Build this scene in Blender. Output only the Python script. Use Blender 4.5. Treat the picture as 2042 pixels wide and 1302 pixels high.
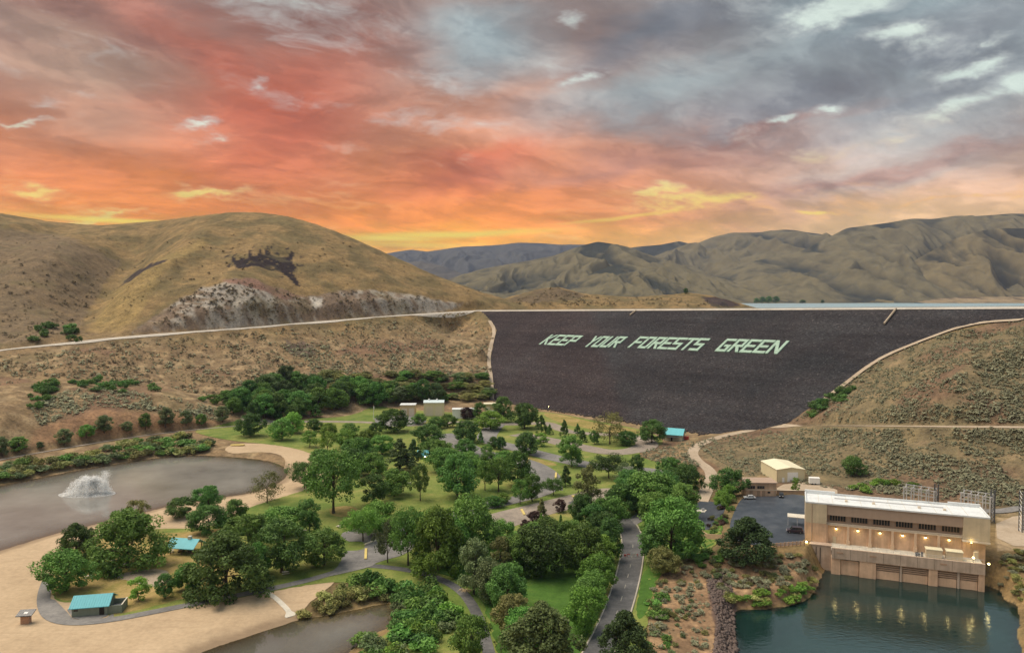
import bpy, bmesh, math, random
import numpy as np
from mathutils import Vector, Matrix
from mathutils.geometry import delaunay_2d_cdt

for o in list(bpy.data.objects):
    bpy.data.objects.remove(o)
SC = bpy.context.scene
COL = SC.collection

# ------------------------------------------------------------------ camera
H = 83.0                       # camera height above the park
F = 1480.0                     # focal length in pixels of the 2042 px wide frame
PITCH = math.atan((651 - 597) / F)
cam = bpy.data.cameras.new('camera')
cam.sensor_width = 36.0
cam.lens = 36.0 * F / 2042.0
cam.clip_start = 1.0
cam.clip_end = 60000.0
camo = bpy.data.objects.new('camera', cam)
COL.objects.link(camo)
camo.location = (0, 0, H)
camo.rotation_euler = (math.radians(90) - PITCH, 0, 0)
SC.camera = camo

# ------------------------------------------------------------------ light
SUN_AZ = math.radians(-16)     # towards the afterglow, left of the view axis
LIT_AZ = math.radians(-75)     # sun lamp turned off the afterglow, high left, so camera-facing walls catch light
SUN_EL = math.radians(62)
world = bpy.data.worlds.new('World')
SC.world = world
world.use_nodes = True
WN = world.node_tree
WN.nodes.clear()
sun = bpy.data.lights.new('sun', 'SUN')
sun.energy = 1.5
sun.angle = math.radians(55)
sun.color = (1.0, 0.84, 0.66)
suno = bpy.data.objects.new('sun', sun)
COL.objects.link(suno)
sd = Vector((math.sin(LIT_AZ) * math.cos(SUN_EL), math.cos(LIT_AZ) * math.cos(SUN_EL), math.sin(SUN_EL)))
suno.rotation_euler = sd.to_track_quat('Z', 'Y').to_euler()
suno.location = (0, 0, 500)
SC.view_settings.view_transform = 'Standard'
SC.view_settings.look = 'None'
SC.view_settings.gamma = 1.0
SC.view_settings.use_curve_mapping = False
SC.view_settings.exposure = 1.6
SKY_GAIN = 0.335
SC.cycles.max_bounces = 7
SC.cycles.diffuse_bounces = 3
SC.cycles.glossy_bounces = 3
SC.cycles.transmission_bounces = 3
SC.cycles.transparent_max_bounces = 12
SC.cycles.volume_bounces = 0


class NT:
    """small node-tree writer"""
    def __init__(s, tree):
        s.t = tree

    def n(s, kind, **kw):
        nd = s.t.nodes.new(kind)
        for k, v in kw.items():
            setattr(nd, k, v)
        return nd

    def lk(s, a, b):
        s.t.links.new(a, b)

    def val(s, sock, v):
        if hasattr(v, 'is_output') or isinstance(v, bpy.types.NodeSocket):
            s.lk(v, sock)
        else:
            sock.default_value = v

    def math(s, op, a, b=0.0, c=0.0, clamp=False):
        nd = s.n('ShaderNodeMath', operation=op, use_clamp=clamp)
        s.val(nd.inputs[0], a)
        s.val(nd.inputs[1], b)
        if op in ('MULTIPLY_ADD', 'SMOOTH_MIN', 'SMOOTH_MAX'):
            s.val(nd.inputs[2], c)
        return nd.outputs[0]

    def vmath(s, op, a, b=None, scale=None):
        nd = s.n('ShaderNodeVectorMath', operation=op)
        s.val(nd.inputs[0], a)
        if b is not None:
            s.val(nd.inputs[1], b)
        if scale is not None:
            s.val(nd.inputs['Scale'], scale)
        return nd.outputs['Value'] if op in ('DOT_PRODUCT', 'LENGTH') else nd.outputs[0]

    def mix(s, f, a, b, blend='MIX'):
        nd = s.n('ShaderNodeMix', data_type='RGBA', blend_type=blend)
        s.val(nd.inputs['Factor'], f)
        s.val(nd.inputs[6], a if not isinstance(a, tuple) or len(a) == 4 else a + (1,))
        s.val(nd.inputs[7], b if not isinstance(b, tuple) or len(b) == 4 else b + (1,))
        return nd.outputs[2]

    def ramp(s, f, stops, interp='LINEAR'):
        nd = s.n('ShaderNodeValToRGB')
        cr = nd.color_ramp
        cr.interpolation = interp
        while len(cr.elements) < len(stops):
            cr.elements.new(0.5)
        for e, (p, c) in zip(cr.elements, stops):
            e.position = p
            e.color = c if len(c) == 4 else tuple(c) + (1,)
        s.val(nd.inputs[0], f)
        return nd.outputs[0]

    def mapr(s, v, a, b, c=0.0, d=1.0, smooth=False):
        nd = s.n('ShaderNodeMapRange')
        nd.interpolation_type = 'SMOOTHSTEP' if smooth else 'LINEAR'
        s.val(nd.inputs[0], v)
        for i, x in enumerate((a, b, c, d)):
            nd.inputs[1 + i].default_value = x
        return nd.outputs[0]

    def noise(s, vec, scale, detail=6.0, rough=0.55, lac=2.0, dist=0.0, dim='3D', color=False):
        nd = s.n('ShaderNodeTexNoise', noise_dimensions=dim)
        s.lk(vec, nd.inputs['Vector'])
        nd.inputs['Scale'].default_value = scale
        nd.inputs['Detail'].default_value = detail
        nd.inputs['Roughness'].default_value = rough
        nd.inputs['Lacunarity'].default_value = lac
        nd.inputs['Distortion'].default_value = dist
        return nd.outputs['Color'] if color else nd.outputs['Fac']

    def comb(s, x, y, z):
        nd = s.n('ShaderNodeCombineXYZ')
        s.val(nd.inputs[0], x)
        s.val(nd.inputs[1], y)
        s.val(nd.inputs[2], z)
        return nd.outputs[0]


def srgb(r, g, b):
    f = lambda c: (c / 255 / 12.92) if c <= 10 else ((c / 255 + 0.055) / 1.055) ** 2.4
    return (f(r), f(g), f(b))


# ------------------------------------------------------------------ sky: afterglow behind broken cloud
def build_sky():
    w = NT(WN)
    tc = w.n('ShaderNodeTexCoord')
    d = w.vmath('NORMALIZE', tc.outputs['Generated'])
    sep = w.n('ShaderNodeSeparateXYZ')
    w.lk(d, sep.inputs[0])
    dx, dy, dz = sep.outputs
    z = w.math('MAXIMUM', dz, 0.0)
    nis = w.n('ShaderNodeTexSky', sky_type='NISHITA', sun_disc=False)      # clear air behind the clouds
    nis.sun_elevation = math.radians(1.0)
    nis.sun_rotation = SUN_AZ
    nis.altitude = 900
    clear = w.vmath('SCALE', nis.outputs[0], scale=0.11)
    # azimuth and height as bearings: a point of the sky keeps its place whoever looks
    az = w.math('ARCTAN2', dx, dy)
    q0 = w.comb(az, w.math('MULTIPLY', dz, 1.25), 0.0)
    # flat cloud deck for the perspective of the streets of cloud
    inv = w.math('DIVIDE', 1.0, w.math('ADD', z, 0.22))
    px = w.math('MULTIPLY', dx, inv)
    py = w.math('MULTIPLY', dy, inv)
    ca, sa = math.cos(math.radians(32)), math.sin(math.radians(32))
    qx = w.math('ADD', w.math('MULTIPLY', px, ca), w.math('MULTIPLY', py, sa))
    qy = w.math('SUBTRACT', w.math('MULTIPLY', py, ca), w.math('MULTIPLY', px, sa))
    p = w.comb(w.math('MULTIPLY', qx, 0.75), qy, 0.0)
    wc = w.vmath('SUBTRACT', w.noise(p, 1.6, 4, 0.55, color=True), (0.5, 0.5, 0.5))
    pw = w.vmath('ADD', p, w.vmath('SCALE', wc, scale=0.38))
    n_big = w.noise(pw, 1.15, 5, 0.52)
    n_mid = w.noise(w.vmath('ADD', pw, (3.7, 9.2, 1.3)), 3.1, 8, 0.62)
    n_fin = w.noise(w.vmath('ADD', pw, (1.7, 4.2, 6.3)), 8.0, 6, 0.64)
    n_gap = w.noise(w.vmath('ADD', pw, (11.1, 2.4, 5.0)), 2.6, 6, 0.62)
    # bearings with a ragged edge
    wb = w.vmath('SUBTRACT', w.noise(w.comb(az, w.math('MULTIPLY', dz, 2.2), 3.0), 4.5, 6, 0.6, color=True), (0.5, 0.5, 0.5))
    qb = w.vmath('ADD', q0, w.vmath('SCALE', wb, scale=0.17))
    qs = w.vmath('ADD', q0, w.vmath('SCALE', wb, scale=0.018))

    def bearing(x, y):
        r = ray_(x, y)
        l = math.sqrt(sum(c * c for c in r))
        return math.atan2(r[0], r[1]), 1.25 * r[2] / l

    def blob(x, y, rx, ry, rot=0.0, src=None):
        """soft patch of sky centred where the photograph shows pixel x, y; radii in pixels"""
        a, e = bearing(x, y)
        v = w.n('ShaderNodeMapping', vector_type='TEXTURE')
        w.lk(qb if src is None else src, v.inputs[0])
        v.inputs['Location'].default_value = (a, e, 0)
        v.inputs['Rotation'].default_value = (0, 0, math.radians(rot))
        v.inputs['Scale'].default_value = (rx / F, ry / F, 1)
        l = w.vmath('LENGTH', v.outputs[0])
        return w.mapr(l, 0.0, 1.0, 1.0, 0.0, True)

    def many(bl, src=None):
        o = None
        for b in bl:
            k = blob(*b[:5], src=src)
            if len(b) > 5:
                k = w.math('MULTIPLY', k, b[5])
            o = k if o is None else w.math('MAXIMUM', o, k)
        return o
    sh = (math.sin(SUN_AZ), math.cos(SUN_AZ), 0.0)
    hl = w.math('SQRT', w.math('ADD', w.math('MULTIPLY', dx, dx), w.math('MULTIPLY', dy, dy)))
    s = w.math('DIVIDE', w.vmath('DOT_PRODUCT', d, sh), w.math('MAXIMUM', hl, 0.02))
    glow = w.mapr(s, 0.76, 0.985, 0, 1, True)
    zj = w.math('MAXIMUM', w.math('ADD', z, w.math('MULTIPLY', w.math('SUBTRACT', n_mid, 0.5), 0.10)), 0.0)
    side_a = w.ramp(zj, [(0.0, srgb(255, 196, 30)), (0.075, srgb(255, 178, 44)), (0.105, srgb(248, 150, 56)), (0.15, srgb(230, 138, 76)), (0.22, srgb(206, 142, 110)),
                         (0.28, srgb(184, 144, 126)), (0.36, srgb(160, 138, 130)), (0.55, srgb(150, 148, 150)), (1.0, srgb(152, 158, 164))])
    side_b = w.ramp(zj, [(0.0, srgb(248, 204, 130)), (0.085, srgb(236, 194, 136)), (0.13, srgb(212, 172, 142)), (0.18, srgb(184, 162, 152)),
                         (0.25, srgb(160, 164, 165)), (0.34, srgb(154, 172, 177)), (0.55, srgb(152, 166, 176)), (1.0, srgb(154, 166, 176))])
    body = w.mix(glow, side_b, side_a)
    # colour of the great masses
    body = w.mix(many([(560, 215, 330, 280, 20, 0.85), (420, 110, 330, 130, -25, 0.8), (930, 340, 220, 80, 25, 0.7)]), body, srgb(204, 104, 74))
    body = w.mix(many([(160, 130, 280, 170, -20, 0.8), (250, 260, 220, 110, 0, 0.55)]), body, srgb(178, 150, 130))
    body = w.mix(many([(120, 20, 420, 60, -8, 0.8), (680, 40, 300, 100, 0, 0.6)]), body, srgb(146, 106, 94))
    body = w.mix(many([(960, 70, 240, 150, 0, 0.85), (1300, 190, 420, 110, 10, 0.75), (1800, 330, 300, 60, 8, 0.5), (1900, 200, 260, 200, 0, 0.5)]), body, srgb(168, 188, 192))
    body = w.mix(many([(1340, 62, 330, 70, 14, 0.95), (1900, 60, 260, 90, 0, 0.8), (1560, 205, 330, 80, 8, 0.8), (1830, 180, 260, 50, 20, 0.7)]), body, srgb(138, 143, 150))
    body = w.mix(many([(1250, 320, 480, 50, 7, 0.75), (1750, 340, 420, 34, 9, 0.7), (1450, 262, 330, 26, 10, 0.6)]), body, srgb(172, 124, 108))
    relief = w.ramp(n_big, [(0.32, (0.70, 0.70, 0.72)), (0.44, (0.90, 0.90, 0.91)), (0.52, (1.04, 1.04, 1.04)), (0.62, (1.26, 1.26, 1.24)), (0.74, (1.5, 1.5, 1.46))])
    body = w.mix(0.95, body, relief, 'MULTIPLY')
    fine = w.ramp(n_mid, [(0.30, (0.66, 0.66, 0.68)), (0.44, (0.86, 0.86, 0.87)), (0.495, (0.94, 0.94, 0.95)), (0.53, (1.12, 1.11, 1.10)), (0.70, (1.45, 1.42, 1.36))])
    body = w.mix(0.85, body, fine, 'MULTIPLY')
    body = w.mix(0.55, body, w.ramp(n_fin, [(0.3, (0.72, 0.72, 0.73)), (0.5, (1, 1, 1)), (0.7, (1.32, 1.30, 1.26))]), 'MULTIPLY')
    # breaks in the deck
    breaks = many([(1650, 25, 150, 50, 10), (1780, 70, 100, 40, 0), (1920, 112, 90, 34, 10), (2010, 170, 70, 50, 0), (1640, 214, 90, 26, 12), (1535, 238, 36, 22, 0), (1890, 220, 130, 40, 28), (1780, 262, 160, 34, 12, 0.9), (1660, 275, 80, 50, 40, 0.8), (1150, 40, 40, 40, 0, 0.8), (1180, 150, 110, 26, 22, 0.8),
                   (1400, 400, 190, 30, 4), (1330, 385, 50, 26, 0), (430, 282, 90, 24, 30, 0.9), (50, 246, 80, 14, 6), (420, 384, 100, 20, 6), (40, 388, 80, 24, 0), (230, 432, 120, 14, 4), (1960, 404, 150, 14, 0), (1640, 432, 90, 10, -5, 0.8), (520, 155, 30, 20, 0, 0.6), (90, 210, 60, 24, 0, 0.6)])
    gv = w.math('ADD', w.math('MULTIPLY', n_gap, 0.85), w.math('MULTIPLY', breaks, 0.31))
    gv = w.math('ADD', gv, w.math('MULTIPLY', w.math('SUBTRACT', n_fin, 0.5), 0.62))
    gapcol_hi = w.mix(0.82, clear, srgb(240, 255, 244))
    gapcol = w.mix(w.mapr(z, 0.12, 0.23, 0, 1, True), srgb(255, 222, 118), gapcol_hi)
    rim = w.math('MULTIPLY', w.mapr(gv, 0.46, 0.64, 0, 1, True), 0.40)
    body = w.mix(rim, body, w.mix(w.mapr(z, 0.10, 0.24, 0, 1, True), srgb(255, 190, 110), srgb(202, 208, 206)))
    gapcol = w.mix(0.8, gapcol, w.ramp(n_mid, [(0.32, (0.70, 0.72, 0.74)), (0.5, (0.98, 0.98, 0.98)), (0.66, (1.12, 1.10, 1.06))]), 'MULTIPLY')
    body = w.mix(w.mapr(gv, 0.58, 0.80, 0, 1.0, True), body, gapcol)
    # the bright slit above the far ridge
    slit = many([(900, 467, 330, 13, 3), (780, 476, 160, 14, 1), (830, 488, 200, 12, 0, 0.6), (1250, 432, 200, 7, 7, 0.6), (220, 440, 200, 9, -2)], qs)
    body = w.mix(w.math('MULTIPLY', slit, 0.95), body, srgb(255, 226, 92))
    body = w.mix(w.mapr(dz, -0.02, 0.0, 0, 1), srgb(120, 105, 90), body)
    bg = w.n('ShaderNodeBackground')
    w.lk(body, bg.inputs[0])
    bg.inputs[1].default_value = SKY_GAIN
    out = w.n('ShaderNodeOutputWorld')
    w.lk(bg.outputs[0], out.inputs[0])


def ray_(px, py):              # direction of a point of the photograph
    cx, cy = (px - 1021.0) / F, (651.0 - py) / F
    return (cx, math.cos(PITCH) + cy * math.sin(PITCH), -math.sin(PITCH) + cy * math.cos(PITCH))


build_sky()
world.cycles.sampling_method = 'MANUAL'
world.cycles.sample_map_resolution = 512

# ------------------------------------------------------------------ pixel helpers: where on the land does a point of the photograph lie
CP, SP = math.cos(PITCH), math.sin(PITCH)


def ray(px, py):
    cx, cy = (px - 1021.0) / F, (651.0 - py) / F
    return (cx, CP + cy * SP, -SP + cy * CP)


def at(px, py, D):             # at distance D (along Y)
    r = ray(px, py)
    k = D / r[1]
    return Vector((r[0] * k, D, H + r[2] * k))


def G(px, py, z=0.0):          # on the level z
    r = ray(px, py)
    k = (z - H) / r[2]
    return Vector((r[0] * k, r[1] * k, z))


def to_px(X, Y, Z):            # numpy: world -> photograph pixel
    zz = Z - H
    fw = Y * CP - zz * SP
    up = Y * SP + zz * CP
    return 1021 + F * X / fw, 651 - F * up / fw


# ------------------------------------------------------------------ numpy noise
_rng = np.random.RandomState(5)
_PERM = _rng.permutation(256)
_GR = _rng.uniform(-1, 1, (256, 2))
_GR /= np.linalg.norm(_GR, axis=1)[:, None]


def pnoise(x, y):
    x = np.asarray(x, float)
    y = np.asarray(y, float)
    xi, yi = np.floor(x).astype(int), np.floor(y).astype(int)
    xf, yf = x - xi, y - yi
    u, v = xf * xf * xf * (xf * (xf * 6 - 15) + 10), yf * yf * yf * (yf * (yf * 6 - 15) + 10)

    def g(ix, iy, fx, fy):
        h = _PERM[(_PERM[ix & 255] + iy) & 255]
        return _GR[h, 0] * fx + _GR[h, 1] * fy
    a, b = g(xi, yi, xf, yf), g(xi + 1, yi, xf - 1, yf)
    c, d = g(xi, yi + 1, xf, yf - 1), g(xi + 1, yi + 1, xf - 1, yf - 1)
    return (a + u * (b - a)) * (1 - v) + (c + u * (d - c)) * v


def fbm(x, y, oct=4, gain=0.5):
    s, a = 0, 1.0
    for k in range(oct):
        s = s + a * pnoise(x * 2 ** k + 17.3 * k, y * 2 ** k + 5.1 * k)
        a *= gain
    return s


def ridged(x, y, oct=4, gain=0.5):
    s, a = 0, 1.0
    for k in range(oct):
        s = s + a * (1 - 2.2 * np.abs(pnoise(x * 2 ** k + 31.7 * k, y * 2 ** k + 9.9 * k)))
        a *= gain
    return s


def in_poly(X, Y, poly):
    ins = np.zeros(np.shape(X), bool)
    n = len(poly)
    for i in range(n):
        x1, y1 = poly[i][0], poly[i][1]
        x2, y2 = poly[(i + 1) % n][0], poly[(i + 1) % n][1]
        if y1 == y2:
            continue
        c = ((y1 > Y) != (y2 > Y)) & (X < (x2 - x1) * (Y - y1) / (y2 - y1) + x1)
        ins ^= c
    return ins


def seg_dist(X, Y, pts, closed=False):
    best = np.full(np.shape(X), 1e9)
    zz = np.zeros(np.shape(X))
    n = len(pts)
    for i in range(n if closed else n - 1):
        a, b = pts[i], pts[(i + 1) % n]
        dx, dy = b[0] - a[0], b[1] - a[1]
        L = dx * dx + dy * dy + 1e-9
        t = np.clip(((X - a[0]) * dx + (Y - a[1]) * dy) / L, 0, 1)
        d = np.hypot(X - a[0] - t * dx, Y - a[1] - t * dy)
        m = d < best
        best = np.where(m, d, best)
        if len(a) > 2:
            zz = np.where(m, a[2] + t * (b[2] - a[2]), zz)
    return best, zz


def sstep(x, a, b):
    t = np.clip((x - a) / (b - a), 0, 1)
    return t * t * (3 - 2 * t)


def chaikin(pts, n=2, closed=False):
    pts = [tuple(p) for p in pts]
    for _ in range(n):
        out = []
        m = len(pts)
        rng = range(m) if closed else range(m - 1)
        if not closed:
            out.append(pts[0])
        for i in rng:
            a, b = pts[i], pts[(i + 1) % m]
            out.append(tuple(0.75 * x + 0.25 * y for x, y in zip(a, b)))
            out.append(tuple(0.25 * x + 0.75 * y for x, y in zip(a, b)))
        if not closed:
            out.append(pts[-1])
        pts = out
    return pts


def resample(pts, step, closed=False):
    pts = [np.array(p, float) for p in pts]
    if closed:
        pts = pts + [pts[0]]
    out = []
    for a, b in zip(pts[:-1], pts[1:]):
        L = np.linalg.norm((b - a)[:2])
        k = max(1, int(round(L / step)))
        for i in range(k):
            out.append(a + (b - a) * i / k)
    if not closed:
        out.append(pts[-1])
    return out


# ------------------------------------------------------------------ object helpers
def tag(o, label=None, cat=None, group=None, kind=None):
    if label:
        o['label'] = label
    if cat:
        o['category'] = cat
    if group:
        o['group'] = group
    if kind:
        o['kind'] = kind
    return o


def link(name, me, mat=None, parent=None):
    o = bpy.data.objects.new(name, me)
    COL.objects.link(o)
    if me is not None and mat is not None:
        me.materials.clear()
        me.materials.append(mat)
    if parent is not None:
        o.parent = parent
    return o


def empty(name, loc=(0, 0, 0), rz=0.0):
    o = bpy.data.objects.new(name, None)
    COL.objects.link(o)
    o.location = loc
    o.rotation_euler = (0, 0, rz)
    o.empty_display_size = 1.0
    return o


def np_mesh(name, verts, quads=None, tris=None, smooth=False):
    me = bpy.data.meshes.new(name)
    verts = np.asarray(verts, np.float32)
    me.vertices.add(len(verts))
    me.vertices.foreach_set('co', verts.ravel())
    loops, starts = [], []
    off = 0
    if quads is not None and len(quads):
        q = np.asarray(quads, np.int32)
        loops.append(q.ravel())
        starts.append(off + 4 * np.arange(len(q), dtype=np.int32))
        off += 4 * len(q)
    if tris is not None and len(tris):
        t = np.asarray(tris, np.int32)
        loops.append(t.ravel())
        starts.append(off + 3 * np.arange(len(t), dtype=np.int32))
        off += 3 * len(t)
    loops = np.concatenate(loops)
    starts = np.concatenate(starts)
    me.loops.add(len(loops))
    me.loops.foreach_set('vertex_index', loops)
    me.polygons.add(len(starts))
    me.polygons.foreach_set('loop_start', starts)
    if smooth:
        me.polygons.foreach_set('use_smooth', np.ones(len(starts), bool))
    me.update(calc_edges=True)
    return me


class MB:
    """collects solid shapes into one mesh"""
    def __init__(s):
        s.v, s.f = [], []

    def add(s, vs, fs):
        k = len(s.v)
        s.v += [tuple(v) for v in vs]
        s.f += [tuple(i + k for i in f) for f in fs]
        return s

    def box(s, x0, x1, y0, y1, z0, z1):
        vs = [(x0, y0, z0), (x1, y0, z0), (x1, y1, z0), (x0, y1, z0), (x0, y0, z1), (x1, y0, z1), (x1, y1, z1), (x0, y1, z1)]
        return s.add(vs, [(3, 2, 1, 0), (4, 5, 6, 7), (0, 1, 5, 4), (1, 2, 6, 5), (2, 3, 7, 6), (3, 0, 4, 7)])

    def prism(s, pts, axis, a, b):
        """outline pts (two coordinates) pushed along an axis from a to b"""
        n = len(pts)
        ins = {'x': lambda p, t: (t, p[0], p[1]), 'y': lambda p, t: (p[0], t, p[1]), 'z': lambda p, t: (p[0], p[1], t)}[axis]
        vs = [ins(p, a) for p in pts] + [ins(p, b) for p in pts]
        fs = [tuple(range(n - 1, -1, -1)), tuple(range(n, 2 * n))] + [(i, (i + 1) % n, n + (i + 1) % n, n + i) for i in range(n)]
        return s.add(vs, fs)

    def tube(s, pts, rad, n=8, cap=True):
        k0 = len(s.v)
        pts = [Vector(p) for p in pts]
        rad = rad if isinstance(rad, (list, tuple)) else [rad] * len(pts)
        rings = []
        for i, p in enumerate(pts):
            d = (pts[min(i + 1, len(pts) - 1)] - pts[max(i - 1, 0)])
            d = d.normalized() if d.length > 1e-9 else Vector((0, 0, 1))
            a = d.cross(Vector((0.31, 0.87, 0.12)) if abs(d.z) > 0.9 else Vector((0, 0, 1))).normalized()
            b = d.cross(a)
            rings.append([p + (a * math.cos(t) + b * math.sin(t)) * rad[i] for t in [2 * math.pi * j / n for j in range(n)]])
        vs = [v for r in rings for v in r]
        fs = []
        for i in range(len(rings) - 1):
            for j in range(n):
                fs.append((i * n + j, i * n + (j + 1) % n, (i + 1) * n + (j + 1) % n, (i + 1) * n + j))
        if cap:
            fs.append(tuple(range(n - 1, -1, -1)))
            fs.append(tuple((len(rings) - 1) * n + j for j in range(n)))
        return s.add(vs, fs)

    def mesh(s, name, bevel=0.0):
        me = bpy.data.meshes.new(name)
        me.from_pydata(s.v, [], s.f)
        bm = bmesh.new()
        bm.from_mesh(me)
        bmesh.ops.recalc_face_normals(bm, faces=bm.faces)
        if bevel:
            bmesh.ops.bevel(bm, geom=list(bm.edges), offset=bevel, segments=1, affect='EDGES')
        bm.to_mesh(me)
        bm.free()
        return me

    def build(s, name, mat, parent=None, bevel=0.0):
        return link(name, s.mesh(name, bevel), mat, parent)


# ------------------------------------------------------------------ materials
def new_mat(name):
    m = bpy.data.materials.new(name)
    m.use_nodes = True
    m.node_tree.nodes.clear()
    return m, NT(m.node_tree)


def finish(w, shader, disp=None):
    out = w.n('ShaderNodeOutputMaterial')
    w.lk(shader, out.inputs[0])


def pbsdf(w, color, rough=0.8, spec=0.3, metal=0.0, bump=None, bump_s=0.3, bump_d=0.1):
    b = w.n('ShaderNodeBsdfPrincipled')
    w.val(b.inputs['Base Color'], color if not isinstance(color, tuple) else (color + (1,) if len(color) == 3 else color))
    w.val(b.inputs['Roughness'], rough)
    b.inputs['Specular IOR Level'].default_value = spec
    b.inputs['Metallic'].default_value = metal
    if bump is not None:
        bn = w.n('ShaderNodeBump')
        bn.inputs['Strength'].default_value = bump_s
        bn.inputs['Distance'].default_value = bump_d
        w.lk(bump, bn.inputs['Height'])
        w.lk(bn.outputs[0], b.inputs['Normal'])
    return b.outputs[0]


def simple(name, col, rough=0.7, var=0.18, scale=1.5, spec=0.3, metal=0.0, emit=None, streak=False):
    """painted or cast surface with blotches, grain and streaks of wear"""
    m, w = new_mat(name)
    tc = w.n('ShaderNodeTexCoord')
    co = tc.outputs['Object']
    n1 = w.noise(co, scale, 6, 0.6)
    mp = w.n('ShaderNodeMapping')
    w.lk(co, mp.inputs[0])
    mp.inputs['Scale'].default_value = (3.0, 3.0, 0.25) if streak else (6.0, 6.0, 6.0)
    n2 = w.noise(mp.outputs[0], scale, 4, 0.6)
    f = w.math('ADD', w.math('MULTIPLY', n1, 0.55), w.math('MULTIPLY', n2, 0.45))
    k = w.mapr(f, 0.3, 0.7, 1 - var, 1 + var)
    c = w.vmath('SCALE', tuple(col), scale=k)
    sh = pbsdf(w, c, rough, spec, metal, bump=n2, bump_s=0.15, bump_d=0.05)
    if emit:
        e = w.n('ShaderNodeEmission')
        e.inputs[0].default_value = tuple(emit[0]) + (1,)
        e.inputs[1].default_value = emit[1]
        sh = e.outputs[0]
    finish(w, sh)
    return m


def leaf_mat(name, dark, light, trans=0.25, rough=0.65):
    m, w = new_mat(name)
    oi = w.n('ShaderNodeObjectInfo')
    at_ = w.n('ShaderNodeAttribute', attribute_name='tint')
    f = w.math('ADD', w.math('MULTIPLY', at_.outputs['Fac'], 0.75), w.math('MULTIPLY', oi.outputs['Random'], 0.35), clamp=True)
    c = w.mix(f, dark, light)
    hs = w.n('ShaderNodeHueSaturation')
    w.lk(c, hs.inputs['Color'])
    w.lk(w.mapr(oi.outputs['Random'], 0, 1, 0.475, 0.52), hs.inputs['Hue'])
    w.lk(w.mapr(w.math('FRACT', w.math('MULTIPLY', oi.outputs['Random'], 7.31)), 0, 1, 0.72, 1.32), hs.inputs['Value'])
    b = pbsdf(w, hs.outputs[0], rough, 0.25)
    t = w.n('ShaderNodeBsdfTranslucent')
    w.lk(hs.outputs[0], t.inputs[0])
    mx = w.n('ShaderNodeMixShader')
    mx.inputs[0].default_value = trans
    w.lk(b, mx.inputs[1])
    w.lk(t.outputs[0], mx.inputs[2])
    finish(w, mx.outputs[0])
    return m


def ground_mat(name, stops, scale=0.06, fine=1.6, rough=0.95, bump_d=0.25, mottled=0.35, wet=False):
    """soil, sand, turf, asphalt: broad patches, then grain"""
    m, w = new_mat(name)
    g = w.n('ShaderNodeNewGeometry')
    co = g.outputs['Position']
    big = w.noise(co, scale, 6, 0.6)
    mid = w.noise(co, scale * 6, 5, 0.6)
    fin = w.noise(co, fine, 4, 0.65)
    f = w.math('ADD', w.math('MULTIPLY', big, 0.6), w.math('MULTIPLY', mid, 0.4))
    c = w.ramp(f, stops)
    c = w.mix(mottled, c, w.ramp(fin, [(0.3, (0.5, 0.5, 0.5)), (0.5, (1, 1, 1)), (0.72, (1.55, 1.5, 1.45))]), 'MULTIPLY')
    if wet:                    # damp towards the waterline, with old tracks
        sp_ = w.n('ShaderNodeSeparateXYZ')
        w.lk(co, sp_.inputs[0])
        zz = w.math('ADD', sp_.outputs[2], w.math('MULTIPLY', w.math('SUBTRACT', mid, 0.5), 0.5))
        damp = w.mapr(zz, -0.95, -0.2, 1, 0, True)
        c = w.mix(w.math('MULTIPLY', damp, 0.75), c, (0.20, 0.145, 0.095))
        mp = w.n('ShaderNodeMapping')
        w.lk(co, mp.inputs[0])
        mp.inputs['Rotation'].default_value = (0, 0, 0.35)
        mp.inputs['Scale'].default_value = (0.05, 0.9, 1)
        trk = w.noise(mp.outputs[0], 0.9, 3, 0.5, dist=0.6)
        c = w.mix(w.mapr(trk, 0.56, 0.66, 0, 0.30, True), c, (0.34, 0.25, 0.16))
    finish(w, pbsdf(w, c, rough, 0.2, bump=fin, bump_s=0.5, bump_d=bump_d))
    return m


M = {}
M['sand'] = ground_mat('sand', [(0.30, (0.36, 0.272, 0.178)), (0.48, (0.44, 0.336, 0.222)), (0.66, (0.49, 0.38, 0.255))], 0.05, 0.8, mottled=0.2, bump_d=0.12, wet=True)
M['lawn'] = ground_mat('lawn', [(0.28, (0.065, 0.115, 0.022)), (0.43, (0.115, 0.172, 0.036)), (0.54, (0.19, 0.222, 0.058)), (0.66, (0.31, 0.265, 0.10))], 0.028, 1.8, mottled=0.45)
M['dry_lawn'] = ground_mat('dry_lawn', [(0.28, (0.13, 0.145, 0.035)), (0.44, (0.23, 0.20, 0.06)), (0.58, (0.36, 0.265, 0.11)), (0.70, (0.42, 0.30, 0.14))], 0.05, 1.8, mottled=0.4)
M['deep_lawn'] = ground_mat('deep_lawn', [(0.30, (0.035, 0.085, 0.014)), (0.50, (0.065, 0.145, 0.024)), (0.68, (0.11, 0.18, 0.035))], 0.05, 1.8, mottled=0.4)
M['asphalt'] = ground_mat('asphalt', [(0.30, (0.12, 0.12, 0.122)), (0.50, (0.185, 0.183, 0.182)), (0.68, (0.27, 0.262, 0.25))], 0.05, 1.2, rough=0.75, mottled=0.25, bump_d=0.05)
M['road_asphalt'] = ground_mat('road_asphalt', [(0.30, (0.065, 0.068, 0.072)), (0.50, (0.105, 0.108, 0.112)), (0.68, (0.165, 0.166, 0.168))], 0.09, 1.4, rough=0.7, mottled=0.35, bump_d=0.05)
M['fresh_asphalt'] = ground_mat('fresh_asphalt', [(0.30, (0.026, 0.034, 0.046)), (0.50, (0.052, 0.064, 0.082)), (0.68, (0.10, 0.112, 0.13))], 0.05, 0.9, rough=0.42, mottled=0.25, bump_d=0.04)
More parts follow.
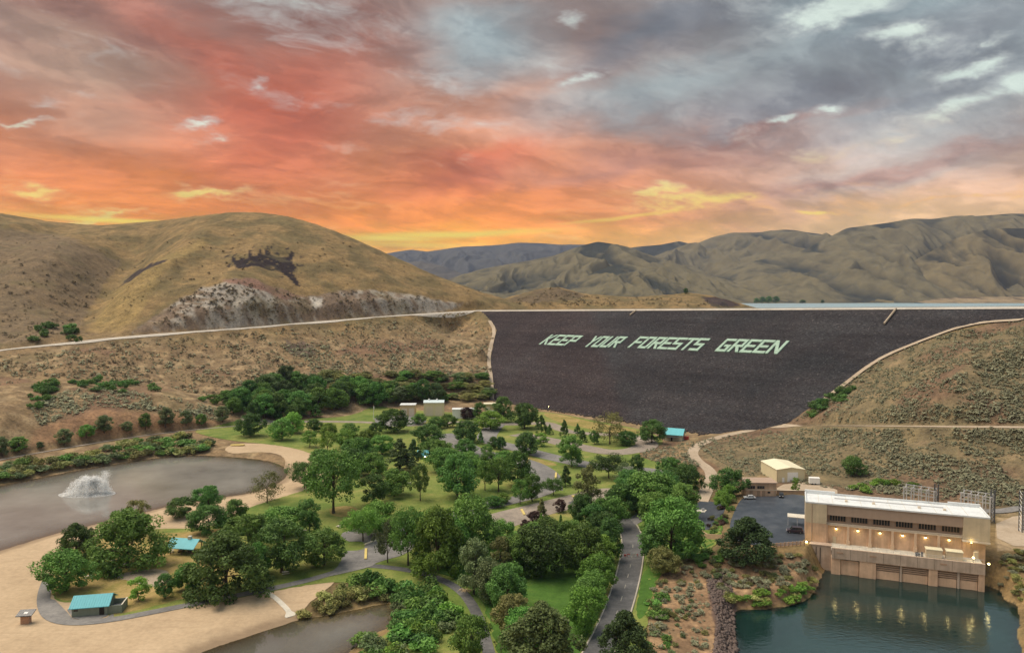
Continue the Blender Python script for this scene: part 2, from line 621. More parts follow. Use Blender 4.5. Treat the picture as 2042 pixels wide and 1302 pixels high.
M['gravel_lot'] = ground_mat('gravel_lot', [(0.30, (0.19, 0.165, 0.14)), (0.50, (0.27, 0.235, 0.20)), (0.68, (0.36, 0.31, 0.255))], 0.06, 1.2, mottled=0.3)
M['gravel'] = ground_mat('gravel', [(0.30, (0.30, 0.24, 0.17)), (0.50, (0.40, 0.33, 0.25)), (0.68, (0.47, 0.40, 0.31))], 0.06, 1.4, mottled=0.3)
M['highway'] = ground_mat('highway', [(0.30, (0.36, 0.335, 0.29)), (0.50, (0.46, 0.43, 0.38)), (0.68, (0.52, 0.49, 0.44))], 0.03, 0.5, mottled=0.3)
M['concrete'] = simple('concrete', (0.36, 0.31, 0.25), 0.85, 0.25, 0.35, streak=True)
M['kerb'] = simple('kerb', (0.42, 0.39, 0.33), 0.85, 0.2, 0.5)
# ================================================================== THE LAND
# dam in plan: toe line A-B, face slope 2:1
DA = np.array((-15.0, 605.0))
DT = np.array((0.66, -0.7513))
DT /= np.linalg.norm(DT)
DN = np.array((-DT[1], DT[0]))          # upstream


def dam_crest(a):
    return 70.2 + (a + 202) / 532 * 8.0


def dam_hit(px, py):                    # where the line of sight meets the dam face
    r = ray(px, py)
    # (P-A).n = 2 z ,  P = k r ,  z = H + k rz
    k = (2 * H + DA @ DN) / (r[0] * DN[0] + r[1] * DN[1] - 2 * r[2])
    return Vector((r[0] * k, r[1] * k, H + r[2] * k))


def dam_pt(a, s, z):
    p = DA + DT * a + DN * s
    return Vector((p[0], p[1], z))


PTS, LINES = [], []


def cp(*pts):
    i0 = len(PTS)
    PTS.extend(tuple(p) for p in pts)
    return list(range(i0, len(PTS)))


def line(*pts):
    ids = cp(*pts)
    LINES.extend(zip(ids[:-1], ids[1:]))


# skyline of the near hill and the ground behind it
SKYL = [(-420, 372, 1000), (-200, 395, 1020), (0, 421, 1050), (80, 436, 1080), (165, 449, 1120), (220, 447, 1120), (300, 439, 1080), (380, 428, 1030), (440, 420, 1005), (510, 418, 1000),
        (560, 424, 995), (620, 438, 980), (700, 469, 960), (760, 496, 945), (800, 514, 935), (850, 539, 920), (900, 559, 905), (950, 579, 890), (1000, 599, 878)]
line(*[at(x, y, d) for x, y, d in SKYL])
cp(*[at(x, y + 22, d + 170) for x, y, d in SKYL])
cp(*[(at(x, y, d + 480).x, d + 480, 62.0) for x, y, d in SKYL])
# slopes of the near hill
cp(*[at(x, y, d) for x, y, d in [
    (500, 490, 832), (400, 500, 815), (620, 500, 858), (700, 520, 868), (800, 560, 862), (440, 445, 930), (560, 450, 930), (330, 470, 930), (640, 545, 800), (520, 535, 760), (400, 545, 735), (300, 560, 715), (250, 610, 660),
    (150, 672, 610), (185, 610, 700), (215, 560, 790), (260, 510, 900), (300, 478, 990), (0, 500, 800), (0, 600, 690), (60, 660, 605), (110, 545, 770), (100, 480, 950), (20, 455, 950), (-200, 480, 820), (-200, 620, 640),
    (-420, 480, 780), (-420, 640, 560), (900, 600, 855), (740, 545, 840)]])
# top of the road cut
CUT = [(285, 652, 628), (330, 610, 655), (400, 575, 676), (470, 556, 690), (540, 573, 714), (610, 590, 738), (640, 596, 746), (690, 577, 768), (760, 579, 792), (850, 591, 820), (930, 605, 846)]
line(*[at(x, y, d) for x, y, d in CUT])
# highway
HWY_PX = [(-420, 752, 480), (-200, 724, 512), (0, 699, 546), (120, 686, 570), (250, 672, 600), (380, 662, 632), (500, 654, 663), (600, 645, 700), (700, 637, 738), (800, 629, 778), (900, 623, 822), (960, 619.5, 856)]
HWY = [at(x, y, d) for x, y, d in HWY_PX]
line(*HWY)
# embankment below the highway, gully, mound
cp(*[at(x, y, d) for x, y, d in [
    (-420, 830, 430), (-200, 790, 450), (0, 742, 498), (120, 735, 515), (250, 722, 556), (380, 712, 585), (500, 710, 608), (600, 700, 642), (700, 690, 680), (780, 690, 690), (850, 690, 702),
    (500, 760, 560), (600, 750, 590), (700, 740, 622), (780, 735, 648), (850, 745, 642), (920, 740, 650), (500, 800, 530), (600, 800, 545), (700, 788, 570), (780, 790, 580), (850, 795, 598), (930, 790, 607), (920, 690, 705), (960, 690, 690),
    (0, 780, 440), (0, 822, 402), (0, 850, 395), (100, 800, 440), (200, 774, 468), (330, 790, 478), (430, 815, 488), (100, 765, 486), (200, 760, 512), (330, 775, 520), (430, 790, 525), (100, 850, 412), (200, 830, 432), (330, 825, 458),
    (-200, 840, 400), (-420, 900, 370)]])
FPATH = [G(x, y, 2.0) for x, y in [(-420, 1010), (-200, 958), (0, 917), (100, 899), (200, 882), (300, 867), (400, 856), (480, 849)]]
line(*FPATH)
line(*[G(x, y, 0.6) for x, y in [(560, 843), (640, 838), (700, 822), (760, 812), (830, 808), (900, 806), (965, 804)]])
# dam groins
GRO_L = [(962, 620.5), (980, 640), (991, 658), (983, 690), (978, 720), (984, 755), (986, 798)]
GRO_R = [(2180, 620), (2042, 637), (1960, 642), (1900, 655), (1830, 681), (1760, 710), (1720, 735), (1680, 766), (1640, 796), (1600, 823), (1570, 843)]
GL = [dam_hit(x, y) for x, y in GRO_L]
GR = [dam_hit(x, y) for x, y in GRO_R]
line(*GL)
line(*GR)
for g in GL[1:-1]:
    cp((g.x + 16, g.y + 2, g.z - 12), (g.x - 14, g.y - 4, g.z + 0.3))
for g in GR[1:-1]:
    cp((g.x - 16, g.y + 8, g.z - 13), (g.x + 8, g.y - 6, g.z + 1.2))
for a in range(-160, 330, 40):
    if a < 180:
        cp(tuple(dam_pt(a, 100, 12)))
    cp(tuple(dam_pt(a, 175, 40)), tuple(dam_pt(a, 230, 52)))
# toe
line(*[G(x, y, 0.0) for x, y in [(990, 803), (1080, 815), (1180, 835), (1290, 852), (1390, 868)]])
# knoll and spit behind the crest
cp(*[at(x, y, d) for x, y, d in [(1018, 607, 890), (1040, 606, 900), (1008, 600, 950), (1030, 588, 985), (1050, 581, 1000), (1075, 574, 1010), (1115, 571, 1020), (1160, 584, 1020), (1200, 592, 1010), (1260, 592, 1030), (1330, 588, 1050), (1370, 583, 1070),
                                 (1420, 588, 1060), (1445, 599, 1010), (1120, 598, 930), (1250, 604, 930), (1350, 606, 900), (1420, 610, 880)]])
cp(*[(at(x, 600, d + 160).x, d + 160, 66) for x, d in [(1000, 950), (1050, 1000), (1115, 1020), (1200, 1010), (1330, 1050), (1420, 1060)]])
cp(*[(at(x, 600, d).x, d, 56) for x, d in [(1478, 870), (1478, 1000), (1490, 1250), (1600, 700), (1600, 1000), (1600, 1500), (1850, 560), (1850, 900), (1850, 1500), (2200, 640), (2200, 900), (2200, 1500), (1300, 1500), (1100, 1500), (2500, 1500), (2500, 900)]])
# right-hand hillside
cp(*[at(x, y, d) for x, y, d in [
    (2042, 700, 366), (2042, 780, 340), (1900, 760, 352), (1800, 790, 374), (1700, 805, 398), (1640, 828, 414), (1950, 700, 380), (2250, 640, 400), (2250, 760, 330), (2450, 640, 380), (2450, 800, 300),
    (2042, 950, 290), (2042, 1000, 272), (1900, 950, 300), (1800, 950, 310), (1700, 950, 320), (1600, 905, 366), (1500, 900, 386), (1450, 930, 352), (1640, 930, 335), (1500, 940, 335), (2250, 980, 250), (2450, 980, 240)]])
UPROAD = [at(x, y, d) for x, y, d in [(2450, 862, 280), (2250, 856, 295), (2042, 852, 313), (1900, 851, 328), (1800, 850, 346), (1700, 849, 374), (1640, 849, 400), (1590, 850, 426)]] + [G(x, y, z) for x, y, z in [
    (1530, 855, 6.2), (1470, 862, 3.8), (1402, 881, 2.4), (1378, 900, 2.0), (1388, 918, 1.6), (1414, 935, 1.4), (1421, 952, 1.2), (1410, 975, 1.1), (1398, 1000, 1.1)]]
line(*UPROAD)
# powerhouse yard and car park on a bench above the river
YARD = 5.0
LOT = [(1452, 1052), (1470, 1005), (1484, 990), (1550, 989), (1590, 984), (1632, 998), (1622, 1030), (1607, 1083), (1550, 1090), (1462, 1083)]
line(*[G(x, y, YARD) for x, y in LOT + LOT[:1]])
cp(*[G(x, y, YARD) for x, y in [(1520, 1030), (1570, 1020), (1640, 985), (1700, 990), (1860, 1000), (1990, 1020), (2042, 1035), (1990, 1095), (2042, 1095), (2250, 1040), (2450, 1060), (2200, 1110)]])
cp(*[(x, y, 4.4) for x, y in [(95, 237), (120, 230), (143, 221), (110, 245), (140, 235)]])
cp(*[G(x, y, z) for x, y, z in [(1440, 1105, 3.4), (1520, 1112, 3.6), (1590, 1108, 4.0), (1420, 1045, 2.4), (1400, 1100, 1.4), (1300, 1150, 0.2), (1300, 1230, 0.2), (1320, 1302, 0.2), (1360, 1180, 0.3), (1400, 1260, -0.6), (1450, 1150, 0.6), (1540, 1150, 1.0), (1600, 1140, 2.0),
                                (1440, 1302, -1.8), (2070, 1150, 1.2), (2110, 1200, 0.5), (2090, 1302, 0.5), (2300, 1200, 2)]])
# park level
cp(*[G(x, y, 0.0) for x, y in [(-420, 1350), (-200, 1350), (0, 1340), (300, 1340), (600, 1340), (900, 1340), (1200, 1345), (0, 1200), (200, 1200), (400, 1200), (600, 1100), (800, 1200), (1000, 1200), (1200, 1200), (1000, 1100), (1200, 1100), (1300, 1000), (1150, 1000), (1000, 1000),
                               (800, 1000), (600, 1000), (700, 900), (900, 900), (1100, 900), (1250, 900), (1330, 900), (1300, 950), (550, 880), (700, 850), (900, 840), (1000, 830), (1100, 840), (1230, 860), (1340, 885), (0, 1000), (300, 950), (-300, 1100)]])
cp(*[(x, 112, 0.0) for x in (-160, -80, 0, 60)])
cp((90, 112, -2), (140, 112, -2), (220, 112, 3))

# ---- triangulate and sample on a grid that keeps its fineness with distance
V2 = [Vector((p[0], p[1])) for p in PTS]
out = delaunay_2d_cdt(V2, LINES, [], 0, 1e-4)
TV = [(v.x, v.y) for v in out[0]]
TZ = []
for k, orig in enumerate(out[3]):
    if len(orig):
        TZ.append(float(np.mean([PTS[i][2] for i in orig])))
    else:
        d, zz = 1e9, 0.0
        for a, b in LINES:
            q, z_ = seg_dist(np.array(TV[k][0]), np.array(TV[k][1]), [PTS[a], PTS[b]])
            if q < d:
                d, zz = float(q), float(z_)
        TZ.append(zz)
NU, NV = 760, 680
U0, U1, Y0, Y1 = -0.94, 0.94, 116.0, 1450.0
us = np.linspace(U0, U1, NU)
vs = np.linspace(math.log(Y0), math.log(Y1), NV)
GU, GV = np.meshgrid(us, vs)
GY = np.exp(GV)
GX = GU * GY
GZ = np.full(GX.shape, np.nan)
for tri in out[2]:
    a, b, c = [TV[i] for i in tri]
    za, zb, zc = [TZ[i] for i in tri]
    ys = (a[1], b[1], c[1])
    if max(ys) < Y0 or min(ys) > Y1:
        continue
    uu = [p[0] / max(p[1], 1) for p in (a, b, c)]
    i0 = max(0, int((min(uu) - U0) / (U1 - U0) * (NU - 1)))
    i1 = min(NU, int((max(uu) - U0) / (U1 - U0) * (NU - 1)) + 2)
    j0 = max(0, int((math.log(max(min(ys), Y0)) - vs[0]) / (vs[-1] - vs[0]) * (NV - 1)))
    j1 = min(NV, int((math.log(min(max(ys), Y1)) - vs[0]) / (vs[-1] - vs[0]) * (NV - 1)) + 2)
    if i0 >= i1 or j0 >= j1:
        continue
    X, Y = GX[j0:j1, i0:i1], GY[j0:j1, i0:i1]
    det = (b[1] - c[1]) * (a[0] - c[0]) + (c[0] - b[0]) * (a[1] - c[1])
    if abs(det) < 1e-9:
        continue
    l1 = ((b[1] - c[1]) * (X - c[0]) + (c[0] - b[0]) * (Y - c[1])) / det
    l2 = ((c[1] - a[1]) * (X - c[0]) + (a[0] - c[0]) * (Y - c[1])) / det
    l3 = 1 - l1 - l2
    m = (l1 >= -1e-6) & (l2 >= -1e-6) & (l3 >= -1e-6)
    sub = GZ[j0:j1, i0:i1]
    sub[m] = (l1 * za + l2 * zb + l3 * zc)[m]
bad = np.isnan(GZ)
if bad.any():                              # corners outside every triangle: carry the nearest height along the row
    for j in range(NV):
        r = GZ[j]
        ok = np.where(~np.isnan(r))[0]
        if len(ok):
            GZ[j] = np.interp(np.arange(NU), ok, r[ok])
        elif j:
            GZ[j] = GZ[j - 1]


def blur(Z, r, n=2):
    for _ in range(n):
        for ax in (0, 1):
            pad = [(r + 1, r), (0, 0)] if ax == 0 else [(0, 0), (r + 1, r)]
            c = np.cumsum(np.pad(Z, pad, mode='edge'), axis=ax)
            w_ = 2 * r + 1
            Z = (c[w_:] - c[:-w_]) / w_ if ax == 0 else (c[:, w_:] - c[:, :-w_]) / w_
    return Z


GZr = GZ.copy()
Zs = blur(GZ, 7, 2)
Zf = blur(GZ, 2, 2)
hillmask = sstep(GZ, 6, 40) * sstep(GY, 380, 460)
dam_near = np.minimum(seg_dist(GX, GY, GL)[0], seg_dist(GX, GY, GR)[0])
GZ = Zf * (1 - hillmask) + Zs * hillmask
GZ = np.where(dam_near < 30, GZ * sstep(dam_near, 4, 30) + GZr * (1 - sstep(dam_near, 4, 30)), GZ)
# relief: gullies on the hills, lumps on the slopes, almost none in the park
slope_m = sstep(blur(GZr, 3, 1), 2.0, 14.0)
wx, wy = GX + 14 * fbm(GX / 90, GY / 90, 3), GY + 14 * fbm(GX / 90 + 40, GY / 90, 3)
gul = ridged(wx / 95, wy / 210, 3) - 0.9
sky_d = seg_dist(GX, GY, [at(x, y, d) for x, y, d in SKYL])[0]
keep = sstep(sky_d, 10, 90)
GZ += slope_m * keep * sstep(dam_near, 6, 40) * (hillmask * 4.0 * gul + 1.1 * fbm(GX / 22, GY / 22, 4) + 0.45 * fbm(GX / 6, GY / 6, 3))
GZ += (1 - slope_m) * 0.10 * fbm(GX / 25, GY / 25, 2)
GZ += slope_m * (1 - keep) * 1.0 * fbm(GX / 15, GY / 15, 3)
# the side valley on the left and the spur that bounds it
VAL = [at(*q) for q in [(150, 672, 612), (170, 640, 655), (187, 610, 705), (207, 575, 765), (250, 522, 870), (285, 490, 960)]]
SPUR = [at(*q) for q in [(175, 672, 612), (215, 610, 655), (258, 565, 700), (320, 520, 760), (390, 482, 850), (430, 455, 930)]]
SPUR2 = [at(*q) for q in [(0, 620, 655), (60, 560, 740), (120, 520, 830), (150, 485, 940)]]
fade = sstep(sky_d, 25, 120)
GZ -= 15 * fade * np.exp(-(seg_dist(GX, GY, VAL)[0] / 30.0) ** 2) * sstep(GY, 600, 680)
GZ += 9 * fade * np.exp(-(seg_dist(GX, GY, SPUR)[0] / 26.0) ** 2) * sstep(GY, 625, 690)
GZ += 9 * fade * np.exp(-(seg_dist(GX, GY, SPUR2)[0] / 28.0) ** 2) * sstep(GY, 625, 700)
knoll = sstep(GY, 880, 930) * sstep(GX / GY, -0.02, 0.0)
GZ = GZ * (1 - knoll) + (GZr * 0.5 + Zf * 0.5 + 0.8 * fbm(GX / 14, GY / 14, 3)) * knoll
# benches cut for the roads
for pl, w_ in ((HWY, 7.0), (UPROAD, 4.5), (FPATH, 3.0)):
    d, zz = seg_dist(GX, GY, [tuple(p) for p in chaikin(pl, 2)])
    k = 1 - sstep(d, w_, w_ * 2.2)
    GZ = GZ * (1 - k) + zz * k
lot_poly = [tuple(G(x, y, YARD)) for x, y in LOT]
dl = seg_dist(GX, GY, lot_poly, True)[0]
k = np.where(in_poly(GX, GY, lot_poly), 1.0, 1 - sstep(dl, 1, 5))
GZ = GZ * (1 - k) + (YARD) * k

# the abutments stand proud of the dam face, the ground under the fill stays below it
dam_z = ((GX - DA[0]) * DN[0] + (GY - DA[1]) * DN[1]) / 2
da_ = (GX - DA[0]) * DT[0] + (GY - DA[1]) * DT[1]
gr_w = [(p.x, p.y) for p in GR]
side_r = in_poly(GX, GY, gr_w + [(100, 440), (100, 120), (700, 120), (700, 420)])
dgr = seg_dist(GX, GY, gr_w)[0]
GZ = np.where(side_r & (dam_z > 1), np.maximum(GZ, dam_z + np.minimum(1.6, 0.15 * dgr)), GZ)
gl_w = [(p.x, p.y) for p in GL]
side_l = in_poly(GX, GY, gl_w + [(-20, 560), (-400, 560), (-400, 870)])
dgl = seg_dist(GX, GY, gl_w)[0]
GZ = np.where(side_l & (dam_z > 1) & (dam_z < 72), np.maximum(GZ, dam_z + np.minimum(1.6, 0.12 * dgl)), GZ)
fill = in_poly(GX, GY, gl_w + [(-15, 605), (114, 458)] + gr_w[::-1])
GZ = np.where(fill, np.minimum(GZ, dam_z - np.minimum(4.0, 0.25 * np.minimum(dgr, dgl))), GZ)

# ---- water bodies: outlines at water level, beds carved below them
POND_Z, COVE_Z, RIVER_Z = -1.0, -1.2, -3.0
POND = [(-420, 1065), (-200, 1012), (0, 968), (100, 948), (200, 930), (300, 914), (380, 907), (450, 910), (520, 916), (560, 926), (577, 940), (573, 954), (545, 970), (500, 984), (440, 993), (390, 1000), (330, 1011), (280, 1025), (200, 1044), (120, 1062), (60, 1080), (0, 1100), (-200, 1165), (-420, 1240)]
COVE = [(330, 1345), (385, 1305), (430, 1288), (490, 1268), (560, 1246), (592, 1234), (660, 1226), (720, 1213), (761, 1203), (792, 1206), (790, 1225), (777, 1250), (750, 1262), (712, 1284), (690, 1306), (670, 1345)]
RIVER = [(1474, 1400), (1470, 1302), (1466, 1262), (1460, 1232), (1470, 1214), (1500, 1216), (1560, 1212), (1608, 1198), (1632, 1170), (1640, 1140), (1655, 1128), (1990, 1165), (2000, 1197), (2028, 1203), (2034, 1240), (2027, 1268), (2040, 1305), (2060, 1400)]


def pool(px, z):
    return chaikin([tuple(G(x, y, z))[:2] for x, y in px], 2, True)


def noisy_edge(poly, amp, step=1.2, freq=0.25):
    out_ = []
    pts = resample(poly, step, True)
    for p in pts:
        out_.append((p[0] + amp * float(fbm(p[0] * freq, p[1] * freq, 3)), p[1] + amp * float(fbm(p[0] * freq + 50, p[1] * freq + 9, 3))))
    return out_


POOLS = {'pond': (noisy_edge(pool(POND, POND_Z), 0.9, 2.5), POND_Z, 3.5, 0.16, 9.0),
         'cove': (noisy_edge(pool(COVE, COVE_Z), 0.6, 1.6), COVE_Z, 3.0, 0.22, 6.0),
         'river': (noisy_edge(pool(RIVER, RIVER_Z), 0.6, 1.6), RIVER_Z, 5.0, 0.5, 5.0)}
for nm, (pl, wz, dep, sl, apron) in POOLS.items():
    xs_, ys_ = [p[0] for p in pl], [p[1] for p in pl]
    m = (GX > min(xs_) - 25) & (GX < max(xs_) + 25) & (GY > min(ys_) - 25) & (GY < max(ys_) + 25)
    d = seg_dist(GX[m], GY[m], pl, True)[0]
    ins = in_poly(GX[m], GY[m], pl)
    z0 = GZ[m]
    bed = wz - np.minimum(dep, 0.02 + sl * d)
    k = sstep(d, 0, apron)
    GZ[m] = np.where(ins, np.minimum(bed, z0), np.maximum(wz + 0.05, wz + (z0 - wz) * k))


def terr(x, y):
    """height of the land at world x, y (arrays or numbers)"""
    x = np.asarray(x, float)
    y = np.maximum(np.asarray(y, float), Y0)
    fi = np.clip((x / y - U0) / (U1 - U0) * (NU - 1), 0, NU - 1.001)
    fj = np.clip((np.log(y) - vs[0]) / (vs[-1] - vs[0]) * (NV - 1), 0, NV - 1.001)
    i, j = fi.astype(int), fj.astype(int)
    a, b = fi - i, fj - j
    return GZ[j, i] * (1 - a) * (1 - b) + GZ[j, i + 1] * a * (1 - b) + GZ[j + 1, i] * (1 - a) * b + GZ[j + 1, i + 1] * a * b


def hit(px, py, y0=130.0, y1=1400.0):
    """first point of the land on the line of sight"""
    r = ray(px, py)
    Y = np.exp(np.linspace(math.log(y0), math.log(y1), 3000))
    k = Y / r[1]
    X, Z = r[0] * k, H + r[2] * k
    below = Z <= terr(X, Y)
    i = int(np.argmax(below)) if below.any() else len(Y) - 1
    return Vector((X[i], Y[i], float(terr(X[i], Y[i]))))


# ---- colour of the soil, by place
PX, PY = to_px(GX, GY, GZ)
n1 = fbm(GX / 40, GY / 40, 4)
n2 = fbm(GX / 9 + 7, GY / 9, 3)


def C3(c):
    return np.array(c)[None, None, :]


def region(poly, soft=12.0, rag=14.0):
    qx = PX + rag * fbm(GX / 16, GY / 16, 4)
    qy = PY + rag * fbm(GX / 16 + 33, GY / 16, 4)
    return np.where(in_poly(qx, qy, poly), sstep(seg_dist(qx, qy, poly, True)[0], 0, soft), 0.0)


def lay(col, c, m):
    return col * (1 - m[..., None]) + C3(c) * m[..., None]


gold, olive, soil, tan, red = (0.235, 0.166, 0.082), (0.14, 0.112, 0.058), (0.225, 0.160, 0.10), (0.32, 0.24, 0.145), (0.18, 0.112, 0.075)
colr = np.ones(GX.shape + (3,)) * C3(gold)
colr = lay(colr, olive, sstep(n1, -0.25, 0.30) * 0.9)
low = sstep(GZ, 66, 40) * sstep(GY, 300, 380)
colr = lay(colr, soil, low * 0.7)
colr = lay(colr, tan, low * sstep(n2 + 0.5 * n1, 0.0, 0.4) * 0.8)
colr = lay(colr, red, sstep(fbm(GX / 55 + 3, GY / 55, 3), 0.16, 0.42) * low * 0.8)
# left flank darkened, spur brightened: slope shading put into the soil colour
colr = lay(colr, (0.165, 0.125, 0.085), region([(-420, 470), (0, 450), (140, 466), (250, 520), (212, 572), (155, 668), (-420, 760)], 12, 6) * 0.75)
colr = lay(colr, (0.29, 0.215, 0.09), region([(165, 668), (222, 575), (300, 515), (400, 470), (430, 490), (330, 540), (280, 640), (240, 668)], 14, 6) * 0.6)
# the road cut: pale weathered rock with brown bands
cutpoly = [(250, 668), (300, 632), (340, 604), (405, 570), (470, 553), (545, 572), (612, 590), (690, 575), (770, 578), (860, 592), (935, 606), (900, 622), (700, 637), (500, 655), (380, 662)]
cm = region(cutpoly, 6, 6)
colr = lay(colr, (0.20, 0.15, 0.11), cm)
white = cm * sstep(fbm(GX / 14, GY / 5, 4) + 0.35 * np.sin(PX / 60.0) + 0.02, -0.12, 0.30)
colr = lay(colr, (0.37, 0.345, 0.305), white * 0.85)
colr = lay(colr, (0.22, 0.135, 0.105), region([(435, 556), (500, 552), (560, 575), (612, 590), (570, 600), (500, 575), (450, 566)], 5, 4))
colr = lay(colr, (0.46, 0.43, 0.385), region([(614, 592), (647, 592), (640, 612), (626, 616)], 3, 3))
# basalt outcrops
rock = region([(456, 505), (472, 519), (486, 513), (495, 518), (497, 495), (505, 511), (512, 512), (521, 493), (525, 512), (533, 487), (540, 508), (548, 511), (557, 516), (564, 513), (572, 512), (584, 501), (588, 509), (576, 525), (584, 544), (590, 552), (600, 572), (588, 568), (564, 545), (548, 537), (509, 532), (474, 536), (466, 528)], 0.8, 2.5)
rock = np.maximum(rock, region([(470, 522), (500, 514), (545, 510), (580, 512), (592, 545), (560, 540), (500, 534)], 2, 9))
rock *= sstep(fbm(GX / 4.5, GY / 20, 3), -0.52, -0.36)
rock = np.maximum(rock, region([(440, 500), (500, 485), (560, 480), (605, 500), (612, 580), (580, 570), (540, 545), (450, 540)], 8, 4) * sstep(fbm(GX / 7 + 4, GY / 16, 4), 0.30, 0.42))
colr = lay(colr, (0.026, 0.020, 0.023), rock)
colr = lay(colr, (0.05, 0.04, 0.04), region([(236, 572), (262, 548), (300, 525), (336, 514), (330, 522), (290, 540), (262, 560)], 1.2, 4))
colr = lay(colr, (0.11, 0.085, 0.075), region([(540, 672), (600, 678), (640, 700), (600, 716), (570, 700)], 6, 22) * 0.8)
colr = lay(colr, (0.06, 0.045, 0.045), region([(1395, 592), (1440, 592), (1478, 606), (1475, 612), (1420, 612)], 2, 4))
colr = lay(colr, (0.11, 0.085, 0.06), region([(1005, 600), (1050, 580), (1110, 570), (1170, 588), (1150, 600), (1060, 606)], 4, 5) * 0.8)
# mound of bare earth by the far path
colr = lay(colr, (0.28, 0.17, 0.10), region([(60, 850), (200, 815), (350, 818), (460, 845), (380, 856), (200, 880), (60, 895)], 8, 8) * 0.8)
# right-hand hillside
rh = region([(1390, 870), (1480, 862), (1570, 840), (1680, 762), (1830, 676), (2042, 630), (2450, 600), (2450, 1060), (1990, 1030), (1640, 985), (1480, 985), (1440, 940), (1385, 900)], 4, 3)
colr = lay(colr, (0.165, 0.138, 0.084), rh * 0.9)
colr = lay(colr, (0.22, 0.165, 0.10), rh * sstep(n2 + 0.4 * n1, 0.12, 0.45) * 0.75)
colr = lay(colr, (0.16, 0.10, 0.07), rh * sstep(fbm(GX / 45 + 9, GY / 45, 3), 0.12, 0.4) * 0.7)
# river bank
bk = region([(1300, 1140), (1440, 1108), (1600, 1105), (1645, 1150), (1600, 1200), (1470, 1215), (1470, 1340), (1290, 1340)], 4, 4)
colr = lay(colr, (0.25, 0.165, 0.10), bk)
colr = lay(colr, (0.38, 0.255, 0.15), bk * sstep(n2, 0.0, 0.35) * 0.8)
colr = lay(colr, (0.12, 0.085, 0.075), region([(1405, 1160), (1440, 1150), (1470, 1180), (1475, 1340), (1420, 1340), (1425, 1240)], 4, 8) * 0.9)
colr = lay(colr, (0.38, 0.29, 0.18), region([(1985, 1030), (2250, 1040), (2250, 1100), (1985, 1100)], 3, 3))
# beds of the ponds are sand and silt
for nm, c in (('pond', (0.30, 0.22, 0.14)), ('cove', (0.38, 0.31, 0.19)), ('river', (0.06, 0.06, 0.05))):
    pl = POOLS[nm][0]
    xs_, ys_ = [p[0] for p in pl], [p[1] for p in pl]
    m = in_poly(GX, GY, pl)
    colr[m] = c
colr *= (1 + 0.16 * n2)[..., None]
colr = np.clip(colr, 0.02, 0.75)


def make_ground():
    V = np.stack([GX, GY, GZ], -1).reshape(-1, 3)
    ii = np.arange(NU * NV).reshape(NV, NU)
    Q = np.stack([ii[:-1, :-1], ii[:-1, 1:], ii[1:, 1:], ii[1:, :-1]], -1).reshape(-1, 4)
    me = np_mesh('ground', V, quads=Q, smooth=True)
    ca = me.attributes.new('soil', 'FLOAT_COLOR', 'POINT')
    ca.data.foreach_set('color', np.concatenate([colr.reshape(-1, 3), np.ones((NU * NV, 1))], 1).astype(np.float32).ravel())
    m, w = new_mat('hill_soil')
    a_ = w.n('ShaderNodeAttribute', attribute_name='soil')
    g = w.n('ShaderNodeNewGeometry')
    co = g.outputs['Position']
    nA = w.noise(co, 0.11, 6, 0.65)
    nB = w.noise(co, 0.7, 5, 0.65)
    nC = w.noise(co, 0.03, 4, 0.6)
    c = w.mix(1.0, a_.outputs['Color'], w.ramp(nA, [(0.28, (0.62, 0.62, 0.64)), (0.5, (1, 1, 1)), (0.72, (1.30, 1.27, 1.2))]), 'MULTIPLY')
    c = w.mix(0.7, c, w.ramp(nB, [(0.30, (0.55, 0.55, 0.55)), (0.5, (1, 1, 1)), (0.70, (1.4, 1.38, 1.3))]), 'MULTIPLY')
    c = w.mix(w.mapr(nC, 0.52, 0.68, 0, 0.35, True), c, (0.17, 0.15, 0.075))
    nD = w.noise(co, 0.33, 5, 0.75)
    c = w.mix(w.mapr(nD, 0.54, 0.64, 0, 0.55, True), c, w.mix(1.0, c, (0.42, 0.44, 0.42), 'MULTIPLY'))
    c = w.mix(w.mapr(nD, 0.46, 0.36, 0, 0.30, True), c, w.mix(1.0, c, (1.5, 1.45, 1.35), 'MULTIPLY'))
    finish(w, pbsdf(w, c, 0.95, 0.12, bump=w.math('ADD', w.math('MULTIPLY', nA, 2.0), nB), bump_s=0.7, bump_d=0.6))
    return tag(link('ground', me, m), kind='structure')


make_ground()

# land under and beyond everything, out to the horizon
M['far_ground'] = ground_mat('far_ground', [(0.3, (0.19, 0.15, 0.08)), (0.5, (0.26, 0.20, 0.11)), (0.7, (0.31, 0.24, 0.13))], 0.002, 0.02)
ob = MB().add([(-14000, 1440, 40), (14000, 1440, 40), (14000, 12200, 40), (-14000, 12200, 40)], [(0, 1, 2, 3)]).build('terrain', M['far_ground'])
tag(ob, kind='structure')


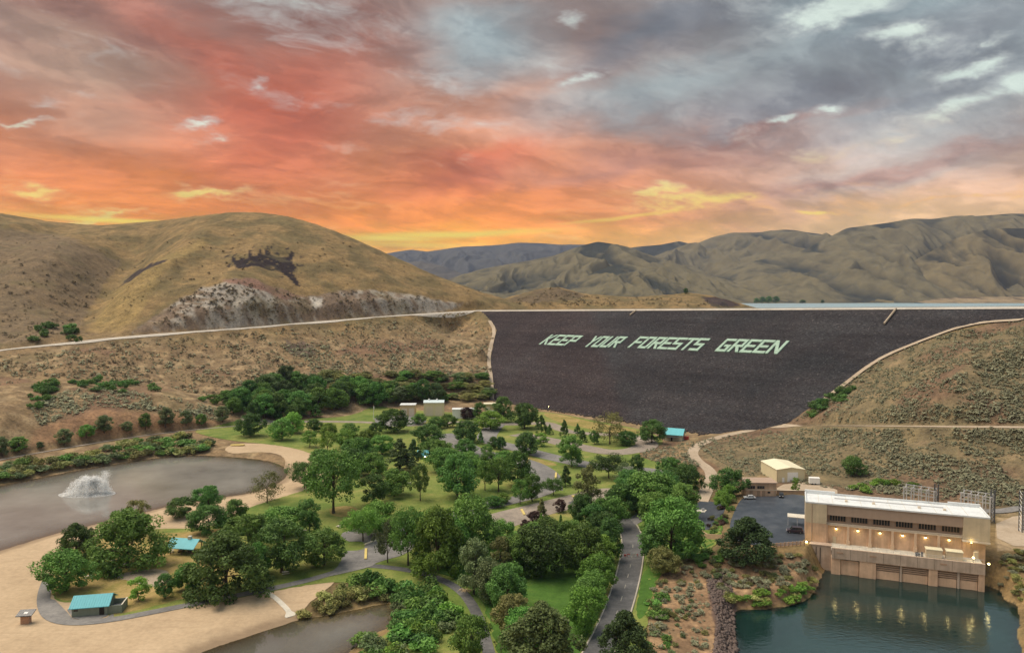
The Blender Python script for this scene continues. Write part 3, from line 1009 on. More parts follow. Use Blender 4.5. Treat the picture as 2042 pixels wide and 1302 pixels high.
# ---- draped sheets
def drape(name, px, mat, dz, z=0.0, step=3.0, smooth=2, rag=0.0, flat=None, world=False):
    base = [tuple(p)[:2] for p in px] if world else [tuple(G(x, y, z))[:2] for x, y in px]
    pl = chaikin(base, smooth, True) if smooth else base
    pl = noisy_edge(pl, rag, 1.2, 0.35) if rag else [tuple(p[:2]) for p in resample(pl, 2.5, True)]
    P = np.array(pl)
    x0, y0 = P.min(0)
    x1, y1 = P.max(0)
    gx, gy = np.meshgrid(np.arange(x0, x1, step), np.arange(y0, y1, step))
    gx = gx.ravel()
    gy = gy.ravel()
    k = in_poly(gx, gy, pl)
    gx, gy = gx[k], gy[k]
    d = seg_dist(gx, gy, pl, True)[0] if len(gx) else gx
    gx, gy = gx[d > step * 0.45], gy[d > step * 0.45]
    n = len(pl)
    vv = [Vector((a, b)) for a, b in pl] + [Vector((a, b)) for a, b in zip(gx, gy)]
    r = delaunay_2d_cdt(vv, [(i, (i + 1) % n) for i in range(n)], [], 1, 1e-5)
    W = np.array([(v.x, v.y) for v in r[0]])
    zz = terr(W[:, 0], W[:, 1]) + dz if flat is None else np.full(len(W), flat)
    T = np.array([t for t in r[2] if len(t) == 3])
    a, b, c = W[T[:, 0]], W[T[:, 1]], W[T[:, 2]]
    up = ((b - a)[:, 0] * (c - a)[:, 1] - (b - a)[:, 1] * (c - a)[:, 0]) > 0
    T[~up] = T[~up][:, ::-1]
    o = link(name, np_mesh(name, np.column_stack([W, zz]), tris=T, smooth=True), mat)
    return tag(o, kind='structure')


def ribbon_pts(pts, width, step=2.5, smooth=2):
    c = resample(chaikin(pts, smooth), step)
    c = np.array([p[:2] for p in c])
    t = np.gradient(c, axis=0)
    t /= np.linalg.norm(t, axis=1)[:, None] + 1e-9
    nrm = np.column_stack([-t[:, 1], t[:, 0]])
    return c, nrm


def ribbon(name, pts, width, mat, dz, step=2.5, smooth=2, off=0.0, cols=5, thick=0.0):
    c, nrm = ribbon_pts(pts, width, step, smooth)
    k = np.linspace(-width / 2, width / 2, cols) + off
    W = c[:, None, :] + nrm[:, None, :] * k[None, :, None]
    n = len(c)
    Wf = W.reshape(-1, 2)
    z = terr(Wf[:, 0], Wf[:, 1]) + dz
    V = np.column_stack([Wf, z])
    ii = np.arange(n * cols).reshape(n, cols)
    Q = np.stack([ii[:-1, 1:], ii[:-1, :-1], ii[1:, :-1], ii[1:, 1:]], -1).reshape(-1, 4)[:, ::-1]
    if thick:
        m = len(V)
        V2_ = V.copy()
        V2_[:, 2] -= thick
        V = np.vstack([V, V2_])
        s = [np.stack([ii[:-1, 0], ii[1:, 0], ii[1:, 0] + m, ii[:-1, 0] + m], -1), np.stack([ii[1:, -1], ii[:-1, -1], ii[:-1, -1] + m, ii[1:, -1] + m], -1)]
        Q = np.vstack([Q] + s)
    me = np_mesh(name, V, quads=Q, smooth=not thick)
    bm = bmesh.new()
    bm.from_mesh(me)
    bmesh.ops.recalc_face_normals(bm, faces=bm.faces)
    if not thick and bm.faces and sum(f.normal.z for f in bm.faces) < 0:
        bmesh.ops.reverse_faces(bm, faces=bm.faces)
    bm.to_mesh(me)
    bm.free()
    return tag(link(name, me, mat), kind='structure')


g0 = lambda L, z=0.0: [tuple(G(x, y, z)) for x, y in L]
drape('beach', [(-300, 1180), (-100, 1090), (0, 1066), (120, 1036), (250, 1012), (330, 992), (400, 982), (500, 966), (555, 945), (575, 915), (540, 900), (448, 905), (452, 889), (500, 884), (560, 887), (605, 895), (632, 905), (655, 935), (660, 955), (640, 975), (600, 985), (550, 1000), (500, 1015),
                (490, 1060), (520, 1120), (640, 1142), (675, 1140), (668, 1162), (640, 1185), (600, 1215), (580, 1258), (520, 1290), (430, 1330), (200, 1345), (-100, 1345), (-300, 1345)], M['sand'], 0.12, rag=0.5, step=2.0)
drape('lawn', [(104, 1193), (100, 1160), (115, 1125), (155, 1086), (200, 1068), (260, 1058), (330, 1054), (390, 1054), (440, 1046), (470, 1022), (530, 1001), (580, 986), (640, 968), (662, 945), (640, 915), (600, 896), (540, 886), (470, 882), (400, 872), (383, 864),
               (480, 851), (560, 844), (700, 832), (745, 812), (800, 818), (990, 828), (1080, 818), (1200, 842), (1290, 858), (1335, 884), (1260, 905), (1310, 925), (1385, 935), (1398, 960), (1372, 985), (1385, 1010), (1398, 1062), (1440, 1085), (1435, 1106), (1380, 1114), (1322, 1138),
               (1306, 1170), (1290, 1240), (1285, 1345), (720, 1345), (705, 1300), (762, 1268), (800, 1232), (805, 1200), (770, 1176), (700, 1162), (640, 1162), (560, 1176), (450, 1198), (330, 1218), (236, 1232), (214, 1229), (222, 1206), (180, 1196), (130, 1204)], M['lawn'], 0.16, rag=0.5)
drape('dry_grass', [(104, 1190), (102, 1160), (118, 1125), (160, 1088), (205, 1072), (300, 1064), (400, 1060), (445, 1052), (470, 1075), (480, 1120), (470, 1165), (330, 1205), (240, 1225), (216, 1224), (222, 1203), (180, 1190), (130, 1200)], M['dry_lawn'], 0.17, rag=0.9)
drape('dry_grass', [(1075, 824), (1110, 824), (1190, 844), (1290, 860), (1250, 870), (1180, 856), (1120, 846)], M['dry_lawn'], 0.17, rag=0.8)
drape('dry_grass', [(1015, 905), (1090, 918), (1120, 930), (1060, 925)], M['dry_lawn'], 0.17, rag=0.6)
drape('dry_grass', [(655, 1012), (700, 1008), (720, 1018), (690, 1032), (660, 1030)], M['dry_lawn'], 0.17, rag=0.8)
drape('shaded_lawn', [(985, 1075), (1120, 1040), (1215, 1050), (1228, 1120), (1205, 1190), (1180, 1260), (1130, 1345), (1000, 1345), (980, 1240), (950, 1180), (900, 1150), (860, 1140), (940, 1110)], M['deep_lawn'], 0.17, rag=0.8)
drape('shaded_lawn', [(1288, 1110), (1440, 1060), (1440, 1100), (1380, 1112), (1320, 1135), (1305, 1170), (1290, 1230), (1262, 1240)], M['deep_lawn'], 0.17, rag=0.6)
drape('sand_court', [(222, 1150), (262, 1140), (300, 1134), (336, 1138), (345, 1158), (318, 1172), (285, 1168), (255, 1158)], M['gravel'], 0.21, rag=0.4)

# paths, roads, car parks
ribbon('footpath', g0([(96, 1158), (88, 1180), (86, 1205), (98, 1232), (140, 1244), (220, 1238), (330, 1216), (450, 1193), (560, 1171), (640, 1151), (700, 1131)]), 3.2, M['asphalt'], 0.23)
drape('plaza', [(104, 1192), (92, 1205), (100, 1236), (140, 1246), (225, 1238), (228, 1222), (208, 1236), (150, 1240), (128, 1215)], M['asphalt'], 0.25, smooth=1, step=1.5)
drape('plaza', [(128, 1210), (150, 1240), (210, 1234), (222, 1215), (205, 1205)], M['asphalt'], 0.24, smooth=1, step=1.5)
ribbon('footpath', g0([(700, 1127), (760, 1130), (830, 1140), (880, 1155), (920, 1178), (945, 1210), (960, 1250), (975, 1302), (985, 1345)]), 3.0, M['road_asphalt'], 0.23)
drape('car_park', [(683, 1100), (725, 1098), (728, 1088), (752, 1078), (800, 1073), (834, 1082), (812, 1106), (752, 1122), (740, 1131), (690, 1143), (648, 1152), (680, 1125)], M['asphalt'], 0.26, smooth=1)
drape('car_park', [(677, 1065), (700, 1058), (740, 1044), (800, 1040), (850, 1035), (900, 1025), (950, 1002), (980, 1000), (975, 1012), (900, 1045), (830, 1062), (755, 1074), (728, 1084), (720, 1080), (690, 1081)], M['asphalt'], 0.24, smooth=1)
drape('car_park', [(955, 1036), (974, 1026), (1060, 1006), (1143, 986), (1190, 975), (1230, 974), (1228, 992), (1142, 1015), (1088, 1029), (1037, 1047), (990, 1058)], M['gravel_lot'], 0.23, smooth=1)
drape('car_park', [(940, 1012), (967, 1003), (1017, 992), (1060, 980), (1085, 968), (1112, 962), (1118, 974), (1090, 990), (1030, 1004), (970, 1018)], M['asphalt'], 0.25, smooth=1)
ribbon('road', g0([(880, 866), (912, 884), (950, 903), (985, 910), (1030, 918), (1068, 932), (1092, 952), (1090, 978)]), 14.0, M['asphalt'], 0.27)
ribbon('road', g0([(990, 846), (978, 858), (966, 878), (1010, 889), (1060, 902), (1120, 917), (1190, 931), (1290, 938), (1320, 950)]), 12.0, M['asphalt'], 0.24)
ribbon('road', g0([(990, 846), (1050, 846), (1092, 842), (1122, 860), (1180, 866), (1240, 868), (1275, 872)]), 9.0, M['gravel_lot'], 0.23)
ribbon('road', g0([(1030, 866), (1090, 877), (1150, 890), (1216, 904), (1265, 900), (1296, 888), (1276, 872)]), 13.0, M['gravel_lot'], 0.25)
ribbon('road', g0([(480, 850), (560, 845), (640, 842), (740, 842), (800, 850), (870, 846), (930, 840), (990, 846)]), 6.0, M['gravel_lot'], 0.22)
drape('car_park', [(745, 832), (800, 828), (850, 832), (850, 845), (800, 852), (750, 848)], M['asphalt'], 0.26, smooth=1)
ENTRY = [(1170, 1350), (1195, 1302), (1222, 1245), (1240, 1195), (1254, 1145), (1262, 1105), (1262, 1078), (1250, 1052), (1225, 1030), (1185, 1008), (1140, 1000)]
ribbon('road', g0(ENTRY), 6.8, M['road_asphalt'], 0.28)
ribbon('road', g0([(1252, 1050), (1290, 1030), (1340, 1022), (1380, 1030)]), 6.0, M['asphalt'], 0.26)
for s_ in (-1, 1):
    ribbon('kerb', g0(ENTRY[:8]), 0.42, M['kerb'], 0.42, off=s_ * 3.62, cols=2, thick=0.35)
M['paint'] = simple('paint', (0.34, 0.33, 0.29), 0.8, 0.3, 2.0)
c_, n_ = ribbon_pts(g0(ENTRY[:7]), 1, 1.0)
dash_at = np.arange(6, len(c_) - 6, 9)
for q, k in enumerate(dash_at):
    W = [(c_[k + e] + n_[k] * h_) for e, h_ in ((0, -0.09), (3, -0.09), (3, 0.09), (0, 0.09))]
    me = np_mesh('lane_dash', [(p[0], p[1], float(terr(p[0], p[1])) + 0.295) for p in W], quads=[(3, 2, 1, 0)])
    tag(link('lane_marking', me, M['paint']), kind='structure')
lotw = [tuple(G(x, y, YARD)) for x, y in LOT]
drape('car_park', lotw, M['fresh_asphalt'], 0.06, smooth=1, world=True)
drape('car_park', [tuple(G(x, y, z_)) for x, y, z_ in [(1378, 1010, 1.2), (1400, 997, 1.2), (1430, 1000, 1.6), (1450, 1006, 3.5), (1438, 1040, 3.0), (1404, 1062, 2.0), (1374, 1064, 1.4)]], M['fresh_asphalt'], 0.16, smooth=1, world=True)
drape('yard', [tuple(G(x, y, YARD)) for x, y in [(1548, 966), (1606, 962), (1640, 968), (1680, 982), (1640, 990), (1600, 982), (1552, 986)]], M['gravel'], 0.10, smooth=1, world=True)
drape('yard', [tuple(G(x, y, YARD)) for x, y in [(1985, 1030), (2120, 1034), (2120, 1092), (1990, 1088)]], M['gravel'], 0.10, smooth=1, world=True)
ribbon('road', [tuple(G(x, y, YARD)) for x, y in [(1900, 1012), (1960, 1020), (2042, 1024), (2150, 1030)]], 4.0, M['asphalt'], 0.24)
ribbon('road', HWY, 11.0, M['highway'], 0.40, step=4)
ribbon('road_shoulder', HWY, 5.0, M['highway'], 0.38, step=4, off=-8.0)
ribbon('gravel_road', UPROAD, 5.6, M['gravel'], 0.18)
ribbon('footpath', FPATH + [tuple(G(500, 848, 1.6)), tuple(G(560, 845, 0.8))], 2.8, M['gravel_lot'], 0.24)
ribbon('track', GL[1:], 3.5, M['gravel'], 0.7, smooth=1, off=-2.0)
ribbon('track', GR[1:-2], 3.2, M['gravel'], 0.9, smooth=1, off=2.2)


# ---- water
def water_mat(name, body, clear, rough, wave, wscale, k=0.9, stretch=(1, 1, 1), ior=1.33):
    m, w = new_mat(name)
    dp = w.n('ShaderNodeAttribute', attribute_name='depth')
    g = w.n('ShaderNodeNewGeometry')
    mp = w.n('ShaderNodeMapping')
    w.lk(g.outputs['Position'], mp.inputs[0])
    mp.inputs['Scale'].default_value = stretch
    n = w.noise(mp.outputs[0], wscale, 4, 0.6, dist=0.4)
    bn = w.n('ShaderNodeBump')
    bn.inputs['Strength'].default_value = 1.0
    bn.inputs['Distance'].default_value = wave
    w.lk(n, bn.inputs['Height'])
    tr = w.n('ShaderNodeBsdfTransparent')
    tr.inputs[0].default_value = tuple(clear) + (1,)
    df = w.n('ShaderNodeBsdfDiffuse')
    patch = w.noise(g.outputs['Position'], 0.03, 4, 0.6)
    w.lk(w.vmath('SCALE', tuple(body), scale=w.mapr(patch, 0.3, 0.7, 0.7, 1.3)), df.inputs[0])
    op = w.math('SUBTRACT', 1.0, w.math('POWER', 2.718, w.math('MULTIPLY', dp.outputs['Fac'], -k)))
    mx = w.n('ShaderNodeMixShader')
    w.lk(op, mx.inputs[0])
    w.lk(tr.outputs[0], mx.inputs[1])
    w.lk(df.outputs[0], mx.inputs[2])
    gl = w.n('ShaderNodeBsdfGlossy')
    gl.inputs['Roughness'].default_value = rough
    w.lk(bn.outputs[0], gl.inputs['Normal'])
    fr = w.n('ShaderNodeFresnel')
    fr.inputs['IOR'].default_value = ior
    w.lk(bn.outputs[0], fr.inputs['Normal'])
    m2 = w.n('ShaderNodeMixShader')
    w.lk(fr.outputs[0], m2.inputs[0])
    w.lk(mx.outputs[0], m2.inputs[1])
    w.lk(gl.outputs[0], m2.inputs[2])
    finish(w, m2.outputs[0])
    return m


def water(name, poly, wz, mat, grow=3.0):
    P = np.array(poly)
    nx = len(P)
    t = np.roll(P, -1, 0) - np.roll(P, 1, 0)
    t /= np.linalg.norm(t, axis=1)[:, None] + 1e-9
    area = 0.5 * np.sum(P[:, 0] * np.roll(P[:, 1], -1) - np.roll(P[:, 0], -1) * P[:, 1])
    nrm = np.column_stack([t[:, 1], -t[:, 0]]) * (1 if area > 0 else -1)
    px = [tuple(p) for p in (P + nrm * 0.4)]
    o = drape(name, px, mat, 0, smooth=0, step=3.0, flat=wz, world=True)
    me = o.data
    co = np.empty(len(me.vertices) * 3, np.float32)
    me.vertices.foreach_get('co', co)
    co = co.reshape(-1, 3)
    dpt = np.maximum(0.0, wz - terr(co[:, 0], co[:, 1])).astype(np.float32)
    a_ = me.attributes.new('depth', 'FLOAT', 'POINT')
    a_.data.foreach_set('value', dpt)
    return o


M['pond_water'] = water_mat('pond_water', (0.23, 0.228, 0.212), (0.75, 0.72, 0.6), 0.06, 0.012, 1.6, 0.8, ior=1.8)
M['cove_water'] = water_mat('cove_water', (0.20, 0.20, 0.175), (0.8, 0.78, 0.64), 0.02, 0.004, 0.7, 0.45, ior=2.3)
M['river_water'] = water_mat('river_water', (0.010, 0.032, 0.029), (0.6, 0.7, 0.65), 0.03, 0.05, 0.45, 1.5, (1.0, 1.8, 1.0), 2.0)
M['lake_water'] = water_mat('lake_water', (0.26, 0.42, 0.48), (0.6, 0.7, 0.7), 0.3, 1.5, 0.3, 1.0)  # pale blue of the reflected sky is put into the body colour
water('pond_water', POOLS['pond'][0], POND_Z, M['pond_water'])
water('cove_water', POOLS['cove'][0], COVE_Z, M['cove_water'])
water('river_water', POOLS['river'][0], RIVER_Z, M['river_water'])
LAKE_Z = 65.0
lk = MB().add([tuple(dam_pt(-120, 178, LAKE_Z)), tuple(dam_pt(80, 178, LAKE_Z)), tuple(dam_pt(380, 185, LAKE_Z)), (1500, 470, LAKE_Z), (5200, 3500, LAKE_Z), (5200, 7000, LAKE_Z), (-600, 7000, LAKE_Z)], [(0, 1, 2, 3, 4, 5, 6)]).build('lake_water', M['lake_water'])
a_ = lk.data.attributes.new('depth', 'FLOAT', 'POINT')
a_.data.foreach_set('value', np.full(7, 20.0, np.float32))
tag(lk, kind='structure')

# ---- far hills
def far_hill(ridge, depth, base_z, seed, c0, c1, amp=0.13, freq=5.0, cols=380, rows=130, shape=1.15):
    rp = np.array([(x, y) for x, y, d in ridge], float)
    rd = np.array([d for x, y, d in ridge], float)
    xs_ = np.linspace(rp[0, 0], rp[-1, 0], cols)
    ys_ = np.interp(xs_, rp[:, 0], rp[:, 1])
    ys_ = np.convolve(np.pad(ys_, 3, mode='edge'), np.ones(7) / 7, 'valid')
    ds_ = np.interp(xs_, rp[:, 0], rd)
    top = np.array([tuple(at(x, y, d)) for x, y, d in zip(xs_, ys_, ds_)])
    j = np.concatenate([np.linspace(0, 1, rows), np.linspace(1, 1.7, 22)[1:]])
    J, I = np.meshgrid(j, np.arange(cols), indexing='ij')
    tx, ty, tz = top[I, 0], top[I, 1], top[I, 2]
    Yb = ty - depth * (1 - J)
    X = tx * (1 - 0.12 * (1 - np.minimum(J, 1)) * 0) + 0 * J
    f = np.where(J <= 1, J ** shape, np.maximum(0.0, 1 - (J - 1) * 1.1))
    hgt = np.maximum(tz - base_z, 1.0)
    L = depth / freq
    wx_ = X + 0.34 * L * fbm(X / L / 1.4 + seed, Yb / L / 1.4, 3)
    wy_ = Yb + 0.34 * L * fbm(X / L / 1.4 + seed + 20, Yb / L / 1.4 + 3, 3)
    rel = ridged(wx_ / L + seed, wy_ / L / 3.2 + seed, 4, 0.40) - 0.9
    env = np.where(J <= 1, np.sin(np.pi * np.clip(J, 0, 1) ** 0.8) ** 0.7, 0.0)
    Z = base_z + hgt * f + 2.0 * amp * hgt * (rel + 0.16 * (ridged(wx_ / L * 3.1 + seed, wy_ / L * 0.8 + seed, 3, 0.5) - 0.9)) * env
    Z = np.maximum(Z, base_z - 20 * (J < 0.02))
    V = np.stack([X, Yb, Z], -1).reshape(-1, 3)
    R_ = len(j)
    ii = np.arange(R_ * cols).reshape(R_, cols)
    Q = np.stack([ii[:-1, :-1], ii[:-1, 1:], ii[1:, 1:], ii[1:, :-1]], -1).reshape(-1, 4)
    me = np_mesh('hill', V, quads=Q, smooth=True)
    # ridges paler, hollows darker: shading of the folds put into the colour
    rel2 = ridged(wx_ / L * 3.1 + seed, wy_ / L * 0.8 + seed, 3, 0.5) - 0.9
    t = np.clip(0.48 + 0.55 * rel2 + 1.7 * rel + 0.4 * fbm(X / L * 2, Yb / L * 2, 3), 0, 1)[..., None]
    cc = np.array(c0)[None, None] * (1 - t) + np.array(c1)[None, None] * t
    ca = me.attributes.new('soil', 'FLOAT_COLOR', 'POINT')
    ca.data.foreach_set('color', np.concatenate([cc.reshape(-1, 3), np.ones((R_ * cols, 1))], 1).astype(np.float32).ravel())
    return tag(link('hills', me, M['hill_far']), kind='structure')


m, w = new_mat('hill_far')
a_ = w.n('ShaderNodeAttribute', attribute_name='soil')
g = w.n('ShaderNodeNewGeometry')
nA = w.noise(g.outputs['Position'], 0.012, 7, 0.65)
c = w.mix(0.8, a_.outputs['Color'], w.ramp(nA, [(0.3, (0.62, 0.62, 0.64)), (0.5, (1, 1, 1)), (0.7, (1.3, 1.26, 1.2))]), 'MULTIPLY')
finish(w, pbsdf(w, c, 0.95, 0.1, bump=nA, bump_s=0.6, bump_d=12.0))
M['hill_far'] = m
hA, hB = (0.034, 0.038, 0.031), (0.134, 0.119, 0.071)
far_hill([(640, 520, 9800), (700, 512, 9800), (760, 508, 9800), (791, 502, 9800), (820, 498, 9800), (853, 502, 9800), (887, 497, 9800), (922, 492, 9800), (974, 490, 9800), (1001, 488, 9800), (1033, 484, 9800), (1077, 485, 9800), (1115, 488, 9800), (1170, 488, 9800), (1240, 500, 9800), (1300, 520, 9800)], 3000, 62, 1.0, (0.030, 0.036, 0.040), (0.075, 0.078, 0.075), 0.14, 4.0)
far_hill([(760, 540, 7600), (800, 524, 7600), (840, 521, 7500), (880, 530, 7400), (920, 545, 7300), (960, 560, 7300), (1010, 575, 7200)], 1800, 62, 7.0, (0.035, 0.038, 0.038), (0.10, 0.092, 0.075), 0.10, 3.0)
far_hill([(1180, 530, 6900), (1230, 500, 6900), (1264, 493, 6900), (1319, 488, 6900), (1354, 481, 6800), (1384, 488, 6800), (1418, 474, 6700), (1460, 464, 6700), (1508, 464, 6700), (1563, 458, 6700), (1584, 459, 6700), (1605, 463, 6700), (1660, 470, 6700), (1740, 490, 6700)], 2600, 62, 2.3, hA, hB, 0.17, 5.0)
far_hill([(860, 575, 4700), (900, 555, 4700), (963, 536, 4700), (1012, 527, 4700), (1060, 519, 4700), (1105, 510, 4700), (1129, 500, 4700), (1164, 489, 4700), (1192, 482, 4700), (1219, 486, 4700), (1264, 497, 4800), (1320, 517, 4900), (1390, 545, 4900), (1450, 572, 4900)], 1500, 62, 3.9, hA, hB, 0.17, 4.5)
far_hill([(1040, 598, 3700), (1090, 588, 3700), (1130, 569, 3700), (1180, 545, 3700), (1215, 531, 3700), (1247, 526, 3700), (1290, 535, 3700), (1340, 562, 3700), (1380, 588, 3700)], 900, 62, 5.2, hA, hB, 0.14, 4.0)
far_hill([(1370, 580, 6000), (1410, 545, 6000), (1445, 515, 6000), (1490, 500, 6000), (1535, 494, 6000), (1580, 502, 6000), (1640, 515, 6000), (1700, 530, 6000)], 900, 62, 9.7, hA, hB, 0.16, 4.0)
far_hill([(1310, 598, 5000), (1340, 586, 5000), (1400, 560, 5000), (1440, 540, 5000), (1473, 527, 5000), (1530, 515, 5050), (1600, 500, 5100), (1640, 480, 5200), (1688, 455, 5400), (1722, 451, 5400), (1774, 444, 5400), (1819, 436, 5400), (1860, 437, 5400), (1909, 430, 5400), (1930, 432, 5400), (1981, 429, 5400), (2016, 426, 5400), (2060, 427, 5400), (2160, 410, 5400), (2400, 395, 5400)],
         1500, 62, 8.8, hA, hB, 0.16, 4.0, cols=420, rows=120)
far_hill([(1550, 600, 4300), (1600, 593, 4350), (1660, 581, 4400), (1722, 563, 4450), (1790, 538, 4500), (1850, 505, 4550), (1905, 476, 4600), (1957, 460, 4600), (2000, 455, 4600), (2060, 456, 4600), (2150, 440, 4600), (2400, 430, 4600)], 750, 63, 6.1, (0.046, 0.044, 0.028), (0.155, 0.130, 0.072), 0.15, 3.4, cols=380, rows=110, shape=0.95)
far_hill([(1800, 601, 3700), (1850, 597, 3700), (1920, 592, 3700), (2042, 592, 3700), (2200, 585, 3700), (2400, 575, 3700)], 260, 63, 4.1, (0.12, 0.095, 0.06), (0.25, 0.195, 0.12), 0.2, 3.0, rows=40)

# ---- the dam
def make_dam():
    m, w = new_mat('riprap')
    g = w.n('ShaderNodeNewGeometry')
    co = g.outputs['Position']
    vo = w.n('ShaderNodeTexVoronoi')
    w.lk(co, vo.inputs['Vector'])
    vo.inputs['Scale'].default_value = 1.1
    nf = w.noise(co, 0.9, 5, 0.7)
    nb = w.noise(co, 0.018, 5, 0.6)
    c = w.ramp(nb, [(0.34, (0.038, 0.037, 0.040)), (0.50, (0.050, 0.044, 0.046)), (0.66, (0.058, 0.055, 0.058))])
    sep = w.n('ShaderNodeSeparateColor')
    w.lk(vo.outputs['Color'], sep.inputs[0])
    c = w.mix(1.0, c, w.ramp(sep.outputs[0], [(0.0, (0.62, 0.62, 0.63)), (0.6, (1.0, 1.0, 1.0)), (0.95, (1.2, 1.2, 1.18)), (1.0, (2.2, 2.1, 2.0))]), 'MULTIPLY')
    sp_ = w.n('ShaderNodeSeparateXYZ')
    w.lk(co, sp_.inputs[0])
    band = w.noise(w.comb(w.math('MULTIPLY', sp_.outputs[0], 0.006), 0.0, w.math('MULTIPLY', sp_.outputs[2], 0.16)), 1.0, 4, 0.6)
    c = w.mix(0.8, c, w.ramp(band, [(0.34, (0.70, 0.70, 0.72)), (0.5, (1, 1, 1)), (0.66, (1.3, 1.28, 1.25))]), 'MULTIPLY')
    half = w.mapr(w.math('ADD', sp_.outputs[0], w.math('MULTIPLY', w.noise(co, 0.05, 4, 0.6), 16.0)), 78.0, 92.0, 0, 1, True)
    c = w.mix(1.0, c, w.mix(half, (1.0, 0.92, 0.93), (0.92, 0.98, 1.02)), 'MULTIPLY')
    c = w.mix(0.45, c, w.ramp(nf, [(0.3, (0.4, 0.4, 0.4)), (0.5, (1, 1, 1)), (0.7, (1.6, 1.6, 1.6))]), 'MULTIPLY')
    finish(w, pbsdf(w, c, 0.95, 0.1, bump=w.math('ADD', vo.outputs['Distance'], nf), bump_s=0.9, bump_d=0.8))
    root = empty('dam', dam_pt(60, 0, 0))
    tag(root, 'long dark rockfill dam with pale slogan letters on its slope', 'dam')
    inv = -Vector(root.location)
    A0, A1 = -204, 380
    aa = np.arange(A0, A1 + 1, 2.4)
    rows = 75
    V = []
    for k in range(rows):
        f = k / (rows - 1)
        zc = dam_crest(aa)
        s = -10 + (2 * zc + 10) * f
        z = s / 2
        nn = fbm(aa / 7, s / 7 + 3, 4) * 0.55 + pnoise(aa / 2.1, s / 2.1) * 0.14 + 0.8 * fbm(aa / 60, s / 60, 2)
        nn = nn * (1 - f ** 12)
        P = DA[None] + DT[None] * aa[:, None] + DN[None] * s[:, None]
        V.append(np.column_stack([P[:, 0] - DN[0] * nn * 0.45, P[:, 1] - DN[1] * nn * 0.45, z + nn * 0.89]))
    V = np.array(V) + np.array(inv)[None, None]
    n = len(aa)
    ii = np.arange(rows * n).reshape(rows, n)
    Q = np.stack([ii[:-1, :-1], ii[:-1, 1:], ii[1:, 1:], ii[1:, :-1]], -1).reshape(-1, 4)
    link('face', np_mesh('dam_face', V.reshape(-1, 3), quads=Q, smooth=False), m, root)
    # crest road, guard kerb and upstream slope
    mb = MB()
    for nm, s0, z0, s1, z1, mat in (('crest_road', 0.0, 0.02, 9.0, 0.02, M['highway']), ('upstream_slope', 9.0, 0.02, 60.0, -24.0, m)):
        vv, ff = [], []
        for a in np.arange(A0, A1 + 1, 20):
            zc = dam_crest(a)
            vv += [dam_pt(a, 2 * zc + s0, zc + z0) + inv, dam_pt(a, 2 * zc + s1, zc + z1) + inv]
        for k in range(len(vv) // 2 - 1):
            ff.append((2 * k, 2 * k + 2, 2 * k + 3, 2 * k + 1))
        MB().add(vv, ff).build(nm, mat, root)
    # pale kerb of gravel along the downstream lip
    vv, ff = [], []
    for a in np.arange(A0, A1 + 1, 10):
        zc = dam_crest(a)
        vv += [dam_pt(a, 2 * zc - 2.6, zc - 1.0) + inv, dam_pt(a, 2 * zc - 0.6, zc + 0.25) + inv, dam_pt(a, 2 * zc + 1.2, zc + 0.25) + inv]
    for k in range(len(vv) // 3 - 1):
        ff += [(3 * k, 3 * k + 3, 3 * k + 4, 3 * k + 1), (3 * k + 1, 3 * k + 4, 3 * k + 5, 3 * k + 2)]
    MB().add(vv, ff).build('crest_kerb', M['highway'], root)
    # guard rail on the downstream edge: posts and a beam
    rail = MB()
    for a in np.arange(-200, 340, 5.0):
        p = dam_pt(a, 2 * dam_crest(a) + 0.8, 0) + inv
        z = dam_crest(a) + inv.z
        q = dam_pt(a + 5, 2 * dam_crest(a + 5) + 0.8, 0) + inv
        zq = dam_crest(a + 5) + inv.z
        rail.box(p.x - 0.08, p.x + 0.08, p.y - 0.08, p.y + 0.08, z, z + 0.75)
        rail.add([(p.x, p.y, z + 0.45), (q.x, q.y, zq + 0.45), (q.x, q.y, zq + 0.8), (p.x, p.y, z + 0.8), (p.x + .06, p.y + .05, z + 0.45), (q.x + .06, q.y + .05, zq + 0.45), (q.x + .06, q.y + .05, zq + 0.8), (p.x + .06, p.y + .05, z + 0.8)],
                 [(0, 1, 2, 3), (7, 6, 5, 4), (3, 2, 6, 7), (0, 4, 5, 1)])
    rail.build('guard_rail', M['rail'], root)
    # slogan
    def ps(px, py):
        h = dam_hit(px, py)
        q = np.array((h.x, h.y)) - DA
        return q @ DT, q @ DN
    paint = simple('slogan_paint', (0.30, 0.43, 0.355), 0.9, 0.4, 0.5)
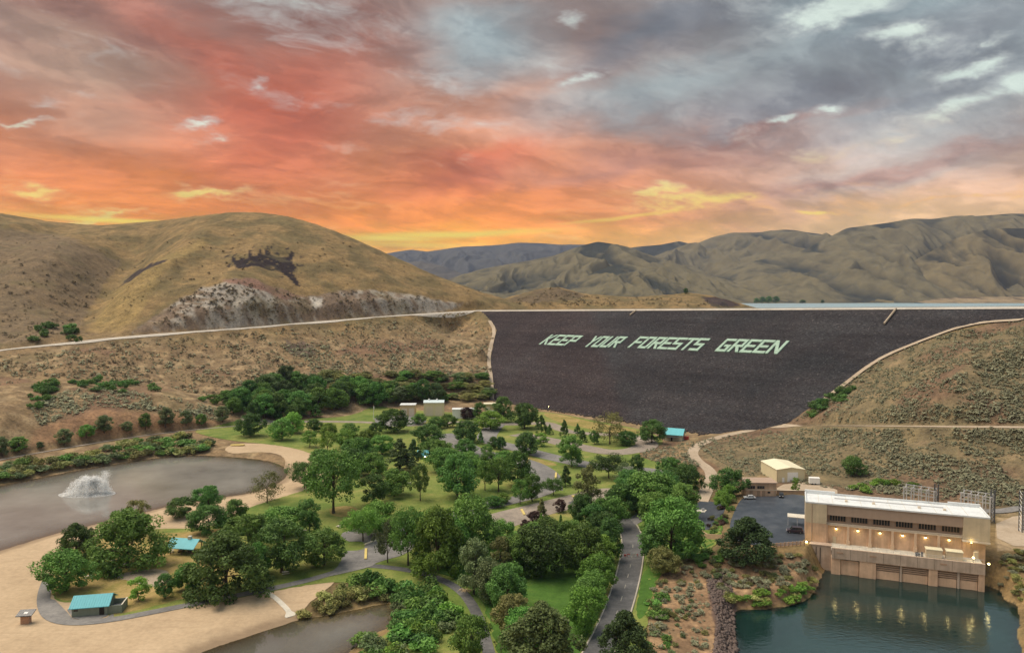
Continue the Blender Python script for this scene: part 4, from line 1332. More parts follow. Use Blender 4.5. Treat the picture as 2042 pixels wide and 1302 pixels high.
    LET = {'K': [((0, 0), (0, 1)), ((0.06, 0.46), (0.8, 1)), ((0.2, 0.5), (0.85, 0))], 'E': [((0, 0), (0, 1)), ((0, 0.08), (0.85, 0.08)), ((0, 0.5), (0.7, 0.5)), ((0, 0.92), (0.85, 0.92))],
           'P': [((0, 0), (0, 1)), ((0, 0.92), (0.8, 0.92)), ((0, 0.48), (0.8, 0.48)), ((0.8, 0.48), (0.8, 0.92))], 'Y': [((0.42, 0), (0.42, 0.5)), ((0.42, 0.45), (0, 1)), ((0.42, 0.45), (0.85, 1))],
           'O': [((0, 0.1), (0, 0.9)), ((0.8, 0.1), (0.8, 0.9)), ((0.05, 0.08), (0.75, 0.08)), ((0.05, 0.92), (0.75, 0.92))], 'U': [((0, 0.1), (0, 1)), ((0.8, 0.1), (0.8, 1)), ((0.05, 0.08), (0.75, 0.08))],
           'R': [((0, 0), (0, 1)), ((0, 0.92), (0.8, 0.92)), ((0, 0.48), (0.8, 0.48)), ((0.8, 0.48), (0.8, 0.92)), ((0.35, 0.48), (0.85, 0))], 'F': [((0, 0), (0, 1)), ((0, 0.5), (0.7, 0.5)), ((0, 0.92), (0.85, 0.92))],
           'S': [((0, 0.08), (0.8, 0.08)), ((0.8, 0.1), (0.8, 0.5)), ((0, 0.5), (0.8, 0.5)), ((0, 0.5), (0, 0.9)), ((0, 0.92), (0.82, 0.92))], 'T': [((0.42, 0), (0.42, 0.9)), ((-0.02, 0.92), (0.86, 0.92))],
           'G': [((0, 0.1), (0, 0.9)), ((0.05, 0.08), (0.8, 0.08)), ((0.05, 0.92), (0.82, 0.92)), ((0.8, 0.1), (0.8, 0.45)), ((0.45, 0.45), (0.8, 0.45))], 'N': [((0, 0), (0, 1)), ((0.85, 0), (0.85, 1)), ((0.04, 0.95), (0.8, 0.05))]}
    WORDS = [('KEEP', (1076, 687.5), (1139, 690.5)), ('YOUR', (1163, 692), (1228, 693.5)), ('FORESTS', (1253, 694), (1393, 700)), ('GREEN', (1427, 701), (1551, 706.5))]
    for wd, pl, pr in WORDS:
        a0, s0 = ps(*pl)
        a1, s1 = ps(*pr)
        pitch = (a1 - a0) / (len(wd) - 0.14)
        hs = 17.0
        wid = pitch * 0.86
        for i, ch in enumerate(wd):
            mb = MB()
            for q, ((x0, y0), (x1, y1)) in enumerate(LET[ch]):
                A = np.array((a0 + i * pitch + x0 * wid * 0.98, s0 + (s1 - s0) * i / len(wd) + y0 * hs))
                B = np.array((a0 + i * pitch + x1 * wid * 0.98, s0 + (s1 - s0) * i / len(wd) + y1 * hs))
                horiz = abs(y1 - y0) < 0.02
                th = (0.084 * hs if horiz else 0.126 * wid)
                d = B - A
                d /= np.linalg.norm(d)
                nn = np.array((-d[1], d[0])) * th if horiz or x0 == x1 else np.array((1.0, 0.0)) * th * 1.15
                if x0 == x1 or horiz:
                    ext = d * (th * 0.8)
                    A, B = A - ext * (0 if not horiz else 1), B + ext * (0 if not horiz else 1)
                c4 = [A - nn, B - nn, B + nn, A + nn]
                vv = []
                for lift in (0.55 + 0.03 * q, -0.6):
                    for c in c4:
                        vv.append(dam_pt(c[0], c[1] - lift * 0.45, c[1] / 2 + lift * 0.89) + inv)
                mb.add(vv, [(0, 1, 2, 3), (7, 6, 5, 4), (0, 4, 5, 1), (1, 5, 6, 2), (2, 6, 7, 3), (3, 7, 4, 0)])
            o = mb.build('letter', paint, root)
            o['label'] = 'pale green painted letter %s of the slogan' % ch
    # drain chutes below the crest
    for x0, y0, x1, y1 in ((1256, 630, 1268, 621), (1762, 648, 1786, 618)):
        p, q = dam_hit(x0, y0), dam_hit(x1, y1)
        MB().tube([p + inv + Vector((0, -0.5, 0.9)), q + inv + Vector((0, -0.5, 0.9))], 0.7, 6).build('drain_chute', M['gravel'], root)


M['rail'] = simple('rail_metal', (0.45, 0.44, 0.42), 0.5, 0.15, 1.0, metal=0.4)
make_dam()


def toe_stones():
    rs = np.random.RandomState(18)
    base = np.array([(1, 0, 0), (-1, 0, 0), (0, 1, 0), (0, -1, 0), (0, 0, 1), (0, 0, -1)], float)
    fc = np.array([(0, 2, 4), (2, 1, 4), (1, 3, 4), (3, 0, 4), (2, 0, 5), (1, 2, 5), (3, 1, 5), (0, 3, 5)])
    V, T = [], []
    for k in range(1500):
        if k < 900:
            a, sN = rs.uniform(-5, 205), abs(rs.normal()) * -2.2 + 1.0
        else:
            a, sN = rs.uniform(-190, 330), rs.uniform(2, 140)
        p = DA + DT * a + DN * sN
        z = max(sN / 2, float(terr(p[0], p[1])))
        if sN > 2 and float(terr(p[0], p[1])) > sN / 2 + 0.5:
            p = DA + DT * 100 + DN * 20
            z = 10
        sz = rs.uniform(0.4, 1.3) if k < 900 else rs.uniform(0.3, 0.65)
        vv = base * sz * rs.uniform(0.6, 1.3, (6, 1)) + rs.normal(size=(6, 3)) * sz * 0.15
        V.append(vv * np.array((1, 1, 0.8)) + np.array((p[0], p[1], z + 0.25)))
        T.append(fc + 6 * k)
    mat = ground_mat('dam_stone', [(0.3, (0.03, 0.027, 0.027)), (0.5, (0.06, 0.05, 0.048)), (0.7, (0.12, 0.105, 0.10))], 0.3, 2.0)
    tag(link('dam_boulders', np_mesh('dam_boulders', np.concatenate(V), tris=np.concatenate(T)), mat), 'loose dark boulders along the toe and slope of the dam', 'boulders', kind='stuff')


toe_stones()
# ================================================================== TREES AND SHRUBS
def leaf_mesh(name, cen, rad, per, size, seed, squash=0.85, up=0.25, verts_extra=None, clump_tint=0.55, bottom=None):
    """leaf-sized faces spread through clumps"""
    rs = np.random.RandomState(seed)
    cen = np.asarray(cen, float)
    rad = np.asarray(rad, float)
    n = len(cen)
    idx = np.repeat(np.arange(n), per)
    d = rs.normal(size=(len(idx), 3))
    d /= np.linalg.norm(d, axis=1)[:, None]
    r = rad[idx] * rs.uniform(0.35, 1.0, len(idx)) ** 0.6
    P = cen[idx] + d * r[:, None] * np.array((1, 1, squash))
    if bottom is not None:
        P[:, 2] = np.maximum(P[:, 2], bottom)
    nr = d * 0.9 + rs.normal(size=d.shape) * 0.55 + np.array((0, 0, up))
    nr /= np.linalg.norm(nr, axis=1)[:, None]
    t = np.cross(nr, rs.normal(size=d.shape))
    t /= np.linalg.norm(t, axis=1)[:, None] + 1e-9
    b = np.cross(nr, t)
    s = size * rs.uniform(0.6, 1.4, len(idx))[:, None]
    e = rs.uniform(0.55, 1.0, len(idx))[:, None]
    V = np.stack([P - t * s, P - b * s * e * 0.8 + nr * s * 0.2, P + t * s, P + b * s * e * 0.8 - nr * s * 0.15], 1).reshape(-1, 3)
    Q = np.arange(len(V)).reshape(-1, 4)
    me = np_mesh(name, V, quads=Q)
    ct = rs.uniform(0, 1, n)[idx]
    tint = np.clip(clump_tint * ct + (1 - clump_tint) * rs.uniform(0, 1, len(idx)), 0, 1)
    a_ = me.attributes.new('tint', 'FLOAT', 'FACE')
    a_.data.foreach_set('value', tint.astype(np.float32))
    return me


def profile(kind, t):
    return {'round': math.sqrt(max(0, 1 - (2 * t - 0.9) ** 2 / 1.21)), 'spread': (max(0.0, math.sin(math.pi * (0.12 + 0.80 * t)))) ** 0.6, 'cone': (1 - t) ** 0.75 * 0.98 + 0.02,
            'oval': math.sqrt(max(0, 1 - (2 * t - 0.85) ** 2 / 1.35)), 'column': (max(0, math.sin(math.pi * (0.10 + 0.86 * t)))) ** 0.5, 'pine': (1 - t ** 1.5) ** 0.8 * min(1, 0.55 + 2.2 * t), 'willow': math.sqrt(max(0, 1 - (1.02 * t) ** 2.2))}[kind]


def tree_proto(kind, seed, h=10.0, wd=8.0, crown0=0.16, clumps=60, per=75, size=0.30, crad=0.15, trunk_r=0.28, sparse=1.0, lean=0.0):
    """returns trunk mesh and crown mesh of one tree, foot at the origin"""
    rnd = random.Random(seed)
    ph = [rnd.uniform(0, 6.28) for _ in range(6)]
    cen, rad = [], []
    for k in range(clumps):
        t = (k + rnd.random()) / clumps
        t = t ** (0.85 if kind in ('cone', 'pine') else 0.95)
        th = rnd.uniform(0, 2 * math.pi)
        lob = 1 + 0.22 * math.sin(2 * th + ph[0] + 3 * t) + 0.17 * math.sin(3 * th + ph[1] - 5 * t) + 0.15 * math.sin(5 * th + ph[2] + 7 * t)
        r = 0.5 * wd * profile(kind, t) * lob * (0.45 + 0.5 * rnd.random() ** 0.5)
        z = h * (crown0 + (1 - crown0) * (0.04 + 0.90 * t)) + rnd.uniform(-0.03, 0.03) * h
        cr = crad * wd * rnd.uniform(0.6, 1.5) * (1.0 if kind not in ('cone', 'pine', 'column') else 0.55 + 0.6 * profile(kind, t))
        if kind == 'willow' and t < 0.5:
            z -= 0.03 * h
        cen.append((r * math.cos(th) + lean * t * wd, r * math.sin(th), z))
        rad.append(cr)
    if kind in ('cone', 'column'):
        cen.append((lean * wd, 0, h * 0.95))
        rad.append(0.05 * wd)
    crown = leaf_mesh('crown_' + kind, cen, rad, int(per * sparse * 1.9), size * 0.76, seed, bottom=0.12 * size)
    mb = MB()
    top = h * (0.55 if kind not in ('cone', 'pine', 'column') else 0.85)
    pts, rr = [], []
    bx, by = rnd.uniform(-0.4, 0.4), rnd.uniform(-0.4, 0.4)
    for k in range(6):
        f = k / 5
        pts.append((bx * f * f + lean * f * wd * 0.6, by * f * f, top * f - (0.25 if k == 0 else 0)))
        rr.append(trunk_r * (1.25 if k == 0 else 1 - 0.75 * f))
    mb.tube(pts, rr, 7)
    for k in range(9):
        c = cen[rnd.randrange(len(cen))]
        f = rnd.uniform(0.35, 0.9)
        b0 = Vector((bx * f * f + lean * f * wd * 0.6, by * f * f, top * f))
        c = Vector(c)
        mid = (b0 + c) / 2 + Vector((0, 0, 0.06 * h))
        mb.tube([b0, mid, c], [trunk_r * 0.42 * (1.1 - f * 0.5), trunk_r * 0.27, trunk_r * 0.08], 5)
    return mb.mesh('trunk_' + kind), crown


BARK = ground_mat('bark', [(0.3, (0.05, 0.038, 0.03)), (0.5, (0.09, 0.07, 0.052)), (0.7, (0.14, 0.11, 0.085))], 0.8, 6.0)
LM = {
    'dark': leaf_mat('leaf_dark', (0.0383, 0.0890, 0.0253), (0.1432, 0.2822, 0.0655)),
    'mid': leaf_mat('leaf_mid', (0.0475, 0.1185, 0.0262), (0.1904, 0.3578, 0.0741)),
    'bright': leaf_mat('leaf_bright', (0.0718, 0.1633, 0.0249), (0.2581, 0.4293, 0.0746)),
    'olive': leaf_mat('leaf_olive', (0.0918, 0.1047, 0.0355), (0.2754, 0.2761, 0.1001)),
    'needle': leaf_mat('needle', (0.0245, 0.0524, 0.0194), (0.0979, 0.1571, 0.0504), 0.12),
    'needle_brown': leaf_mat('needle_brown', (0.0388, 0.0569, 0.0204), (0.1511, 0.1861, 0.0610), 0.12),
    'purple': leaf_mat('leaf_purple', (0.0367, 0.0228, 0.0210), (0.1224, 0.0685, 0.0581)),
    'grey': leaf_mat('leaf_grey', (0.0714, 0.1104, 0.0484), (0.2142, 0.2856, 0.1260)),
    'sage': leaf_mat('leaf_sage', (0.1444, 0.1520, 0.0928), (0.3726, 0.3881, 0.2551), 0.1, 0.9),
    'sagedark': leaf_mat('leaf_sagedark', (0.0720, 0.0642, 0.0366), (0.2070, 0.1783, 0.0996), 0.1, 0.9),
    'reed': leaf_mat('leaf_reed', (0.1530, 0.1752, 0.0517), (0.4284, 0.4379, 0.1534)),
}
PROTO = {}
spec = {  # kind: (profile, height, width, crown start, clumps, per clump, leaf size, clump radius, trunk, sparse)
    'round': ('round', 10, 9, 0.13, 74, 80, 0.27, 0.135, 0.30, 1.0), 'spread': ('spread', 10, 11, 0.34, 70, 70, 0.27, 0.12, 0.28, 0.9), 'loose': ('round', 10, 8.5, 0.26, 46, 62, 0.26, 0.125, 0.24, 0.9),
    'cone': ('cone', 10, 6, 0.05, 74, 62, 0.22, 0.115, 0.20, 1.0), 'oval': ('oval', 10, 6.5, 0.15, 62, 72, 0.24, 0.145, 0.22, 1.0), 'column': ('column', 12, 4.6, 0.05, 66, 60, 0.22, 0.17, 0.20, 1.0),
    'pine': ('pine', 10, 9, 0.04, 110, 80, 0.22, 0.105, 0.26, 1.0), 'willow': ('willow', 10, 11, 0.03, 100, 85, 0.27, 0.115, 0.34, 1.0), 'thin': ('round', 10, 9, 0.14, 54, 46, 0.22, 0.14, 0.22, 0.75), 'sapling': ('oval', 6, 3.6, 0.12, 30, 60, 0.19, 0.18, 0.09, 1.0)}
for k, sp in spec.items():
    PROTO[k] = []
    for v in range(3 if k in ('round', 'spread', 'loose', 'pine') else 2):
        PROTO[k].append(tree_proto(sp[0], 100 + 7 * v + sum(map(ord, k)), *sp[1:]) + (sp[1], sp[2]))
_tr = random.Random(11)
_first = {}


def plant_tree(kind, mat, x, y, width, height, label, group=None, name='tree', cat='tree', var=None, zoff=0.0):
    tm, cm_, ph, pw = PROTO[kind][_tr.randrange(len(PROTO[kind])) if var is None else var]
    key = (id(cm_), mat)
    if key not in _first:
        c2 = cm_.copy()
        c2.materials.clear()
        c2.materials.append(LM[mat])
        if not tm.materials:
            tm.materials.append(BARK)
        _first[key] = c2
    z = float(terr(x, y))
    root = empty(name, (x, y, z - 0.05 + zoff), _tr.uniform(0, 6.28))
    root.scale = (width / pw, width / pw, height / ph)
    tag(root, label, cat, group)
    link('trunk', tm, None, root)
    link('crown', _first[key], None, root)
    return root


def tree_px(kind, mat, bx, by, wpx, hpx, label, group=None, name='tree', cat='tree', z=None):
    p = hit(bx, by)
    k = p.y / F
    near = min(1.0, max(0.0, (by - 960) / 120.0))
    return plant_tree(kind, mat, p.x, p.y, wpx * k * (0.97 + 0.09 * near), hpx * k * (0.95 + 0.06 * near), label, group, name, cat)


GP = 'trees in the riverside park'
TREES = [
    # island between the two ponds
    ('round', 'mid', 130, 1180, 86, 84, 'rounded green tree standing close behind the teal-roofed restroom'),
    ('pine', 'dark', 152, 1116, 78, 78, 'dark dense tree on the beach side of the big willow'),
    ('column', 'needle', 181, 1096, 24, 44, 'narrow dark tree squeezed beside the dark tree by the beach'),
    ('willow', 'mid', 254, 1132, 130, 114, 'huge broad willow shading picnic tables beside the sand court'),
    ('loose', 'olive', 272, 1062, 48, 66, 'dull olive tree peeping up behind the huge willow'),
    ('round', 'dark', 358, 1033, 50, 42, 'small dark round tree alone on the sand by the pond'),
    ('round', 'dark', 415, 1020, 54, 54, 'dark rounded tree at the shore, rear one of a pair'),
    ('round', 'dark', 417, 1064, 70, 58, 'dark rounded tree, front one of the pair near the picnic shelter'),
    ('oval', 'mid', 469, 1052, 42, 58, 'upright tree just right of the dark pair above the picnic shelter'),
    ('round', 'mid', 496, 1100, 82, 76, 'green tree rising behind the largest tree beyond the picnic shelter'),
    ('willow', 'dark', 450, 1188, 138, 124, 'massive dark green tree right of the teal picnic shelter'),
    ('sapling', 'bright', 277, 1200, 35, 50, 'young bright tree on the lawn right of the restroom'),
    ('oval', 'dark', 329, 1194, 36, 52, 'slim dark tree at the left edge of the massive tree'),
    ('round', 'mid', 374, 1178, 54, 56, 'middling tree tucked against the massive dark tree'),
    ('round', 'dark', 562, 1142, 98, 106, 'big dark tree above the lawn beside the footpath and boat ramp'),
    ('round', 'mid', 512, 1160, 50, 80, 'leafy tree wedged between the massive tree and its big neighbour'),
    ('oval', 'dark', 617, 1066, 50, 72, 'dark upright tree on open lawn north of the car park'),
    ('round', 'mid', 560, 1068, 78, 58, 'green crown showing behind the big dark footpath tree'),
    ('round', 'mid', 646, 1127, 78, 72, 'round tree at the corner of the small car park'),
    ('spread', 'mid', 665, 1024, 116, 122, 'tall spreading tree with a bare trunk over the bald lawn patch'),
    ('spread', 'dark', 607, 974, 60, 54, 'dark leaning tree at the end of the curved beach'),
    ('thin', 'olive', 533, 1003, 62, 66, 'thin see-through tree at the water edge of the beach'),
    ('oval', 'dark', 745, 1006, 52, 64, 'dark tree on the mown lawn right of the spreading tree'),
    ('round', 'mid', 786, 990, 60, 58, 'wide green tree beside a white table on the lawn'),
    ('loose', 'mid', 838, 999, 42, 78, 'slender tree alone in the middle of the mown lawn'),
    ('cone', 'needle', 798, 940, 66, 70, 'dark evergreen left of the small teal kiosk'),
    ('cone', 'needle', 824, 932, 36, 62, 'dark evergreen almost touching the small teal kiosk'),
    ('round', 'dark', 912, 993, 78, 92, 'big dark tree above the mid-park lawn and car park'),
    ('loose', 'mid', 967, 978, 42, 64, 'thin-trunked tree, left one of two on tan grass'),
    ('loose', 'mid', 994, 981, 56, 74, 'thin-trunked tree, right one of two on tan grass'),
    ('spread', 'bright', 724, 1080, 64, 64, 'bright tree with a pale trunk on the car park island'),
    ('round', 'bright', 756, 1062, 76, 62, 'light green crown behind the car park island tree'),
    ('loose', 'grey', 773, 1122, 46, 84, 'grey-green slim tree on the verge below the car park'),
    ('spread', 'mid', 814, 1128, 78, 110, 'tall twin-trunked tree on the verge right of the car park'),
    ('willow', 'bright', 872, 1142, 104, 128, 'large bright green tree in the heart of the park'),
    ('round', 'mid', 942, 1112, 88, 124, 'tall green tree behind the large bright one'),
    ('oval', 'grey', 945, 1186, 64, 112, 'grey-green tree over a pile of branches near the bend of the path'),
    ('oval', 'olive', 998, 1150, 50, 80, 'olive brown tree amid the green grove'),
    ('round', 'dark', 1078, 1150, 98, 104, 'broad dark tree at the top of the shady lawn'),
    ('oval', 'mid', 1030, 1150, 50, 84, 'green tree between the olive brown tree and the broad dark one'),
    ('round', 'mid', 1164, 1142, 80, 98, 'mid green tree at the upper right of the shady lawn'),
    ('oval', 'bright', 1196, 1140, 58, 74, 'yellow-green tree beside the entrance road, upper of the row'),
    ('round', 'bright', 1194, 1180, 62, 76, 'light green bushy tree by the entrance road, second of the row'),
    ('round', 'mid', 1180, 1206, 58, 68, 'soft green tree beside the entrance road, third of the row'),
    ('round', 'bright', 1165, 1264, 68, 96, 'leafy green tree beside the entrance road, lowest of the row'),
    ('round', 'dark', 1012, 1224, 78, 102, 'dark green tree left of the shady lawn'),
    ('pine', 'needle_brown', 1080, 1336, 152, 142, 'large brownish pine filling the bottom of the shady lawn'),
    ('round', 'olive', 1022, 1268, 74, 84, 'dull brownish tree behind the large bottom pine'),
    ('round', 'mid', 937, 1322, 64, 98, 'dense dark green tree hugging the footpath at the bottom edge'),
    ('pine', 'needle', 1246, 1332, 104, 122, 'rounded dark pine overhanging the entrance road at the bottom'),
    ('column', 'olive', 1172, 1036, 44, 112, 'tall columnar poplar at the end of the car park'),
    ('round', 'dark', 1160, 1048, 50, 64, 'dark bushy tree at the foot of the tall poplar'),
    ('cone', 'dark', 1128, 970, 27, 46, 'conical tree left of the tall poplar on the lawn strip'),
    ('spread', 'mid', 1104, 988, 40, 36, 'low umbrella-shaped tree at the corner of the gravel lot'),
    ('round', 'mid', 1061, 1000, 34, 58, 'green tree on the dirt median, right of two'),
    ('loose', 'mid', 1037, 1006, 40, 52, 'green tree on the dirt median, left of two'),
    ('round', 'mid', 1032, 968, 56, 74, 'leafy tree inside the loop of the park road'),
    ('oval', 'mid', 1140, 930, 52, 66, 'two-tiered green tree standing between two park roads'),
    ('round', 'dark', 1050, 907, 50, 48, 'dark tree at the left end of the middle road'),
    ('sapling', 'bright', 1079, 891, 25, 30, 'small light tree on dry grass in mid park'),
    ('cone', 'dark', 1080, 864, 25, 40, 'dark conifer nearest the dam grass, first of the line'),
    ('cone', 'dark', 1096, 867, 15, 23, 'little conifer at the shoulder of the first conifer'),
    ('cone', 'dark', 1125, 871, 21, 37, 'neat cone-shaped conifer standing alone below the dam'),
    ('cone', 'dark', 1152, 869, 16, 27, 'smaller conifer of the close pair below the dam'),
    ('cone', 'dark', 1162, 881, 21, 26, 'squat conifer of the close pair below the dam'),
    ('oval', 'dark', 1186, 886, 21, 30, 'small dark tree left of the big half-bare tree'),
    ('thin', 'olive', 1216, 886, 72, 68, 'big half-bare olive tree in front of the dam'),
    ('round', 'dark', 1250, 889, 38, 32, 'dark bush-like tree at the right foot of the half-bare tree'),
    ('round', 'dark', 1300, 884, 50, 50, 'dark tree next to the teal-roofed house'),
    ('round', 'dark', 1046, 855, 54, 54, 'dense dark round tree at the left toe of the dam'),
    ('oval', 'dark', 1004, 842, 44, 54, 'dark tall tree against the left end of the dam'),
    ('round', 'bright', 978, 857, 56, 40, 'fresh green tree right of the long white shed'),
    ('oval', 'dark', 956, 836, 25, 36, 'dark tree between the white shed and the dam track'),
    ('round', 'purple', 932, 836, 28, 26, 'purple-leaved tree in front of the long white shed'),
    ('round', 'mid', 893, 852, 34, 27, 'round green tree right of the tall beige shed'),
    ('round', 'dark', 868, 855, 32, 26, 'dark tree in front of the tall beige shed'),
    ('round', 'mid', 836, 846, 30, 23, 'green tree left of the tall beige shed'),
    ('round', 'mid', 786, 862, 60, 50, 'wide green tree between the flagpole and the small beige shed'),
    ('oval', 'dark', 748, 874, 28, 34, 'dark tree below the flagpole'),
    ('round', 'dark', 930, 882, 54, 46, 'dark tree between the two ends of the upper park road'),
    ('cone', 'dark', 959, 886, 15, 30, 'tiny dark conifer beside the upper road bend'),
    ('round', 'dark', 984, 895, 21, 26, 'tiny round tree on the road verge, left of two'),
    ('round', 'dark', 998, 897, 22, 28, 'tiny round tree on the road verge, right of two'),
    ('round', 'dark', 854, 892, 58, 48, 'dark tree left of the grey asphalt turning circle'),
    ('round', 'mid', 870, 914, 58, 40, 'green tree just above the small teal kiosk'),
    ('round', 'mid', 928, 907, 42, 34, 'green tree below the turning circle'),
    ('loose', 'mid', 972, 914, 30, 30, 'small loose tree on the yellow strip of grass'),
    ('round', 'dark', 975, 937, 36, 38, 'dark low tree beside the bending road'),
    ('round', 'dark', 500, 870, 50, 48, 'dark tree at the end of the far footpath by the yellow raft'),
    ('round', 'mid', 562, 878, 46, 46, 'dark tree above the curved beach, front of two'),
    ('round', 'bright', 585, 864, 42, 44, 'lighter tree above the curved beach, rear of two'),
    ('round', 'dark', 627, 861, 29, 27, 'little dark tree near the far access road'),
    ('round', 'bright', 655, 870, 32, 28, 'low light tree left of the flagpole lawn'),
    ('round', 'mid', 697, 874, 36, 32, 'green tree below the flagpole lawn'),
    ('round', 'bright', 690, 893, 42, 38, 'pale green tree in the crowded upper grove, right of the twin pale ones'),
    ('round', 'bright', 734, 893, 42, 38, 'pale green tree at the top right of the crowded upper grove'),
    ('loose', 'bright', 618, 892, 38, 36, 'airy pale tree above the curved beach'),
    ('loose', 'bright', 653, 900, 42, 42, 'airy pale tree with a visible trunk beside the curved beach'),
    ('round', 'mid', 716, 917, 62, 48, 'rounded tree in the middle of the upper grove'),
    ('round', 'mid', 640, 933, 52, 40, 'tree leaning over the right end of the curved beach'),
    ('round', 'mid', 762, 907, 48, 42, 'green tree left of the dark evergreens'),
    ('round', 'dark', 705, 948, 62, 58, 'deep green tree behind the tall spreading tree'),
    ('round', 'mid', 744, 948, 52, 48, 'green tree behind the dark lawn tree'),
    ('round', 'mid', 886, 942, 62, 52, 'leafy tree right of the small teal kiosk'),
    ('round', 'mid', 936, 945, 52, 46, 'leafy tree behind the two on tan grass'),
    ('round', 'mid', 1004, 942, 48, 46, 'leafy tree at the outer bend of the park road'),
    ('spread', 'dark', 1214, 954, 66, 50, 'wide dark tree over the lower park road'),
    ('oval', 'dark', 1272, 947, 30, 44, 'dark upright tree at the end of the lower park road'),
    ('thin', 'grey', 1250, 968, 50, 48, 'half-bare grey tree right of the wide dark one'),
    ('round', 'dark', 1338, 963, 50, 54, 'dark tree by the sagebrush patch, left of two'),
    ('round', 'dark', 1372, 980, 52, 58, 'dark tree by the curving gravel road, right of two'),
    ('round', 'mid', 1292, 1020, 98, 82, 'broad tree crowning the grove above the entrance road'),
    ('round', 'dark', 1243, 1028, 62, 66, 'dark tree where the entrance road bends'),
    ('round', 'mid', 1214, 1058, 62, 68, 'green tree left of the entrance road bend'),
    ('oval', 'dark', 1218, 1120, 52, 88, 'dark tall tree on the left verge of the entrance road by the gate'),
    ('round', 'mid', 1338, 1118, 106, 126, 'huge green tree between the entrance road and the powerhouse lot'),
    ('oval', 'dark', 1308, 1128, 58, 88, 'dark tree at the right verge of the entrance road'),
    ('round', 'olive', 1322, 1147, 52, 56, 'brownish low tree at the top of the sandy river bank'),
    ('round', 'dark', 1454, 992, 64, 60, 'dark tree left of the flat-roofed office'),
    ('pine', 'needle', 1490, 1122, 104, 96, 'broad dark pine between the lawn and the asphalt lot'),
    ('sapling', 'bright', 1586, 982, 15, 32, 'spindly sapling in front of the beige metal building'),
    ('round', 'bright', 1621, 1004, 24, 24, 'bright shrub tree at the corner of the powerhouse'),
    ('round', 'bright', 1440, 1012, 34, 34, 'bright green tree at the head of the planter strip'),
    ('sapling', 'bright', 1452, 1000, 26, 36, 'light young tree beside the dark tree near the office'),
    ('round', 'dark', 1702, 949, 42, 42, 'lone dark round tree on the sagebrush hillside'),
    ('round', 'purple', 1066, 1046, 24, 28, 'dusky purple tree on the lower edge of the gravel lot'),
    ('cone', 'olive', 1080, 1040, 26, 48, 'olive conical tree behind the dusky purple ones'),
    ('round', 'purple', 1047, 1055, 20, 20, 'small dusky purple bush tree left of the purple pair'),
    ('oval', 'purple', 1117, 1022, 22, 28, 'dusky oval tree alone by the gravel lot kerb'),
    ('cone', 'bright', 1079, 1052, 15, 30, 'tiny bright conifer at the edge of the shady lawn'),
    ('cone', 'mid', 1118, 1056, 13, 32, 'tiny slim conifer in the middle of the upper shady lawn'),
    ('round', 'mid', 1092, 1076, 60, 44, 'low green tree behind the broad dark one'),
    ('round', 'mid', 1000, 1090, 60, 52, 'green tree behind the olive brown tree'),
    ('round', 'mid', 1140, 1078, 48, 40, 'green tree above the shady lawn left of the poplar foot'),
    ('round', 'mid', 905, 1122, 72, 92, 'green tree filling the gap right of the large bright tree'),
    ('oval', 'mid', 1130, 1124, 52, 84, 'upright tree right of the broad dark tree over the shady lawn'),
    ('round', 'grey', 978, 1204, 60, 86, 'soft grey-green tree left of the dark green shady lawn tree'),
    ('round', 'dark', 1202, 1090, 50, 70, 'dark tree left of the gate on the entrance road'),
    ('oval', 'dark', 1186, 1066, 46, 62, 'dark upright tree behind the gate verge, below the poplar'),
    ('round', 'dark', 1268, 1020, 66, 66, 'dark tree arching over the entrance road bend'),
    ('round', 'mid', 1312, 1056, 74, 76, 'green tree right of the entrance road bend'),
    ('round', 'dark', 1326, 996, 66, 58, 'dark tree behind the broad grove tree'),
    ('oval', 'mid', 1362, 1036, 56, 74, 'upright green tree beside the entrance to the asphalt lot'),
    ('round', 'dark', 1255, 985, 56, 50, 'dark tree at the back of the grove above the entrance road'),
    ('round', 'mid', 1060, 1110, 60, 66, 'green tree filling in above the broad dark tree'),
    ('round', 'mid', 1165, 1222, 56, 66, 'green tree between the third and lowest roadside trees'),
    ('round', 'mid', 1040, 1290, 70, 80, 'olive-green tree at the left shoulder of the large bottom pine'),
    ('round', 'mid', 850, 1090, 60, 70, 'green tree just behind the twin-trunked verge tree'),
    ('round', 'mid', 985, 1012, 34, 24, 'low bushy tree on the kerb of the upper gravel lane'),
    ('round', 'bright', 1004, 1004, 26, 22, 'low light bush tree at the end of the upper gravel lane'),
]
for t in TREES:
    tree_px(*t, group=GP)
# young trees along the far footpath
for i, (x, y, w_, h_) in enumerate([(4, 914, 28, 42), (38, 906, 36, 32), (80, 898, 14, 14), (128, 891, 30, 34), (172, 877, 28, 28), (208, 869, 30, 38), (253, 866, 24, 22), (290, 862, 24, 34), (330, 857, 32, 42), (371, 853, 22, 32), (402, 851, 20, 24), (444, 846, 30, 34)]):
    tree_px('oval' if h_ > 30 else 'round', ('grey', 'mid', 'grey')[i % 3], x, y - 4, w_, h_, '%s young tree from the left in the row behind the far footpath' % ('first second third fourth fifth sixth seventh eighth ninth tenth eleventh twelfth'.split()[i]), 'young trees behind the far footpath')
# the wood at the foot of the hill


def thirds(x, a, b):
    k = (x - a) / (b - a)
    return 'left end' if k < 0.25 else 'left middle' if k < 0.5 else 'right middle' if k < 0.75 else 'right end'


HUE = {'mid': 'mid green', 'reed': 'straw-green', 'olive': 'olive', 'grey': 'grey-green', 'bright': 'bright green', 'dark': 'dark green', 'sage': 'silvery', 'purple': 'purplish', 'sagedark': 'brown'}


